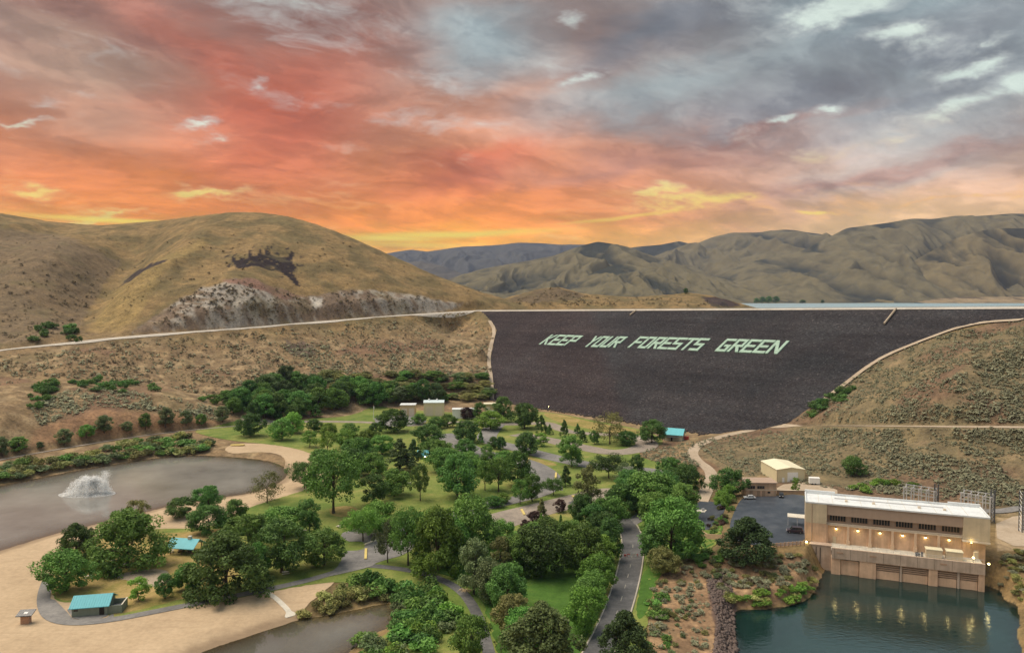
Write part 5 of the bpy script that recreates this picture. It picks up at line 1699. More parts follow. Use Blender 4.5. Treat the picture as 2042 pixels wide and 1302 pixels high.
wr = random.Random(4)
WOOD = [(440, 806), (520, 792), (575, 775), (600, 758), (700, 745), (800, 745), (900, 742), (965, 756), (984, 795), (900, 803), (830, 806), (745, 810), (690, 830), (620, 838), (545, 840), (470, 832)]
cnt = 0
while cnt < 165:
    x, y = wr.uniform(440, 985), wr.uniform(750, 840)
    if not bool(in_poly(np.array(x), np.array(y), WOOD)):
        continue
    cnt += 1
    shr = (x > 600 and y < 778) or (x > 740 and y < 800)
    w_ = wr.uniform(20, 36) if shr else wr.uniform(28, 44)
    kind, mt = ('round', wr.choice(['olive', 'mid', 'olive', 'grey', 'reed'])) if shr else (wr.choice(['round', 'round', 'oval', 'cone']), wr.choice(['dark', 'mid', 'mid', 'needle', 'grey', 'dark']))
    if kind == 'cone':
        w_ *= 0.75
    tree_px(kind, mt, x, y, w_, w_ * wr.uniform(0.40, 0.6) if shr else w_ * wr.uniform(0.95, 1.25),
            '%s low tree in the %s of the thicket above the sheds' % ({'olive': 'olive', 'mid': 'green', 'grey': 'grey-green', 'reed': 'yellowish'}[mt], thirds(x, 600, 985)) if shr else
            '%s %s tree crowded in the %s of the wood, %s rows' % ({'dark': 'dark green', 'mid': 'mid green', 'needle': 'blackish', 'grey': 'grey-green'}[mt], {'round': 'round', 'oval': 'upright', 'cone': 'conical'}[kind], thirds(x, 440, 985), 'back' if y < 798 else 'front'),
            'scrub above the sheds' if shr else 'trees of the wood below the hill')
# trees on the lake shore and the knoll
for i, (x, y, w_, h_) in enumerate([(1508, 601, 12, 9), (1520, 601, 14, 11), (1533, 601, 14, 12), (1547, 601, 15, 12), (1600, 602, 14, 6), (1640, 602, 8, 6)]):
    p = at(x, y, 3380)
    k = p.y / F
    tm, cm_, ph, pw = PROTO['oval'][0]
    key = ('far', i % 2)
    if key not in _first:
        c2 = cm_.copy()
        c2.materials.clear()
        c2.materials.append(LM['dark'])
        _first[key] = c2
    r = empty('shore_tree', (p.x, p.y, LAKE_Z - 0.5))
    r.scale = (w_ * k / pw, w_ * k / pw, h_ * k * 1.2 / ph)
    tag(r, 'tree in the dark clump on the far lake shore' if i < 4 else 'low tree on the far lake shore, right of the clump', 'tree', 'trees on the far lake shore')
    link('trunk', tm, None, r)
    link('crown', _first[key], None, r)
tree_px('oval', 'dark', 1368, 586, 10, 12, 'lone dark tree on top of the knoll behind the dam', None)

# ---- shrubs one can tell apart
SHR = {}


def shrub_proto(kind, seed):
    rnd = random.Random(seed)
    cen, rad = [], []
    for k in range(16):
        th, r = rnd.uniform(0, 6.28), 0.40 * rnd.random() ** 0.5
        cen.append((r * math.cos(th), r * math.sin(th), 0.18 + rnd.random() * 0.5 * (1 - r)))
        rad.append(rnd.uniform(0.14, 0.24))
    return leaf_mesh('shrub_' + kind, cen, rad, 42, 0.055, seed, bottom=0.02)


for k in range(4):
    SHR[k] = shrub_proto(str(k), 900 + k)


def shrub(x, y, wd, h, mat, label, group, name='shrub', cat='shrub', dz=0.0):
    k = _tr.randrange(4)
    key = ('s', k, mat)
    if key not in _first:
        me = SHR[k].copy()
        me.materials.clear()
        me.materials.append(LM[mat])
        _first[key] = me
    o = link(name, _first[key])
    o.location = (x, y, float(terr(x, y)) - 0.05 * h + dz)
    o.scale = (wd, wd, h)
    o.rotation_euler = (0, 0, _tr.uniform(0, 6.28))
    return tag(o, label, cat, group)


def shrub_px(px, py, wpx, hpx, mat, label, group, **kw):
    p = hit(px, py)
    k = p.y / F
    return shrub(p.x, p.y, wpx * k, hpx * k, mat, label, group, **kw)


rs_ = random.Random(21)


def patch(poly, n, w0, w1, h0, h1, mats, what, group, along='x', **kw):
    xs_, ys_ = [p[0] for p in poly], [p[1] for p in poly]

    def one(x, y):
        mt_ = rs_.choice(mats)
        pos = thirds(x, min(xs_), max(xs_)) if along == 'x' else ('upper end' if y < min(ys_) + 0.33 * (max(ys_) - min(ys_)) else 'middle' if y < min(ys_) + 0.66 * (max(ys_) - min(ys_)) else 'lower end')
        wd_ = rs_.uniform(w0, w1)
        size = 'large' if wd_ > w0 + 0.6 * (w1 - w0) else 'small'
        shrub_px(x, y, wd_, rs_.uniform(h0, h1), mt_, '%s %s %s, %s' % (size, HUE[mt_], what, pos), group, **kw)
    scatter_px(poly, n, one)


def scatter_px(poly, n, fn):
    xs_, ys_ = [p[0] for p in poly], [p[1] for p in poly]
    c = 0
    while c < n:
        x, y = rs_.uniform(min(xs_), max(xs_)), rs_.uniform(min(ys_), max(ys_))
        if bool(in_poly(np.array(x), np.array(y), poly)):
            fn(x, y)
            c += 1


# far bank of the pond
patch([(-60, 975), (100, 945), (200, 928), (300, 912), (380, 905), (448, 908), (425, 884), (380, 868), (300, 878), (200, 896), (100, 913), (-60, 945)], 95, 22, 44, 16, 26, ['mid', 'reed', 'olive', 'grey', 'mid'], 'shrub in the far bank thicket of the fountain pond', 'shrubs on the far bank of the pond', name='bank_shrub')
# reeds and willows round the cove
patch([(590, 1232), (640, 1225), (720, 1210), (770, 1200), (740, 1178), (690, 1172), (650, 1190), (610, 1210)], 26, 24, 40, 20, 32, ['reed', 'olive', 'reed'], 'reed clump on the bank beside the boat ramp', 'reeds by the boat ramp', name='reed_clump')
patch([(690, 1172), (760, 1160), (830, 1175), (870, 1190), (880, 1210), (800, 1215), (770, 1200), (740, 1185)], 20, 34, 58, 34, 54, ['mid', 'dark', 'mid'], 'willow shrub at the head of the cove', 'willows at the head of the cove', name='willow_shrub')
patch([(795, 1215), (880, 1200), (905, 1225), (890, 1260), (860, 1310), (800, 1330), (700, 1330), (715, 1290), (765, 1265), (792, 1240)], 40, 36, 62, 30, 52, ['mid', 'bright', 'grey', 'mid', 'dark'], 'willow shrub on the right bank of the cove', 'willows right of the cove', along='y', name='willow_shrub')
# river bank greenery
patch([(1440, 1195), (1500, 1190), (1590, 1170), (1630, 1150), (1632, 1172), (1605, 1200), (1560, 1212), (1500, 1214), (1465, 1210)], 30, 18, 34, 12, 22, ['bright', 'reed', 'bright'], 'waterside plant beside the powerhouse pool', 'green plants at the river edge', name='waterside_plant')
patch([(1300, 1150), (1400, 1120), (1460, 1112), (1600, 1108), (1620, 1135), (1560, 1165), (1420, 1180), (1400, 1240), (1420, 1310), (1300, 1310)], 120, 10, 22, 9, 17, ['sage', 'sage', 'sage', 'olive', 'grey'], 'sagebrush on the sandy river bank', 'sagebrush on the river bank', along='y', name='sagebrush', cat='shrub')
patch([(1290, 1200), (1330, 1190), (1340, 1302), (1270, 1302)], 14, 20, 36, 16, 28, ['mid', 'olive'], 'bush between road verge and sandy bank', 'bushes on the road verge', along='y', name='verge_bush')
patch([(1380, 1112), (1440, 1098), (1470, 1110), (1400, 1135)], 12, 20, 34, 14, 22, ['mid'], 'bush at the foot of the broad dark pine', 'bushes under the pine', name='verge_bush')
# planter strip by the asphalt lot
patch([(1405, 1060), (1425, 1020), (1455, 995), (1468, 1000), (1445, 1050), (1420, 1072)], 26, 11, 20, 10, 18, ['mid', 'bright', 'olive', 'purple'], 'shrub in the planted strip by the asphalt lot', 'shrubs in the planted strip', name='garden_shrub')
patch([(1990, 1100), (2060, 1095), (2070, 1190), (2030, 1200), (1996, 1180)], 34, 12, 26, 9, 17, ['olive', 'sage', 'reed'], 'bush on the bank right of the powerhouse', 'bushes right of the powerhouse', along='y', name='bank_bush')
patch([(1450, 1112), (1600, 1110), (1635, 1140), (1600, 1165), (1500, 1185), (1440, 1180)], 60, 12, 24, 9, 16, ['sage', 'sage', 'olive', 'sagedark'], 'shrub on the bank left of the powerhouse', 'shrubs left of the powerhouse', name='bank_bush')
# gully bushes on the hillsides
for poly, n, mt, lab in (([(40, 815), (70, 775), (110, 757), (120, 775), (80, 815)], 26, 'dark', 'green bush in the gully left of the bare mound'),
                         ([(130, 765), (210, 758), (300, 772), (330, 785), (240, 785), (150, 775)], 26, 'dark', 'dark bush in the hollow behind the bare mound'),
                         ([(60, 655), (150, 650), (165, 682), (60, 690)], 16, 'dark', 'dark bush in the valley mouth above the highway'),
                         ([(1600, 830), (1640, 790), (1700, 770), (1690, 800), (1620, 835)], 22, 'dark', 'green bush beside the right edge of the dam'),
                         ([(400, 800), (450, 785), (500, 800), (470, 822)], 16, 'mid', 'bright bush at the left end of the wood'),
                         ([(1650, 985), (1720, 988), (1830, 985), (1850, 970), (1780, 960), (1680, 975)], 10, 'bright', 'bright weed bush behind the powerhouse roof')):
    patch(poly, n, 14, 30, 11, 22, [mt], lab.split(' ', 1)[1], lab + 's', name='hillside_bush')


# ---- sagebrush that nobody could count: one mass for each slope
def scrub(name, polys, mat, seed, leaves=20, label=None):
    rs = np.random.RandomState(seed)
    cen, rad = [], []
    for poly, n, s0, s1 in polys:
        P = np.array(poly)
        c = 0
        while c < n:
            x = rs.uniform(P[:, 0].min(), P[:, 0].max(), 4000)
            y = rs.uniform(P[:, 1].min(), P[:, 1].max(), 4000)
            k = in_poly(x, y, poly)
            x, y = x[k], y[k]
            r0, r1, r2 = (x - 1021) / F, CP + (651 - y) / F * SP, -SP + (651 - y) / F * CP
            Yg = np.exp(np.linspace(math.log(180), math.log(1300), 900))
            got = np.zeros(len(x), bool)
            hy = np.zeros(len(x))
            for yy in Yg:
                kk = yy / r1
                z = H + r2 * kk
                b = (~got) & (z <= terr(r0 * kk, np.full(len(x), yy)))
                hy[b] = yy
                got |= b
            x, y, hy = x[got], y[got], hy[got]
            hx = (x - 1021) / F * hy / (CP + (651 - y) / F * SP)
            dens = fbm(hx / 16, hy / 16, 4) + 0.5 * fbm(hx / 55, hy / 55, 2) + rs.uniform(-0.34, 0.34, len(hx))
            ok = dens > -0.10
            hx, hy = hx[ok][:n - c], hy[ok][:n - c]
            sz = rs.uniform(0.6 * s0, 0.9 * s1, len(hx)) * (0.6 + 1.0 * rs.uniform(0, 1, len(hx)) ** 4)
            cen.append(np.column_stack([hx, hy, terr(hx, hy) + sz * 0.28]))
            rad.append(sz)
            c += len(hx)
    cen, rad = np.concatenate(cen), np.concatenate(rad)
    n = len(cen)
    idx = np.repeat(np.arange(n), leaves)
    d = rs.normal(size=(len(idx), 3))
    d[:, 2] = np.abs(d[:, 2]) * 0.8
    d /= np.linalg.norm(d, axis=1)[:, None]
    R_ = rad[idx][:, None]
    Pp = cen[idx] + d * R_ * np.array((0.62, 0.62, 0.5)) * rs.uniform(0.55, 1.0, (len(idx), 1))
    nr = d + 0.4 * rs.normal(size=d.shape) + np.array((0, 0, 0.9))
    nr /= np.linalg.norm(nr, axis=1)[:, None]
    t = np.cross(nr, rs.normal(size=d.shape))
    t /= np.linalg.norm(t, axis=1)[:, None]
    b = np.cross(nr, t)
    s = R_ * rs.uniform(0.13, 0.27, (len(idx), 1))
    V = np.stack([Pp - t * s, Pp - b * s, Pp + t * s, Pp + b * s], 1).reshape(-1, 3)
    me = np_mesh(name, V, quads=np.arange(len(V)).reshape(-1, 4))
    a_ = me.attributes.new('tint', 'FLOAT', 'FACE')
    a_.data.foreach_set('value', np.clip(0.6 * rs.uniform(0, 1, n)[idx] + 0.4 * rs.uniform(0, 1, len(idx)), 0, 1).astype(np.float32))
    return tag(link(name, me, LM[mat]), label, 'sagebrush', kind='stuff')


RH = [(1580, 845), (1680, 768), (1760, 714), (1900, 660), (2042, 641), (2120, 640), (2120, 846), (1700, 845)]
RL = [(1385, 880), (1450, 870), (1600, 856), (2120, 858), (2120, 1010), (1990, 1010), (1660, 975), (1500, 950), (1440, 925), (1400, 900)]
scrub('sagebrush_cover', [(RH, 7000, 0.9, 1.9), (RL, 7500, 0.8, 1.7), ([(1270, 905), (1330, 890), (1395, 880), (1370, 905), (1400, 935), (1310, 925)], 420, 1.0, 1.9), ([(1290, 1300), (1310, 1150), (1420, 1130), (1410, 1302)], 90, 0.8, 1.4)], 'sage', 3, 20, 'pale grey sagebrush covering the right-hand hillside and the flat below the dam')
LS = [(0, 712), (250, 684), (500, 664), (700, 646), (930, 628), (985, 660), (975, 790), (900, 750), (600, 760), (430, 800), (330, 770), (200, 757), (60, 755), (-60, 790), (-60, 720)]
MOUND = [(60, 815), (130, 780), (200, 774), (330, 790), (450, 818), (440, 840), (330, 822), (200, 812), (80, 850)]
scrub('sagebrush_cover', [(MOUND, 1500, 1.1, 2.2), (LS, 2300, 1.2, 2.4), ([(560, 690), (780, 680), (975, 690), (975, 770), (800, 740), (620, 750)], 1500, 1.2, 2.4)], 'sage', 6, 20, 'pale sagebrush on the mound and the slope under the highway')
scrub('dark_scrub', [(LS, 2000, 1.2, 2.6), ([(0, 470), (200, 470), (350, 470), (510, 440), (700, 490), (960, 590), (700, 570), (470, 545), (300, 600), (160, 660), (0, 680)], 520, 1.2, 2.6), ([(1010, 604), (1110, 574), (1180, 592), (1440, 600), (1400, 611), (1050, 611)], 420, 1.5, 3.2)], 'sagedark', 9, 20, 'dark dots of scrub across the hill and highway slope')
scrub('dark_scrub', [([(300, 650), (345, 606), (405, 574), (470, 558), (545, 576), (612, 594), (690, 582), (770, 584), (860, 598), (925, 612), (700, 632), (500, 648), (380, 656)], 620, 1.6, 3.2), ([(0, 640), (150, 560), (220, 540), (160, 660), (0, 690)], 130, 1.8, 3.4)], 'sagedark', 12, 20, 'dark bushes dotted over the pale road cut')

# ---- stones on the river bank
def rocks():
    rs = np.random.RandomState(8)
    poly = [(1408, 1165), (1440, 1152), (1462, 1175), (1466, 1262), (1476, 1320), (1422, 1320), (1430, 1240)]
    V, T = [], []
    base = np.array([(1, 0, 0), (-1, 0, 0), (0, 1, 0), (0, -1, 0), (0, 0, 1), (0, 0, -1)], float)
    fc = np.array([(0, 2, 4), (2, 1, 4), (1, 3, 4), (3, 0, 4), (2, 0, 5), (1, 2, 5), (3, 1, 5), (0, 3, 5)])
    k = 0
    while k < 1500:
        x, y = rs.uniform(1405, 1645), rs.uniform(1125, 1320)
        if not bool(in_poly(np.array(x), np.array(y), poly)):
            continue
        p = G(x, y, -0.8)
        z = float(terr(p.x, p.y))
        s = rs.uniform(0.25, 0.8)
        vv = base * s * rs.uniform(0.6, 1.3, (6, 1)) + rs.normal(size=(6, 3)) * s * 0.18
        a_ = rs.uniform(0, 6.28)
        ca, sa = math.cos(a_), math.sin(a_)
        vv = np.column_stack([vv[:, 0] * ca - vv[:, 1] * sa, vv[:, 0] * sa + vv[:, 1] * ca, vv[:, 2] * 0.75])
        V.append(vv + np.array((p.x, p.y, z + 0.1 * s)))
        T.append(fc + 6 * k)
        k += 1
    mat = ground_mat('bank_stone', [(0.3, (0.07, 0.055, 0.05)), (0.5, (0.13, 0.10, 0.09)), (0.7, (0.22, 0.18, 0.155))], 0.6, 3.0)
    tag(link('bank_stones', np_mesh('bank_stones', np.concatenate(V), tris=np.concatenate(T)), mat), 'dark broken stones lining the river bank', 'stones', kind='stuff')


rocks()
# ================================================================== BUILDINGS AND THINGS
M['beige'] = simple('beige_render', (0.56, 0.47, 0.33), 0.85, 0.2, 0.3, streak=True)
M['salmon'] = simple('salmon_concrete', (0.60, 0.41, 0.275), 0.85, 0.34, 0.3, streak=True)
M['taupe'] = simple('taupe_cladding', (0.38, 0.285, 0.22), 0.8, 0.10, 0.3, streak=True)
M['oldcon'] = simple('old_concrete', (0.46, 0.36, 0.28), 0.9, 0.34, 0.3, streak=True)
M['paleslab'] = simple('pale_slab', (0.60, 0.57, 0.49), 0.85, 0.2, 0.4)
M['whiteroof'] = simple('white_roof', (0.66, 0.70, 0.72), 0.6, 0.2, 0.25)
M['parapet'] = simple('parapet_cream', (0.66, 0.57, 0.45), 0.8, 0.1, 0.4)
M['parapet2'] = simple('pilaster_tan', (0.64, 0.47, 0.33), 0.85, 0.12, 0.4, streak=True)
M['slat'] = simple('louvre_brown', (0.40, 0.27, 0.185), 0.8, 0.2, 0.6)
M['void'] = simple('dark_recess', (0.03, 0.026, 0.022), 0.9, 0.2, 0.6)
M['creamsteel'] = simple('cream_steel', (0.66, 0.58, 0.38), 0.55, 0.07, 0.4, streak=True)
M['creamroof'] = simple('cream_roof', (0.74, 0.70, 0.52), 0.5, 0.06, 0.3)
M['whitepaint'] = simple('white_paint', (0.80, 0.80, 0.78), 0.5, 0.06, 0.5)
M['teal'] = simple('teal_roof', (0.085, 0.41, 0.49), 0.45, 0.10, 0.5, streak=True)
M['grwall'] = simple('grey_green_wall', (0.20, 0.24, 0.20), 0.85, 0.15, 0.6, streak=True)
M['tanwall'] = simple('tan_wall', (0.58, 0.45, 0.27), 0.8, 0.1, 0.4, streak=True)
M['blueroof'] = simple('pale_blue_roof', (0.55, 0.66, 0.70), 0.5, 0.1, 0.3)
M['steel'] = simple('galvanised_steel', (0.58, 0.59, 0.60), 0.5, 0.12, 1.0, metal=0.3)
M['darksteel'] = simple('dark_steel', (0.10, 0.11, 0.125), 0.5, 0.15, 1.0, metal=0.2)
M['timber'] = simple('timber', (0.22, 0.15, 0.09), 0.8, 0.2, 2.0)
M['brickish'] = simple('tan_block', (0.42, 0.29, 0.19), 0.9, 0.22, 1.2)
M['yellow'] = simple('yellow_paint', (0.62, 0.50, 0.18), 0.6, 0.12, 1.0)
M['red'] = simple('red_paint', (0.45, 0.07, 0.05), 0.6, 0.12, 1.0)
M['tyre'] = simple('tyre_rubber', (0.02, 0.02, 0.02), 0.8, 0.1, 3.0)
M['rim'] = simple('wheel_rim', (0.35, 0.35, 0.36), 0.35, 0.1, 3.0, metal=0.7)
M['carglass'] = simple('car_glass', (0.02, 0.025, 0.03), 0.08, 0.05, 1.0, spec=0.6)
M['glass'] = simple('window_glass', (0.035, 0.034, 0.03), 0.12, 0.2, 1.0, spec=0.6)
M['lamp'] = simple('lamp_glow', (1, 1, 1), emit=((1.0, 0.80, 0.30), 6.5))
M['solar'] = simple('solar_panel', (0.05, 0.06, 0.075), 0.2, 0.1, 2.0, spec=0.6)


def point_light(parent, loc, watts, radius=0.25):
    l = bpy.data.lights.new('lamp_light', 'POINT')
    l.energy = watts
    l.color = (1.0, 0.76, 0.32)
    l.shadow_soft_size = radius
    o = bpy.data.objects.new('lamp_light', l)
    COL.objects.link(o)
    o.parent = parent
    o.location = loc
    return o


# ---- powerhouse: x runs along the river front, y away from the river, z=0 is the yard
PH_O = (95.0, 238.0, YARD)
PH_R = math.atan2(-0.353, 0.936)


def ph_world(x, y, z):
    c, s = math.cos(PH_R), math.sin(PH_R)
    return Vector((PH_O[0] + c * x - s * y, PH_O[1] + s * x + c * y, PH_O[2] + z))


def powerhouse():
    R = empty('powerhouse', PH_O, PH_R)
    tag(R, 'long beige hydroelectric powerhouse with white roof beside the river pool', 'building')
    W = 51.5
    T0, T1 = 6.4, 44.5                     # main hall between two towers
    b = lambda nm, mat, *bx, bevel=0.0: [(lambda mb: [mb.box(*q) for q in bx] and mb.build(nm, mat, R, bevel))(MB())][0]
    # towers: beige above, salmon below
    b('tower_wall', M['beige'], (0, T0, 0.0, 13, 6.0, 12.3))
    b('tower_base', M['salmon'], (0.04, T0 - 0.04, 0.05, 12.9, -2.0, 6.0))
    b('tower_wall', M['beige'], (T1, W, 0.0, 13, 5.2, 12.3))
    b('tower_base', M['salmon'], (T1 + 0.04, W - 0.9, 1.0, 12.9, -2.0, 5.2))
    b('downpipe', M['taupe'], (1.9, 2.1, -0.12, 0.0, -0.2, 12.2))
    # hall
    b('wall', M['salmon'], (T0, T1, 1.3, 12.8, -1.0, 5.6))
    b('clerestory_wall', M['taupe'], (T0, T1, 1.6, 12.8, 5.6, 9.0))
    band = b('fascia_band', M['taupe'], (T0, T1, 0.25, 12.9, 8.95, 12.2))
    b('ledge', M['parapet'], (T0, T1, 0.55, 1.6, 5.62, 5.95))
    b('pipe_rail', M['parapet'], (T0, T1, 0.42, 0.56, 6.3, 6.44))
    roof = b('roof', M['whiteroof'], (0.35, W - 0.35, 0.4, 12.7, 12.2, 12.36))
    par = MB()
    for q in ((0, W, -0.05, 0.3, 12.3, 12.75), (0, W, 12.75, 13.1, 12.3, 12.95), (-0.05, 0.3, 0.3, 12.75, 12.3, 12.8), (W - 0.3, W + 0.05, 0.3, 12.75, 12.3, 12.8)):
        par.box(*q)
    for q in ((0, T0 + 3, 12.7, 13.4, 12.3, 13.5), (T1 - 2, W, 12.7, 13.4, 12.3, 13.4)):
        par.box(*q)
    par.build('parapet', M['whiteroof'], roof)
    MB().box(9, T1 - 4, 8.2, 8.9, 12.36, 12.62).build('roof_duct', M['steel'], roof)
    for x in (12, 20, 33, 40):
        MB().box(x, x + 0.8, 5.2, 6.0, 12.36, 12.9).build('roof_vent', M['parapet'], roof)
    nb = 6
    bw = (T1 - T0) / nb
    for k in range(nb):
        x0 = T0 + k * bw
        # clerestory window: dark panes in a frame
        fr = MB()
        wx0, wx1, z0, z1 = x0 + 0.9, x0 + bw - 0.7, 6.95, 8.7
        for q in ((wx0, wx1, 1.42, 1.62, z0 - 0.14, z0), (wx0, wx1, 1.42, 1.62, z1, z1 + 0.14), (wx0 - 0.14, wx0, 1.42, 1.62, z0 - 0.14, z1 + 0.14), (wx1, wx1 + 0.14, 1.42, 1.62, z0 - 0.14, z1 + 0.14)):
            fr.box(*q)
        np_ = 6
        for j in range(1, np_):
            xx = wx0 + (wx1 - wx0) * j / np_
            fr.box(xx - 0.05, xx + 0.05, 1.44, 1.60, z0, z1)
        win = fr.build('window', M['slat'], R)
        for j in range(np_):
            a0, a1 = wx0 + (wx1 - wx0) * j / np_ + 0.05, wx0 + (wx1 - wx0) * (j + 1) / np_ - 0.05
            MB().box(a0, a1, 1.52, 1.58, z0, z1).build('pane', M['glass'], win)
        # pilaster and wall lamp
        MB().box(x0 - 0.35, x0 + 0.35, 0.45, 1.32, -0.3, 5.62).box(x0 - 0.5, x0 + 0.5, 0.35, 1.32, -0.3, 1.1).build('pilaster', M['parapet2'], R)
        lx = x0 + bw * 0.45
        lamp = MB().box(lx - 0.30, lx + 0.30, 0.95, 1.32, 4.62, 4.74).box(lx - 0.06, lx + 0.06, 1.1, 1.3, 4.3, 4.62).build('wall_lamp', M['darksteel'], R)
        MB().box(lx - 0.24, lx + 0.24, 0.92, 1.24, 4.34, 4.60).build('bulb', M['lamp'], lamp, bevel=0.08)
        point_light(R, (lx, 0.45, 4.05), 5)
    # deck over the draft tubes
    D0, D1 = 7.7, 49.0
    b('deck', M['paleslab'], (D0, D1, -5.2, 1.3, -0.9, -0.25))
    b('deck_wall', M['oldcon'], (D0, D1 + 0.2, -5.9, -5.2, -2.9, 0.35))
    gp = MB()
    for x in (9.2, 18.5, 37.5):
        gp.box(x, x + 1.8, -5.97, -5.89, -1.25, -0.75)
    gp.build('deck_plate', M['slat'], R)
    # piers, gates, louvres
    for x0, x1, out_ in ((7.7, 10.3, 0.25), (15.7, 20.3, 0.35), (34.6, 37.0, 0.3), (47.6, 49.2, 0.2), (26.9, 27.5, 0.1), (42.2, 42.8, 0.1)):
        MB().box(x0, x1, -5.25 - out_ * 1.4, 0.0, -11.0, -2.91).build('pier', M['salmon'] if x1 - x0 > 1 else M['oldcon'], R)
    for x0, x1, lou in ((10.3, 15.7, False), (20.3, 26.9, True), (27.5, 34.6, True), (37.0, 42.2, True), (42.8, 47.6, True)):
        MB().box(x0, x1, -4.6, -4.2, -11.0, -2.9).build('bay_recess', M['void'], R)
        MB().box(x0 + 0.15, x1 - 0.15, -5.0, -4.6, -11.0, -3.4 if not lou else -5.4).build('gate', M['salmon'], R)
        if lou:
            for q in range(4):
                MB().box(x0 + 0.1, x1 - 0.1, -5.15, -4.65, -5.15 + q * 0.58, -4.74 + q * 0.58).build('slat', M['slat'], R)
    # wing wall at the upstream end with slots
    b('wing_wall', M['oldcon'], (-1.4, 7.7, -2.6, -1.9, -10.0, -0.2))
    b('wing_cap', M['oldcon'], (-1.6, 7.9, -2.75, 0.2, -0.35, -0.05))
    for x in (0.5, 3.2, 4.4):
        MB().box(x, x + 0.22, -2.66, -2.55, -8.0, -0.9).build('slot', M['void'], R)
    # end lamps
    for (x, y, z) in ((0.4, -2.9, 0.15), (46.6, -0.2, 4.6), (46.6, -3.4, 0.9), (50.4, -4.2, -0.2)):
        lamp = MB().box(x - 0.2, x + 0.2, y - 0.15, y + 0.15, z - 0.05, z + 0.1).box(x - 0.05, x + 0.05, y, y + 0.1, z - 1.6, z).build('post_lamp', M['darksteel'], R)
        MB().box(x - 0.26, x + 0.26, y - 0.28, y + 0.28, z + 0.1, z + 0.5).build('bulb', M['lamp'], lamp, bevel=0.08)
        point_light(R, (x, y - 0.4, z + 0.9), 9)
    # doors, service balcony of the right tower
    b('door', M['beige'], (8.3, 9.3, 1.22, 1.32, -0.25, 1.9))
    b('door', M['parapet'], (47.6, 48.8, 0.9, 1.02, -0.6, 2.2))
    b('balcony', M['parapet'], (44.2, 48.2, -1.2, 1.2, 5.0, 5.25))
    b('awning', M['parapet'], (48.4, 51.6, -0.3, 0.3, 4.7, 5.15))
    rail = MB()
    for x in np.linspace(44.2, 48.2, 6):
        rail.box(x - 0.03, x + 0.03, -1.18, -1.12, 5.25, 6.3)
    rail.box(44.2, 48.2, -1.19, -1.11, 6.25, 6.33)
    for x in np.linspace(44.6, 49.0, 7):
        rail.box(x - 0.03, x + 0.03, -4.9, -4.84, 0.35, 1.3)
    rail.box(44.6, 49.0, -4.92, -4.82, 1.25, 1.33)
    for x in np.linspace(8.0, 44.0, 20):
        rail.box(x - 0.03, x + 0.03, -5.35, -5.29, 0.35, 1.3)
    for z_ in (0.8, 1.27):
        rail.box(8.0, 44.6, -5.36, -5.28, z_ - 0.03, z_ + 0.03)
    rail.build('railing', M['steel'], R)
    for x in np.arange(4.0, 49, 4.2):
        MB().box(x, x + 0.12, 0.45, 12.6, 12.36, 12.40).build('roof_seam', M['paleslab'], roof)
    for k in range(9):
        x = 8.5 + k * 4.6
        MB().box(x, x + 0.05, -5.93, -5.89, -2.85, 0.3).build('wall_joint', M['void'], R)
    b('door_frame', M['parapet'], (46.9, 47.1, -2.0, -1.8, -0.3, 2.6), (47.1, 48.2, -2.0, -1.8, 2.45, 2.6))
    return R


powerhouse()
# lockers standing on the deck
for i, x in enumerate((34.2, 39.6)):
    r = empty('equipment_box', ph_world(x, -3.6, -0.25), PH_R)
    tag(r, 'beige equipment housing on the powerhouse deck, %s of two' % ('left' if i == 0 else 'right'), 'equipment box', 'housings on the powerhouse deck')
    MB().box(0, 4.3, 0, 2.6, 0, 2.5).build('body', M['beige'], r, bevel=0.04)
    MB().box(-0.12, 4.42, -0.12, 2.72, 2.5, 2.72).build('lid', M['creamroof'], r)
r = empty('pump_set', ph_world(31.6, -3.0, -0.25), PH_R)
tag(r, 'grey clutter of pumps and pipes left of the deck housings', 'machinery')
for k, (x, y, h_) in enumerate(((0, 0, 1.2), (0.8, 0.3, 0.9), (1.5, -0.2, 1.5), (0.4, 0.9, 0.8))):
    MB().tube([(x, y, 0), (x, y, h_)], 0.28, 8).build('pump', M['darksteel'], r)
MB().tube([(-0.3, 0.5, 0.5), (2.0, 0.5, 0.5), (2.0, 0.5, 1.2)], 0.09, 6).build('pipe', M['steel'], r)


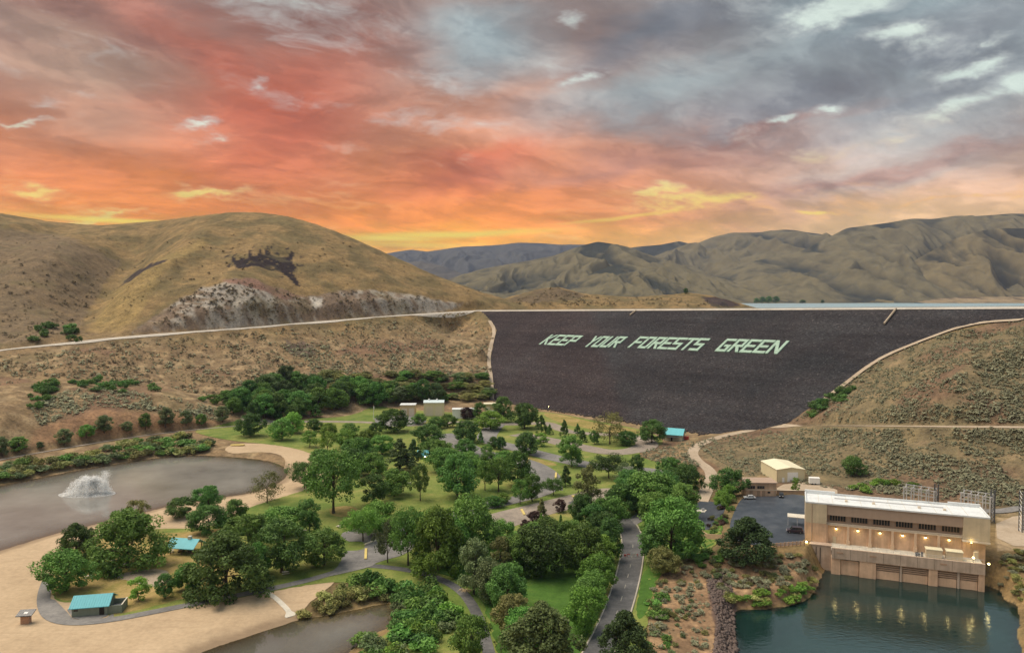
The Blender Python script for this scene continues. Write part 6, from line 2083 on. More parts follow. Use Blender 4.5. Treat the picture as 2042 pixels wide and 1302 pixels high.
# ---- substation steelwork
def bus_frame(px0, px1, py_base, depth, hgt, label):
    z = YARD
    p0, p1 = at(px0, py_base, depth), at(px1, py_base + 8, depth - 6)
    a = Vector((p0.x, p0.y, float(terr(p0.x, p0.y)) - 0.3))
    r = empty('substation_frame', a, math.atan2(p1.y - p0.y, p1.x - p0.x))
    tag(r, label, 'substation frame', 'steel frames behind the powerhouse')
    L = (Vector((p1.x, p1.y)) - Vector((p0.x, p0.y))).length
    for k in range(5):
        for y in (0, 5):
            MB().box(L * k / 4 - 0.18, L * k / 4 + 0.18, y - 0.18, y + 0.18, 0, hgt).build('post', M['steel'], r)
    for z_ in (hgt - 0.2, hgt - 2.4):
        for y in (0, 5):
            MB().box(-0.5, L + 0.5, y - 0.09, y + 0.09, z_ - 0.11, z_ + 0.11).build('beam', M['steel'], r)
    for k in range(5):
        MB().box(L * k / 4 - 0.08, L * k / 4 + 0.08, -0.4, 5.4, hgt - 0.75, hgt - 0.6).build('cross_beam', M['steel'], r)
        for y in (0.9, 2.5, 4.1):
            MB().tube([(L * k / 4, y, hgt - 0.75), (L * k / 4, y, hgt - 1.9)], 0.10, 6).build('insulator', M['steel'], r)
    # tall lattice tower at the end
    tw = MB()
    for x in (L - 0.2, L + 1.0):
        for y in (1.8, 3.0):
            tw.box(x - 0.1, x + 0.1, y - 0.1, y + 0.1, 0, hgt + 2.0)
    for k in range(9):
        z0, z1 = k * (hgt + 2) / 9, (k + 1) * (hgt + 2) / 9
        tw.tube([(L - 0.2, 1.8, z0), (L + 1.0, 1.8, z1)], 0.06, 4)
        tw.tube([(L + 1.0, 1.8, z0), (L - 0.2, 1.8, z1)], 0.06, 4)
        tw.tube([(L - 0.2, 3.0, z0), (L + 1.0, 3.0, z1)], 0.06, 4)
        tw.box(L - 0.2, L + 1.0, 1.75, 1.85, z1 - 0.05, z1 + 0.05)
    tw.build('lattice_tower', M['darksteel'], r)
    return r


bus_frame(1802, 1862, 1003, 268, 10.5, 'grey steel bus frame above the middle of the powerhouse roof')
bus_frame(1916, 1974, 1012, 262, 10.0, 'grey steel bus frame above the right end of the powerhouse roof')
p = at(2038, 1062, 246)
r = empty('lattice_pylon', (p.x, p.y, float(terr(p.x, p.y)) - 0.2))
tag(r, 'dark lattice pylon at the right edge of the gravel yard', 'pylon')
tw = MB()
for x in (0, 1.6):
    for y in (0, 1.6):
        tw.box(x - 0.12, x + 0.12, y - 0.12, y + 0.12, 0, 14)
tw.build('leg', M['darksteel'], r)
br = MB()
for k in range(10):
    z0, z1 = k * 1.4, k * 1.4 + 1.4
    br.tube([(0, 0, z0), (1.6, 0, z1)], 0.07, 4)
    br.tube([(1.6, 0, z0), (0, 0, z1)], 0.07, 4)
    br.tube([(0, 0, z0), (0, 1.6, z1)], 0.07, 4)
br.build('bracing', M['steel'], r)


# ---- general small buildings: x to the right, y away from the camera, foot at the front-left corner
def on(px, py, z=None):
    p = hit(px, py)
    return p


def gable_house(name, label, cat, pos, rz, L, Wd, wall_h, rise, wall, roof, ridge='x', over=0.5, parts=(), thick=0.18):
    r = empty(name, pos, rz)
    tag(r, label, cat)
    MB().box(0, L, 0, Wd, -0.6, wall_h).build('wall', wall, r)
    if rise > 0:
        if ridge == 'x':
            MB().prism([(0, wall_h), (Wd, wall_h), (Wd / 2, wall_h + rise)], 'x', 0.02, L - 0.02).build('gable', wall, r)
            o_ = over
            k = rise / (Wd / 2)
            prof = [(-o_, wall_h - k * o_ + 0.02), (Wd / 2, wall_h + rise + 0.02), (Wd + o_, wall_h - k * o_ + 0.02), (Wd + o_, wall_h - k * o_ + thick), (Wd / 2, wall_h + rise + thick), (-o_, wall_h - k * o_ + thick)]
            rf = MB().prism(prof, 'x', -o_, L + o_).build('roof', roof, r)
            for x in np.arange(-o_ + 0.3, L + o_, 0.6):
                pass
        else:
            MB().prism([(0, wall_h), (L, wall_h), (L / 2, wall_h + rise)], 'y', 0.02, Wd - 0.02).build('gable', wall, r)
            o_ = over
            k = rise / (L / 2)
            prof = [(-o_, wall_h - k * o_ + 0.02), (L / 2, wall_h + rise + 0.02), (L + o_, wall_h - k * o_ + 0.02), (L + o_, wall_h - k * o_ + thick), (L / 2, wall_h + rise + thick), (-o_, wall_h - k * o_ + thick)]
            rf = MB().prism(prof, 'y', -o_, Wd + o_).build('roof', roof, r)
    else:
        rf = MB().box(-over, L + over, -over, Wd + over, wall_h, wall_h + 0.3).build('roof', roof, r)
    for nm, mat, q in parts:
        MB().box(*q).build(nm, mat, r)
    return r


# beige metal building and flat-roofed office by the lot
p = on(1549, 962)
gable_house('metal_building', 'large cream metal building with a white roller door below the sagebrush hill', 'building', (p.x, p.y, p.z), math.radians(3), 12.2, 17.5, 5.4, 0.9, M['creamsteel'], M['creamroof'], ridge='y', over=0.25,
            parts=[('roller_door', M['whitepaint'], (4.6, 9.2, -0.08, 0.0, 0, 4.3)), ('door', M['whitepaint'], (2.3, 3.3, -0.06, 0.0, 0, 2.1)), ('corner_trim', M['tanwall'], (-0.06, 0.1, -0.06, 0.1, 0, 5.4)), ('corner_trim', M['tanwall'], (12.1, 12.26, -0.06, 0.1, 0, 5.4))])
p = on(1487, 989)
r = gable_house('office_building', 'flat-roofed tan office with dark windows at the head of the asphalt lot', 'building', (p.x, p.y, p.z), math.radians(-2), 12.0, 8.0, 5.2, 0, M['salmon'], M['taupe'], over=0.45)
for x in (0.7, 4.4):
    w1 = MB().box(x, x + 3.0, -0.07, 0.0, 2.9, 4.2).build('window', M['slat'], r)
    for j in range(3):
        MB().box(x + 0.12 + j * 0.95, x + 0.97 + j * 0.95, -0.1, -0.07, 3.0, 4.1).build('pane', M['glass'], w1)
for x in (1.5, 4.4, 6.4):
    MB().box(x, x + 1.2, -0.06, 0.0, 0, 2.2).build('door', M['slat'], r)
MB().box(8.6, 9.6, -0.08, 0, 1.2, 1.9).build('notice_board', M['void'], r)
MB().box(-0.45, 12.45, -0.46, -0.3, 2.5, 2.7).build('ledge', M['parapet'], r)
# retaining wall beside the office
p = on(1550, 985)
r = empty('retaining_wall', (p.x, p.y, p.z), math.radians(-3))
tag(r, 'low tan retaining wall right of the flat-roofed office', 'wall')
MB().box(0, 13, 0, 0.5, -0.5, 1.5).build('wall_body', M['brickish'], r)
MB().box(-0.1, 13.1, -0.1, 0.6, 1.5, 1.65).build('coping', M['parapet'], r)
p = on(1614, 967)
r = empty('white_trailer', (p.x, p.y, p.z + 0.1), math.radians(-12))
tag(r, 'white box trailer parked right of the cream metal building', 'trailer')
MB().box(0, 4.2, 0, 2.3, 0.5, 3.0).build('box_body', M['whitepaint'], r, bevel=0.08)
for x in (1.3, 2.4):
    MB().tube([(x, -0.05, 0.35), (x, 0.2, 0.35)], 0.35, 12).build('wheel', M['tyre'], r)
MB().box(4.2, 5.4, 1.1, 1.2, 0.5, 0.6).build('tow_bar', M['darksteel'], r)
# shade canopy near the van
p = on(1570, 1048)
r = empty('carport', (p.x, p.y, p.z), PH_R)
tag(r, 'pale flat carport roof against the powerhouse wall', 'carport')
MB().box(0, 6.5, 0, 4.5, 3.0, 3.2).build('roof', M['paleslab'], r)
for x in (0.2, 3.2, 6.3):
    for y in (0.3, 4.2):
        MB().box(x - 0.07, x + 0.07, y - 0.07, y + 0.07, 0, 3.0).build('post', M['steel'], r)
# planter wall and railing along the river edge of the lot
pts = [tuple(on(x, y)) for x, y in [(1393, 1050), (1394, 1064), (1410, 1074), (1440, 1076)]]
r = empty('planter_wall', pts[0])
tag(r, 'curved tan block wall at the foot of the planted strip', 'wall')
mb = MB()
for a, b_ in zip(pts[:-1], pts[1:]):
    d = Vector(b_) - Vector(a)
    n_ = Vector((-d.y, d.x, 0)).normalized() * 0.25
    o_ = Vector(pts[0])
    A, B = Vector(a) - o_, Vector(b_) - o_
    mb.add([A - n_ - Vector((0, 0, .4)), B - n_ - Vector((0, 0, .4)), B + n_ - Vector((0, 0, .4)), A + n_ - Vector((0, 0, .4)), A - n_ + Vector((0, 0, 1.7)), B - n_ + Vector((0, 0, 1.7)), B + n_ + Vector((0, 0, 1.7)), A + n_ + Vector((0, 0, 1.7))],
           [(3, 2, 1, 0), (4, 5, 6, 7), (0, 1, 5, 4), (1, 2, 6, 5), (2, 3, 7, 6), (3, 0, 4, 7)])
mb.build('block_course', M['brickish'], r)
p0, p1 = on(1541, 1092), on(1604, 1087)
r = empty('lot_fence', (p0.x, p0.y, p0.z), math.atan2(p1.y - p0.y, p1.x - p0.x))
tag(r, 'low rusty fence between the asphalt lot and the river bank', 'fence')
L = math.hypot(p1.x - p0.x, p1.y - p0.y)
for k in range(9):
    MB().box(L * k / 8 - 0.12, L * k / 8 + 0.12, -0.12, 0.12, 0, 1.5).build('post', M['brickish'], r)
for z_ in (0.35, 0.8, 1.25):
    MB().box(0, L, -0.05, 0.05, z_ - 0.12, z_ + 0.12).build('rail', M['salmon'], r)


# restroom on the beach island
p = on(143, 1232)
r = gable_house('restroom_building', 'grey-green restroom with a bright teal gable roof at the beach path', 'building', (p.x, p.y, p.z), math.radians(12), 8.6, 6.6, 2.7, 1.75, M['grwall'], M['teal'], over=0.55)
for x in np.arange(-0.3, 9.0, 0.62):      # standing seams on the near slope
    k = 1.75 / 3.3
    y0, y1 = -0.55, 3.3
    MB().add([(x - .03, y0, 2.7 - k * .55 + .19), (x + .03, y0, 2.7 - k * .55 + .19), (x + .03, y1, 4.64), (x - .03, y1, 4.64), (x - .03, y0, 2.7 - k * .55 + .25), (x + .03, y0, 2.7 - k * .55 + .25), (x + .03, y1, 4.70), (x - .03, y1, 4.70)],
             [(4, 5, 6, 7), (0, 1, 5, 4), (1, 2, 6, 5), (3, 0, 4, 7)]).build('roof_seam', M['teal'], r)
MB().box(6.6, 7.8, -0.06, 0.0, 0, 2.2).build('door', M['void'], r)
MB().box(0.5, 1.5, -0.05, 0.0, 1.6, 2.2).build('window', M['glass'], r)
for q in ((8.6, 12.0, 0.3, 0.5, 0, 2.3), (11.8, 12.0, 0.5, 5.4, 0, 2.3), (8.6, 11.8, 5.2, 5.4, 0, 2.3)):
    MB().box(*q).build('screen_wall', M['grwall'], r)
MB().box(11.75, 12.05, 0.45, 5.45, 2.3, 2.42).build('wall_cap', M['paleslab'], r)
MB().box(9.0, 11.2, 1.4, 3.2, 0, 1.6).build('service_cabinet', M['darksteel'], r)


def shelter(name, label, pos, rz, L, Wd, posts, chimney):
    r = empty(name, pos, rz)
    tag(r, label, 'shelter')
    MB().box(-0.4, L + 0.4, -0.4, Wd + 0.4, -0.3, 0.12).build('floor_slab', M['paleslab'], r)
    for k in range(posts):
        for y in (0.2, Wd - 0.2):
            x = 0.2 + (L - 0.4) * k / (posts - 1)
            MB().box(x - 0.12, x + 0.12, y - 0.12, y + 0.12, 0.1, 2.9).build('post', M['timber'], r)
    o_, rise, h_ = 0.9, 1.7, 2.9
    k = rise / (Wd / 2)
    prof = [(-o_, h_ - k * o_), (Wd / 2, h_ + rise), (Wd + o_, h_ - k * o_), (Wd + o_, h_ - k * o_ + 0.2), (Wd / 2, h_ + rise + 0.2), (-o_, h_ - k * o_ + 0.2)]
    rf = MB().prism(prof, 'x', -o_, L + o_).build('roof', M['teal'], r)
    if chimney:
        MB().box(L * 0.62, L * 0.62 + 1.0, Wd / 2 - 0.5, Wd / 2 + 0.5, h_ + rise - 0.3, h_ + rise + 1.0).build('chimney', M['paleslab'], rf)
    for x in (L * 0.28, L * 0.68):
        t = MB().box(x - 0.9, x + 0.9, Wd / 2 - 0.4, Wd / 2 + 0.4, 0.72, 0.80).build('table', M['timber'], r)
        MB().box(x - 0.9, x + 0.9, Wd / 2 - 1.0, Wd / 2 - 0.7, 0.42, 0.48).box(x - 0.9, x + 0.9, Wd / 2 + 0.7, Wd / 2 + 1.0, 0.42, 0.48).box(x - 0.6, x - 0.5, Wd / 2 - 0.9, Wd / 2 + 0.9, 0.1, 0.72).box(x + 0.5, x + 0.6, Wd / 2 - 0.9, Wd / 2 + 0.9, 0.1, 0.72).build('bench', M['timber'], t)
    return r


p = on(338, 1106)
shelter('picnic_shelter', 'open picnic shelter with teal gable roof and pale chimney', (p.x, p.y, p.z), math.radians(-10), 8.2, 5.6, 3, True)
p = on(834, 917)
r = shelter('kiosk', 'small teal-roofed kiosk with a lit lamp among the park trees', (p.x, p.y, p.z), math.radians(-6), 4.6, 4.2, 2, False)
MB().box(0.6, 4.2, 2.0, 4.0, 0.12, 2.6).build('booth', M['darksteel'], r)
lamp = MB().box(3.0, 4.3, -0.3, 0.0, 2.0, 2.15).build('lamp', M['darksteel'], r)
MB().box(3.2, 4.0, -0.3, -0.05, 1.7, 2.0).build('bulb', M['lamp'], lamp, bevel=0.05)
point_light(r, (3.6, -0.8, 1.7), 60)
# information kiosk on the sand
p = on(52, 1243)
r = empty('beach_kiosk', (p.x, p.y, p.z), math.radians(8))
tag(r, 'little wooden hut with dark sloped roof alone on the sand', 'hut')
MB().box(-1.0, 1.0, -0.7, 0.7, -0.2, 2.0).build('wall', simple('pinkish_wood', (0.42, 0.25, 0.17), 0.85, 0.2, 1.5), r)
MB().add([(-1.9, -1.3, 2.3), (1.9, -1.3, 2.3), (1.9, 1.4, 2.95), (-1.9, 1.4, 2.95), (-1.9, -1.3, 2.5), (1.9, -1.3, 2.5), (1.9, 1.4, 3.15), (-1.9, 1.4, 3.15)], [(3, 2, 1, 0), (4, 5, 6, 7), (0, 1, 5, 4), (1, 2, 6, 5), (2, 3, 7, 6), (3, 0, 4, 7)]).build('roof', M['solar'], r)
for x in (-0.9, 0.9):
    MB().box(x - 0.08, x + 0.08, -0.6, -0.44, 1.9, 2.6).box(x - 0.08, x + 0.08, 0.5, 0.66, 1.9, 2.85).build('post', M['timber'], r)
MB().add([(-0.4, -0.4, 2.74), (0.5, -0.4, 2.74), (0.5, 0.3, 2.91), (-0.4, 0.3, 2.91)], [(0, 1, 2, 3)]).build('skylight', M['whitepaint'], r)
p = on(62, 1141)
r = empty('marker_post', (p.x, p.y, p.z))
tag(r, 'short dark marker post standing on the bare sand', 'post')
MB().box(-0.12, 0.12, -0.12, 0.12, -0.2, 1.4).build('post_body', M['timber'], r)
MB().box(-0.3, 0.3, -0.17, -0.12, 0.9, 1.35).build('plate', M['paleslab'], r)

# teal-roofed house under the dam
p = on(1324, 878)
r = gable_house('teal_roof_house', 'pale house with a turquoise gable roof at the toe of the dam', 'house', (p.x, p.y, p.z), math.radians(-24), 10.6, 8.4, 4.0, 2.8, simple('sage_wall', (0.45, 0.44, 0.34), 0.8, 0.1, 0.5), simple('turquoise_roof', (0.10, 0.46, 0.54), 0.45, 0.1, 0.4), over=0.7)
for y in (2.2, 4.4):
    w1 = MB().box(10.6, 10.66, y, y + 1.3, 1.0, 2.6).build('window', M['whitepaint'], r)
    MB().box(10.66, 10.70, y + 0.1, y + 1.2, 1.1, 2.5).build('pane', M['glass'], w1)
MB().box(1.0, 8.5, -1.6, -0.05, 2.3, 2.5).build('porch_roof', M['darksteel'], r)
MB().box(4.0, 5.0, -0.06, 0, 0, 2.1).build('door', M['void'], r)
MB().box(10.7, 13.2, 5.2, 7.4, 0, 2.2).build('lean_to', M['red'], r)

# maintenance sheds behind the park
def shed(px, py, wpx, hpx, dep, wall, roof, label, doors=0, rz=0.0, rise=0.0, vents=0):
    p = on(px, py)
    k = p.y / F
    r = gable_house('shed', label, 'shed', (p.x, p.y, p.z), rz, wpx * k, dep, hpx * k, rise, wall, roof, ridge='x', over=0.3)
    for j in range(doors):
        x = wpx * k * (0.12 + 0.46 * j)
        MB().box(x, x + wpx * k * 0.34, -0.06, 0, 0, hpx * k * 0.72).build('roller_door', M['parapet'], r)
    for j in range(vents):
        x = wpx * k * (0.25 + 0.4 * j)
        MB().tube([(x, dep * 0.5, hpx * k + rise), (x, dep * 0.5, hpx * k + rise + 1.0)], 0.6, 10).build('roof_vent', M['whitepaint'], r)
    return r


shed(798, 830, 30, 22, 9, M['tanwall'], M['whiteroof'], 'small tan shed with a pale flat roof left of the tall one', 2, 0.04)
shed(845, 830, 40, 27, 10, M['creamsteel'], M['blueroof'], 'tall cream shed with two doors and pale blue roof', 2, 0.05, 1.2, 2)
shed(902, 835, 46, 18, 8, M['whitepaint'], M['whiteroof'], 'long low white shed behind the purple tree', 0, 0.03)
shed(966, 826, 24, 20, 7, M['tanwall'], M['creamroof'], 'small tan shed partly hidden beside the dam track', 1, 0.1)
shed(976, 838, 12, 16, 5, M['whitepaint'], M['blueroof'], 'tiny white hut with pale blue roof below the dam track', 0, 0.1, 0.8)
# flagpole
p = on(745, 838)
r = empty('flagpole', (p.x, p.y, p.z))
tag(r, 'white flagpole on the small lawn left of the sheds', 'flagpole')
MB().tube([(0, 0, 0), (0, 0, 5), (0, 0, 10)], [0.16, 0.13, 0.09], 8).build('pole', M['whitepaint'], r)
MB().tube([(0, 0, 10), (0, 0, 10.2)], 0.16, 8).build('finial', M['yellow'], r)
MB().add([(0.1, 0, 8.0), (0.5, 0.02, 7.2), (0.5, 0.1, 9.4), (0.1, 0.05, 9.8), (0.1, 0.06, 8.0), (0.5, 0.08, 7.2), (0.5, 0.16, 9.4), (0.1, 0.11, 9.8)], [(0, 1, 2, 3), (7, 6, 5, 4), (0, 4, 5, 1), (2, 6, 7, 3), (1, 5, 6, 2), (3, 7, 4, 0)]).build('flag', M['whitepaint'], r)


# ---- vehicles
def car(px, py, rz, label, paint, van=False, name='parked_car'):
    p = on(px, py)
    r = empty(name, (p.x, p.y, p.z + 0.16), rz)
    tag(r, label, 'van' if van else 'car', 'vehicles parked around the site')
    m = simple('paint_' + label[:12], paint, 0.3, 0.04, 1.0, spec=0.5)
    L, Wd = (5.2, 1.95) if van else (4.5, 1.8)
    h0, h1 = (1.15, 2.0) if van else (0.92, 1.45)
    prof = [(0, 0.35), (0.1, h0 * 0.85), (0.9, h0 * 0.95), (1.1, h0), (L - 0.5, h0), (L, h0 * 0.85), (L, 0.35)]
    MB().prism([(a, b_) for a, b_ in prof], 'y', 0, Wd).build('body', m, r, bevel=0.05)
    cab = [(1.1, h0), (1.9, h1), (L - (0.35 if van else 1.0), h1), (L - 0.15 if van else L - 0.5, h0)]
    MB().prism(cab, 'y', 0.12, Wd - 0.12).build('cabin', m, r, bevel=0.04)
    for y0, y1 in ((0.09, 0.115), (Wd - 0.115, Wd - 0.09)):
        MB().prism([(1.35, h0 + 0.04), (1.95, h1 - 0.12), (2.7, h1 - 0.12), (2.7, h0 + 0.04)], 'y', y0, y1).build('window', M['carglass'], r)
        MB().prism([(2.8, h0 + 0.04), (2.8, h1 - 0.12), (L - (0.6 if van else 1.15), h1 - 0.12), (L - (0.5 if van else 0.8), h0 + 0.04)], 'y', y0, y1).build('window', M['carglass'], r)
    MB().add([(1.12, 0.22, h0 + 0.05), (1.12, Wd - 0.22, h0 + 0.05), (1.82, Wd - 0.26, h1 - 0.06), (1.82, 0.26, h1 - 0.06)], [(0, 1, 2, 3)]).build('windscreen', M['carglass'], r)
    for x in (0.85, L - 0.95):
        for y in (0.0, Wd - 0.22):
            wh = MB().tube([(x, y, 0.34), (x, y + 0.22, 0.34)], 0.34, 14).build('wheel', M['tyre'], r)
            MB().tube([(x, y - 0.01, 0.34), (x, y + 0.23, 0.34)], 0.2, 10).build('rim', M['rim'], wh)
    for y in (0.15, Wd - 0.5):
        MB().box(-0.03, 0.06, y, y + 0.35, h0 * 0.62, h0 * 0.8).build('headlight', M['whitepaint'], r)
        MB().box(L - 0.05, L + 0.03, y, y + 0.3, h0 * 0.62, h0 * 0.82).build('tail_light', M['red'], r)
    return r


car(1569, 1063, math.radians(-14), 'dark plum van parked beside the powerhouse', (0.035, 0.022, 0.035), True, 'parked_van')
car(1563, 994, math.radians(70), 'black car by the retaining wall near the office', (0.015, 0.015, 0.018))
car(1256, 876, math.radians(12), 'white car half behind the bush in front of the dam', (0.75, 0.75, 0.73))
car(1277, 877, math.radians(8), 'white car next to the teal-roofed house', (0.78, 0.78, 0.78))
car(762, 846, math.radians(80), 'silver car in the far car park below the flagpole', (0.55, 0.56, 0.57))
car(818, 846, math.radians(10), 'pale grey car in the far car park by the sheds', (0.6, 0.62, 0.64))
car(1484, 996, math.radians(-5), 'silver car nosed to the planted strip left of the office', (0.55, 0.58, 0.6))

# ---- barrier gate across the entrance road
p = on(1250, 1112)
r = empty('road_gate', (p.x, p.y, p.z + 0.18), math.radians(-4))
tag(r, 'red barrier with a white sign across the entrance road', 'gate')
MB().box(0, 3.6, -0.06, 0.06, 0.85, 1.05).build('bar', M['red'], r)
for x in (0.1, 3.5):
    MB().box(x - 0.08, x + 0.08, -0.08, 0.08, 0, 1.15).build('post', M['red'], r)
MB().box(1.1, 3.0, -0.12, -0.07, 0.45, 1.5).build('sign_board', M['whitepaint'], r)
for z_, x0_, x1_ in ((1.12, 1.55, 2.7), (0.9, 1.6, 2.65), (0.7, 1.75, 2.5)):
    MB().box(x0_, x1_, -0.135, -0.122, z_ - 0.03, z_ + 0.05).build('sign_lettering', simple('sign_pink', (0.72, 0.58, 0.53), 0.7, 0.2, 4.0), r)
MB().box(-0.9, -0.2, -0.1, 0.1, 0.3, 0.9).build('stop_plate', M['red'], r)
for i, (x, y) in enumerate(((1285, 1096), (1284, 1105))):
    p = on(x, y)
    r = empty('roadside_sign', (p.x, p.y, p.z), 0.2)
    tag(r, 'small pale roadside sign by the entrance gate, %s of two' % ('upper' if i == 0 else 'lower'), 'sign', 'small signs by the entrance gate')
    MB().box(-0.05, 0.05, -0.05, 0.05, 0, 1.3).build('post', M['steel'], r)
    MB().box(-0.4, 0.4, -0.09, -0.05, 0.8, 1.3).build('plate', M['whitepaint'], r)


# ---- yellow kerb logs in the car parks
def bar(x0, y0, x1, y1, wd, mat, label):
    a, b_ = on(x0, y0), on(x1, y1)
    r = MB().box(0, (b_ - a).length, -wd / 2, wd / 2, 0, 0.45).build('traffic_barrier', mat, None, bevel=0.06)
    r.location = (a.x, a.y, a.z + 0.17)
    r.rotation_euler = (0, 0, math.atan2(b_.y - a.y, b_.x - a.x))
    tag(r, label, 'barrier', 'painted barriers in the car parks')


bar(729, 1117, 730, 1096, 0.8, M['yellow'], 'yellow barrier lying across the mouth of the small car park')
bar(727, 1088, 753, 1078, 0.7, M['parapet'], 'cream barrier along the edge of the car park island')
bar(1046, 1028, 1040, 1017, 0.9, M['yellow'], 'yellow barrier on the brown gravel lane')
bar(1108, 955, 1109, 944, 0.9, M['yellow'], 'yellow barrier beside the bending park road')
bar(1050, 925, 1053, 915, 0.9, M['yellow'], 'pale yellow barrier under the loop trees')
bar(1146, 993, 1142, 990, 1.2, M['yellow'], 'short yellow barrier left of the columnar poplar')

# ---- concrete boat ramp
rp = [tuple(on(x, y)) for x, y in [(533, 1183), (548, 1192), (562, 1205), (574, 1219), (582, 1230)]]
o_ = Vector(rp[0])
mb = MB()
c_, n_ = ribbon_pts(rp, 1, 1.2, 1)
vv = []
for k in range(len(c_)):
    w_ = 0.75 + (0.9 if k > len(c_) - 3 else 0)
    z = float(terr(*c_[k])) + 0.30
    for s_, dz in ((-w_, 0), (w_, 0), (w_, -0.8), (-w_, -0.8)):
        q = c_[k] + n_[k] * s_
        vv.append((q[0] - o_.x, q[1] - o_.y, z + dz - o_.z))
ff = [(4 * k + j, 4 * k + (j + 1) % 4, 4 * k + 4 + (j + 1) % 4, 4 * k + 4 + j) for k in range(len(c_) - 1) for j in range(4)] + [(3, 2, 1, 0), tuple(4 * (len(c_) - 1) + j for j in range(4))]
ob = mb.add(vv, ff).build('boat_ramp', M['paleslab'])
ob.location = o_
tag(ob, 'narrow curved concrete walk running down the sand to the cove', 'ramp')

# ---- raft on the far beach
p = on(474, 889)
r = empty('yellow_raft', (p.x, p.y, p.z + 0.1), math.radians(6))
tag(r, 'long yellow inflatable raft pulled up on the curved beach', 'raft')
ring = [(3.6 * math.cos(t), 1.1 * math.sin(t), 0.45) for t in np.linspace(0, 2 * math.pi, 25)]
MB().tube(ring, 0.42, 8, cap=False).build('tube', M['yellow'], r)
MB().prism([(3.3 * math.cos(t), 0.9 * math.sin(t)) for t in np.linspace(0, 2 * math.pi, 20, endpoint=False)], 'z', 0.1, 0.25).build('floor', M['yellow'], r)
for x in (-1.2, 1.2):
    MB().tube([(x, -0.9, 0.5), (x, 0.9, 0.5)], 0.25, 8).build('thwart', M['yellow'], r)


# ---- picnic tables
def table(px, py, rz, label):
    p = on(px, py)
    r = empty('picnic_table', (p.x, p.y, p.z + 0.1), rz)
    tag(r, label, 'table', 'picnic tables in the park')
    MB().box(-1.1, 1.1, -0.42, 0.42, 0.72, 0.8).build('top', M['paleslab'], r)
    for y in (-0.85, 0.85):
        MB().box(-1.1, 1.1, y - 0.15, y + 0.15, 0.42, 0.49).build('bench', M['paleslab'], r)
    for x in (-0.75, 0.75):
        MB().box(x - 0.06, x + 0.06, -0.95, 0.95, 0.34, 0.42).box(x - 0.06, x + 0.06, -0.35, -0.2, 0, 0.72).box(x - 0.06, x + 0.06, 0.2, 0.35, 0, 0.72).build('leg_frame', M['darksteel'], r)


for x, y, a_, lab in ((194, 1133, 0.2, 'picnic table on open grass left of the huge willow'), (177, 1153, 0.5, 'picnic table in front of the tree behind the restroom'), (247, 1130, 0.9, 'picnic table under the skirt of the huge willow'), (223, 1122, 0.1, 'picnic table half under the left of the willow'),
                      (570, 1145, 0.3, 'picnic table under the big footpath tree'), (815, 966, 0.2, 'white picnic table on the mown lawn beside the wide tree'), (606, 1062, 0.4, 'picnic table by the dark upright tree'), (678, 1052, 0.8, 'picnic table on the lawn above the car park'), (800, 949, 0.3, 'picnic table in shade below the evergreens'),
                      (340, 1102, 0.2, 'picnic table at the corner of the picnic shelter')):
    table(x, y, a_, lab)


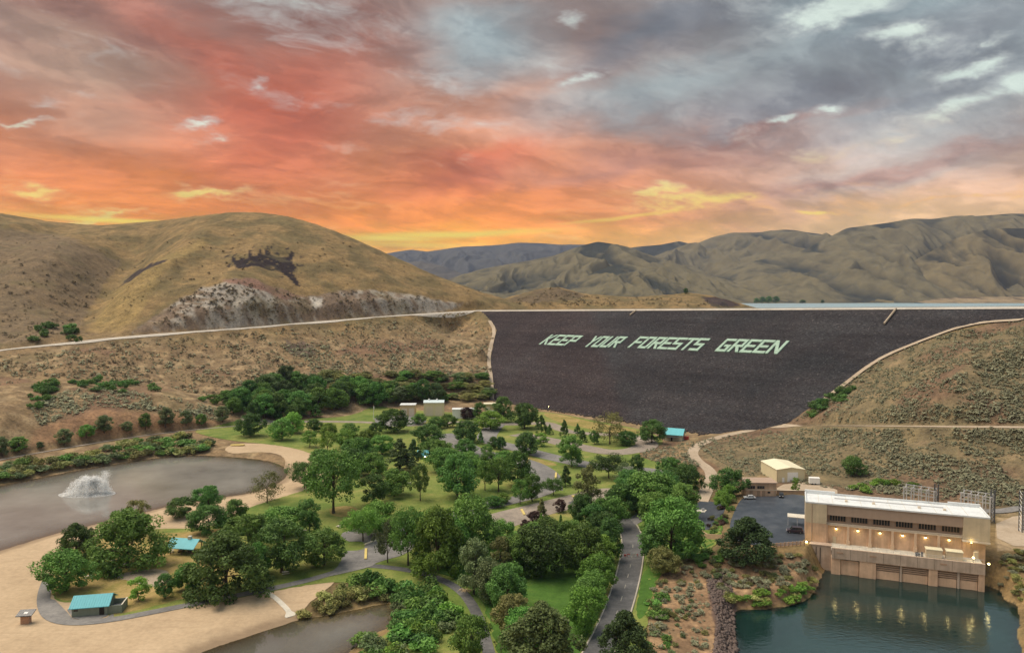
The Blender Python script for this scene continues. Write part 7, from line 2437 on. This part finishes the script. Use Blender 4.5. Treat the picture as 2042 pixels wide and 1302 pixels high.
# ---- fountain in the pond
def fountain():
    c = G(176, 985, POND_Z)
    r = empty('fountain', c)
    tag(r, 'white fountain of spray bursting from the pond', 'fountain')
    MB().tube([(0, 0, -1.0), (0, 0, 0.15)], 0.5, 12).build('nozzle', M['darksteel'], r)
    rs = np.random.RandomState(3)
    m, w = new_mat('spray')
    at_ = w.n('ShaderNodeAttribute', attribute_name='tint')
    df = w.n('ShaderNodeBsdfDiffuse')
    df.inputs[0].default_value = (0.92, 0.94, 0.95, 1)
    tl = w.n('ShaderNodeBsdfTranslucent')
    tl.inputs[0].default_value = (0.92, 0.94, 0.95, 1)
    m1 = w.n('ShaderNodeMixShader')
    m1.inputs[0].default_value = 0.6
    w.lk(df.outputs[0], m1.inputs[1])
    w.lk(tl.outputs[0], m1.inputs[2])
    tr = w.n('ShaderNodeBsdfTransparent')
    m2 = w.n('ShaderNodeMixShader')
    w.lk(w.mapr(at_.outputs['Fac'], 0, 1, 0.25, 0.7), m2.inputs[0])
    w.lk(tr.outputs[0], m2.inputs[1])
    w.lk(m1.outputs[0], m2.inputs[2])
    finish(w, m2.outputs[0])
    n = 30000
    P = np.zeros((n, 3))
    sz = np.zeros(n)
    jets = [(rs.uniform(-1, 1), rs.uniform(-1, 1), rs.uniform(0.6, 1.1)) for _ in range(70)]
    for i in range(n):
        u = rs.rand()
        if u < 0.12:                   # the tall jet at the right
            t = rs.rand()
            P[i] = (7.6 + rs.normal() * (0.25 + 0.8 * t), rs.normal() * (0.3 + 0.8 * t), 10.4 * (1 - (1 - t) ** 1.6) * rs.uniform(0.75, 1.0))
            sz[i] = rs.uniform(0.06, 0.16)
        elif u < 0.80:                 # many arching jets falling outwards
            jx, jy, jh = jets[rs.randint(70)]
            t = rs.rand() ** 0.8
            reach = 0.25 + 0.95 * t
            x, y = jx * reach, jy * reach
            P[i] = (1.0 + 7.4 * x * (0.95 if x > 0 else 1.12) + rs.normal() * 0.5, 4.4 * y + rs.normal() * 0.4, max(0.05, 9.2 * jh * (t * 4 * (1 - t) * 0.5 + (1 - t) * 0.55) * (1 - 0.35 * (jx * jx + jy * jy) * 0.5) + rs.normal() * 0.45))
            sz[i] = rs.uniform(0.10, 0.26)
        else:                          # mist at the foot
            th, q = rs.uniform(0, 6.28), rs.rand() ** 0.5
            P[i] = (12.0 * q * math.cos(th) - 0.5, 6.0 * q * math.sin(th), 0.1 + 2.0 * rs.rand() ** 2 * (1 - q))
            sz[i] = rs.uniform(0.08, 0.22)
    d = rs.normal(size=(n, 3))
    d /= np.linalg.norm(d, axis=1)[:, None]
    t = np.cross(d, rs.normal(size=(n, 3)))
    t /= np.linalg.norm(t, axis=1)[:, None]
    b = np.cross(d, t)
    s = sz[:, None]
    V = np.stack([P - t * s, P - b * s, P + t * s, P + b * s], 1).reshape(-1, 3)
    V[:, 2] = np.maximum(V[:, 2], 0.03)
    me = np_mesh('spray', V, quads=np.arange(len(V)).reshape(-1, 4))
    a_ = me.attributes.new('tint', 'FLOAT', 'FACE')
    a_.data.foreach_set('value', rs.rand(n).astype(np.float32))
    o = link('spray', me, m, r)
    o['kind'] = 'stuff'


fountain()


# ---- mouth lamp at the dam toe and pale entry island
p = on(1094, 820)
r = empty('toe_light', (p.x, p.y, p.z))
tag(r, 'small lit lamp post at the toe of the dam', 'lamp')
MB().tube([(0, 0, 0), (0, 0, 3.4)], 0.09, 8).build('post', M['darksteel'], r)
lamp = MB().box(-0.35, 0.35, -0.3, 0.3, 3.75, 3.85).build('cap', M['darksteel'], r)
MB().box(-0.18, 0.18, -0.16, 0.16, 3.45, 3.75).build('bulb', M['lamp'], r, bevel=0.05)
point_light(r, (0, -0.6, 3.0), 30)
p = on(1402, 1020)
r = empty('traffic_island', (p.x, p.y, p.z + 0.1))
tag(r, 'pale oval concrete island at the entrance of the asphalt lot', 'traffic island')
MB().prism([(2.6 * math.cos(t), 1.7 * math.sin(t)) for t in np.linspace(0, 2 * math.pi, 24, endpoint=False)], 'z', -0.2, 0.25).build('slab', M['paleslab'], r, bevel=0.04)
MB().box(-0.5, 0.5, -0.3, 0.3, 0.25, 1.1).build('card_reader', M['steel'], r)

# ---- debris heap under the grey-green tree
p = on(930, 1180)
r = empty('branch_pile', (p.x, p.y, p.z))
tag(r, 'pale heap of cut branches beside the footpath bend', 'branch pile')
bp = random.Random(2)
for k in range(26):
    a_, d_ = bp.uniform(0, 6.28), bp.uniform(0, 1.8)
    x, y = d_ * math.cos(a_), d_ * 0.6 * math.sin(a_)
    b2 = bp.uniform(0, 6.28)
    MB().tube([(x - math.cos(b2) * 1.3, y - math.sin(b2) * 0.9, bp.uniform(0.05, 0.4)), (x, y, bp.uniform(0.2, 0.9)), (x + math.cos(b2) * 1.2, y + math.sin(b2) * 0.9, bp.uniform(0.05, 0.5))], [0.07, 0.06, 0.03], 5).build('branch', M['tanwall'], r)


# ================================================================== AIR
def haze():
    m = bpy.data.materials.new('haze_air')
    m.use_nodes = True
    nt = m.node_tree
    nt.nodes.clear()
    w = NT(nt)
    v = w.n('ShaderNodeVolumePrincipled')
    v.inputs['Color'].default_value = (0.42, 0.54, 0.86, 1)
    v.inputs['Density'].default_value = 0.000036
    v.inputs['Anisotropy'].default_value = 0.0
    out_ = w.n('ShaderNodeOutputMaterial')
    w.lk(v.outputs[0], out_.inputs['Volume'])
    o = MB().box(-14500, 14500, -400, 12500, -12, 870).build('haze', m)
    tag(o, kind='stuff')


haze()
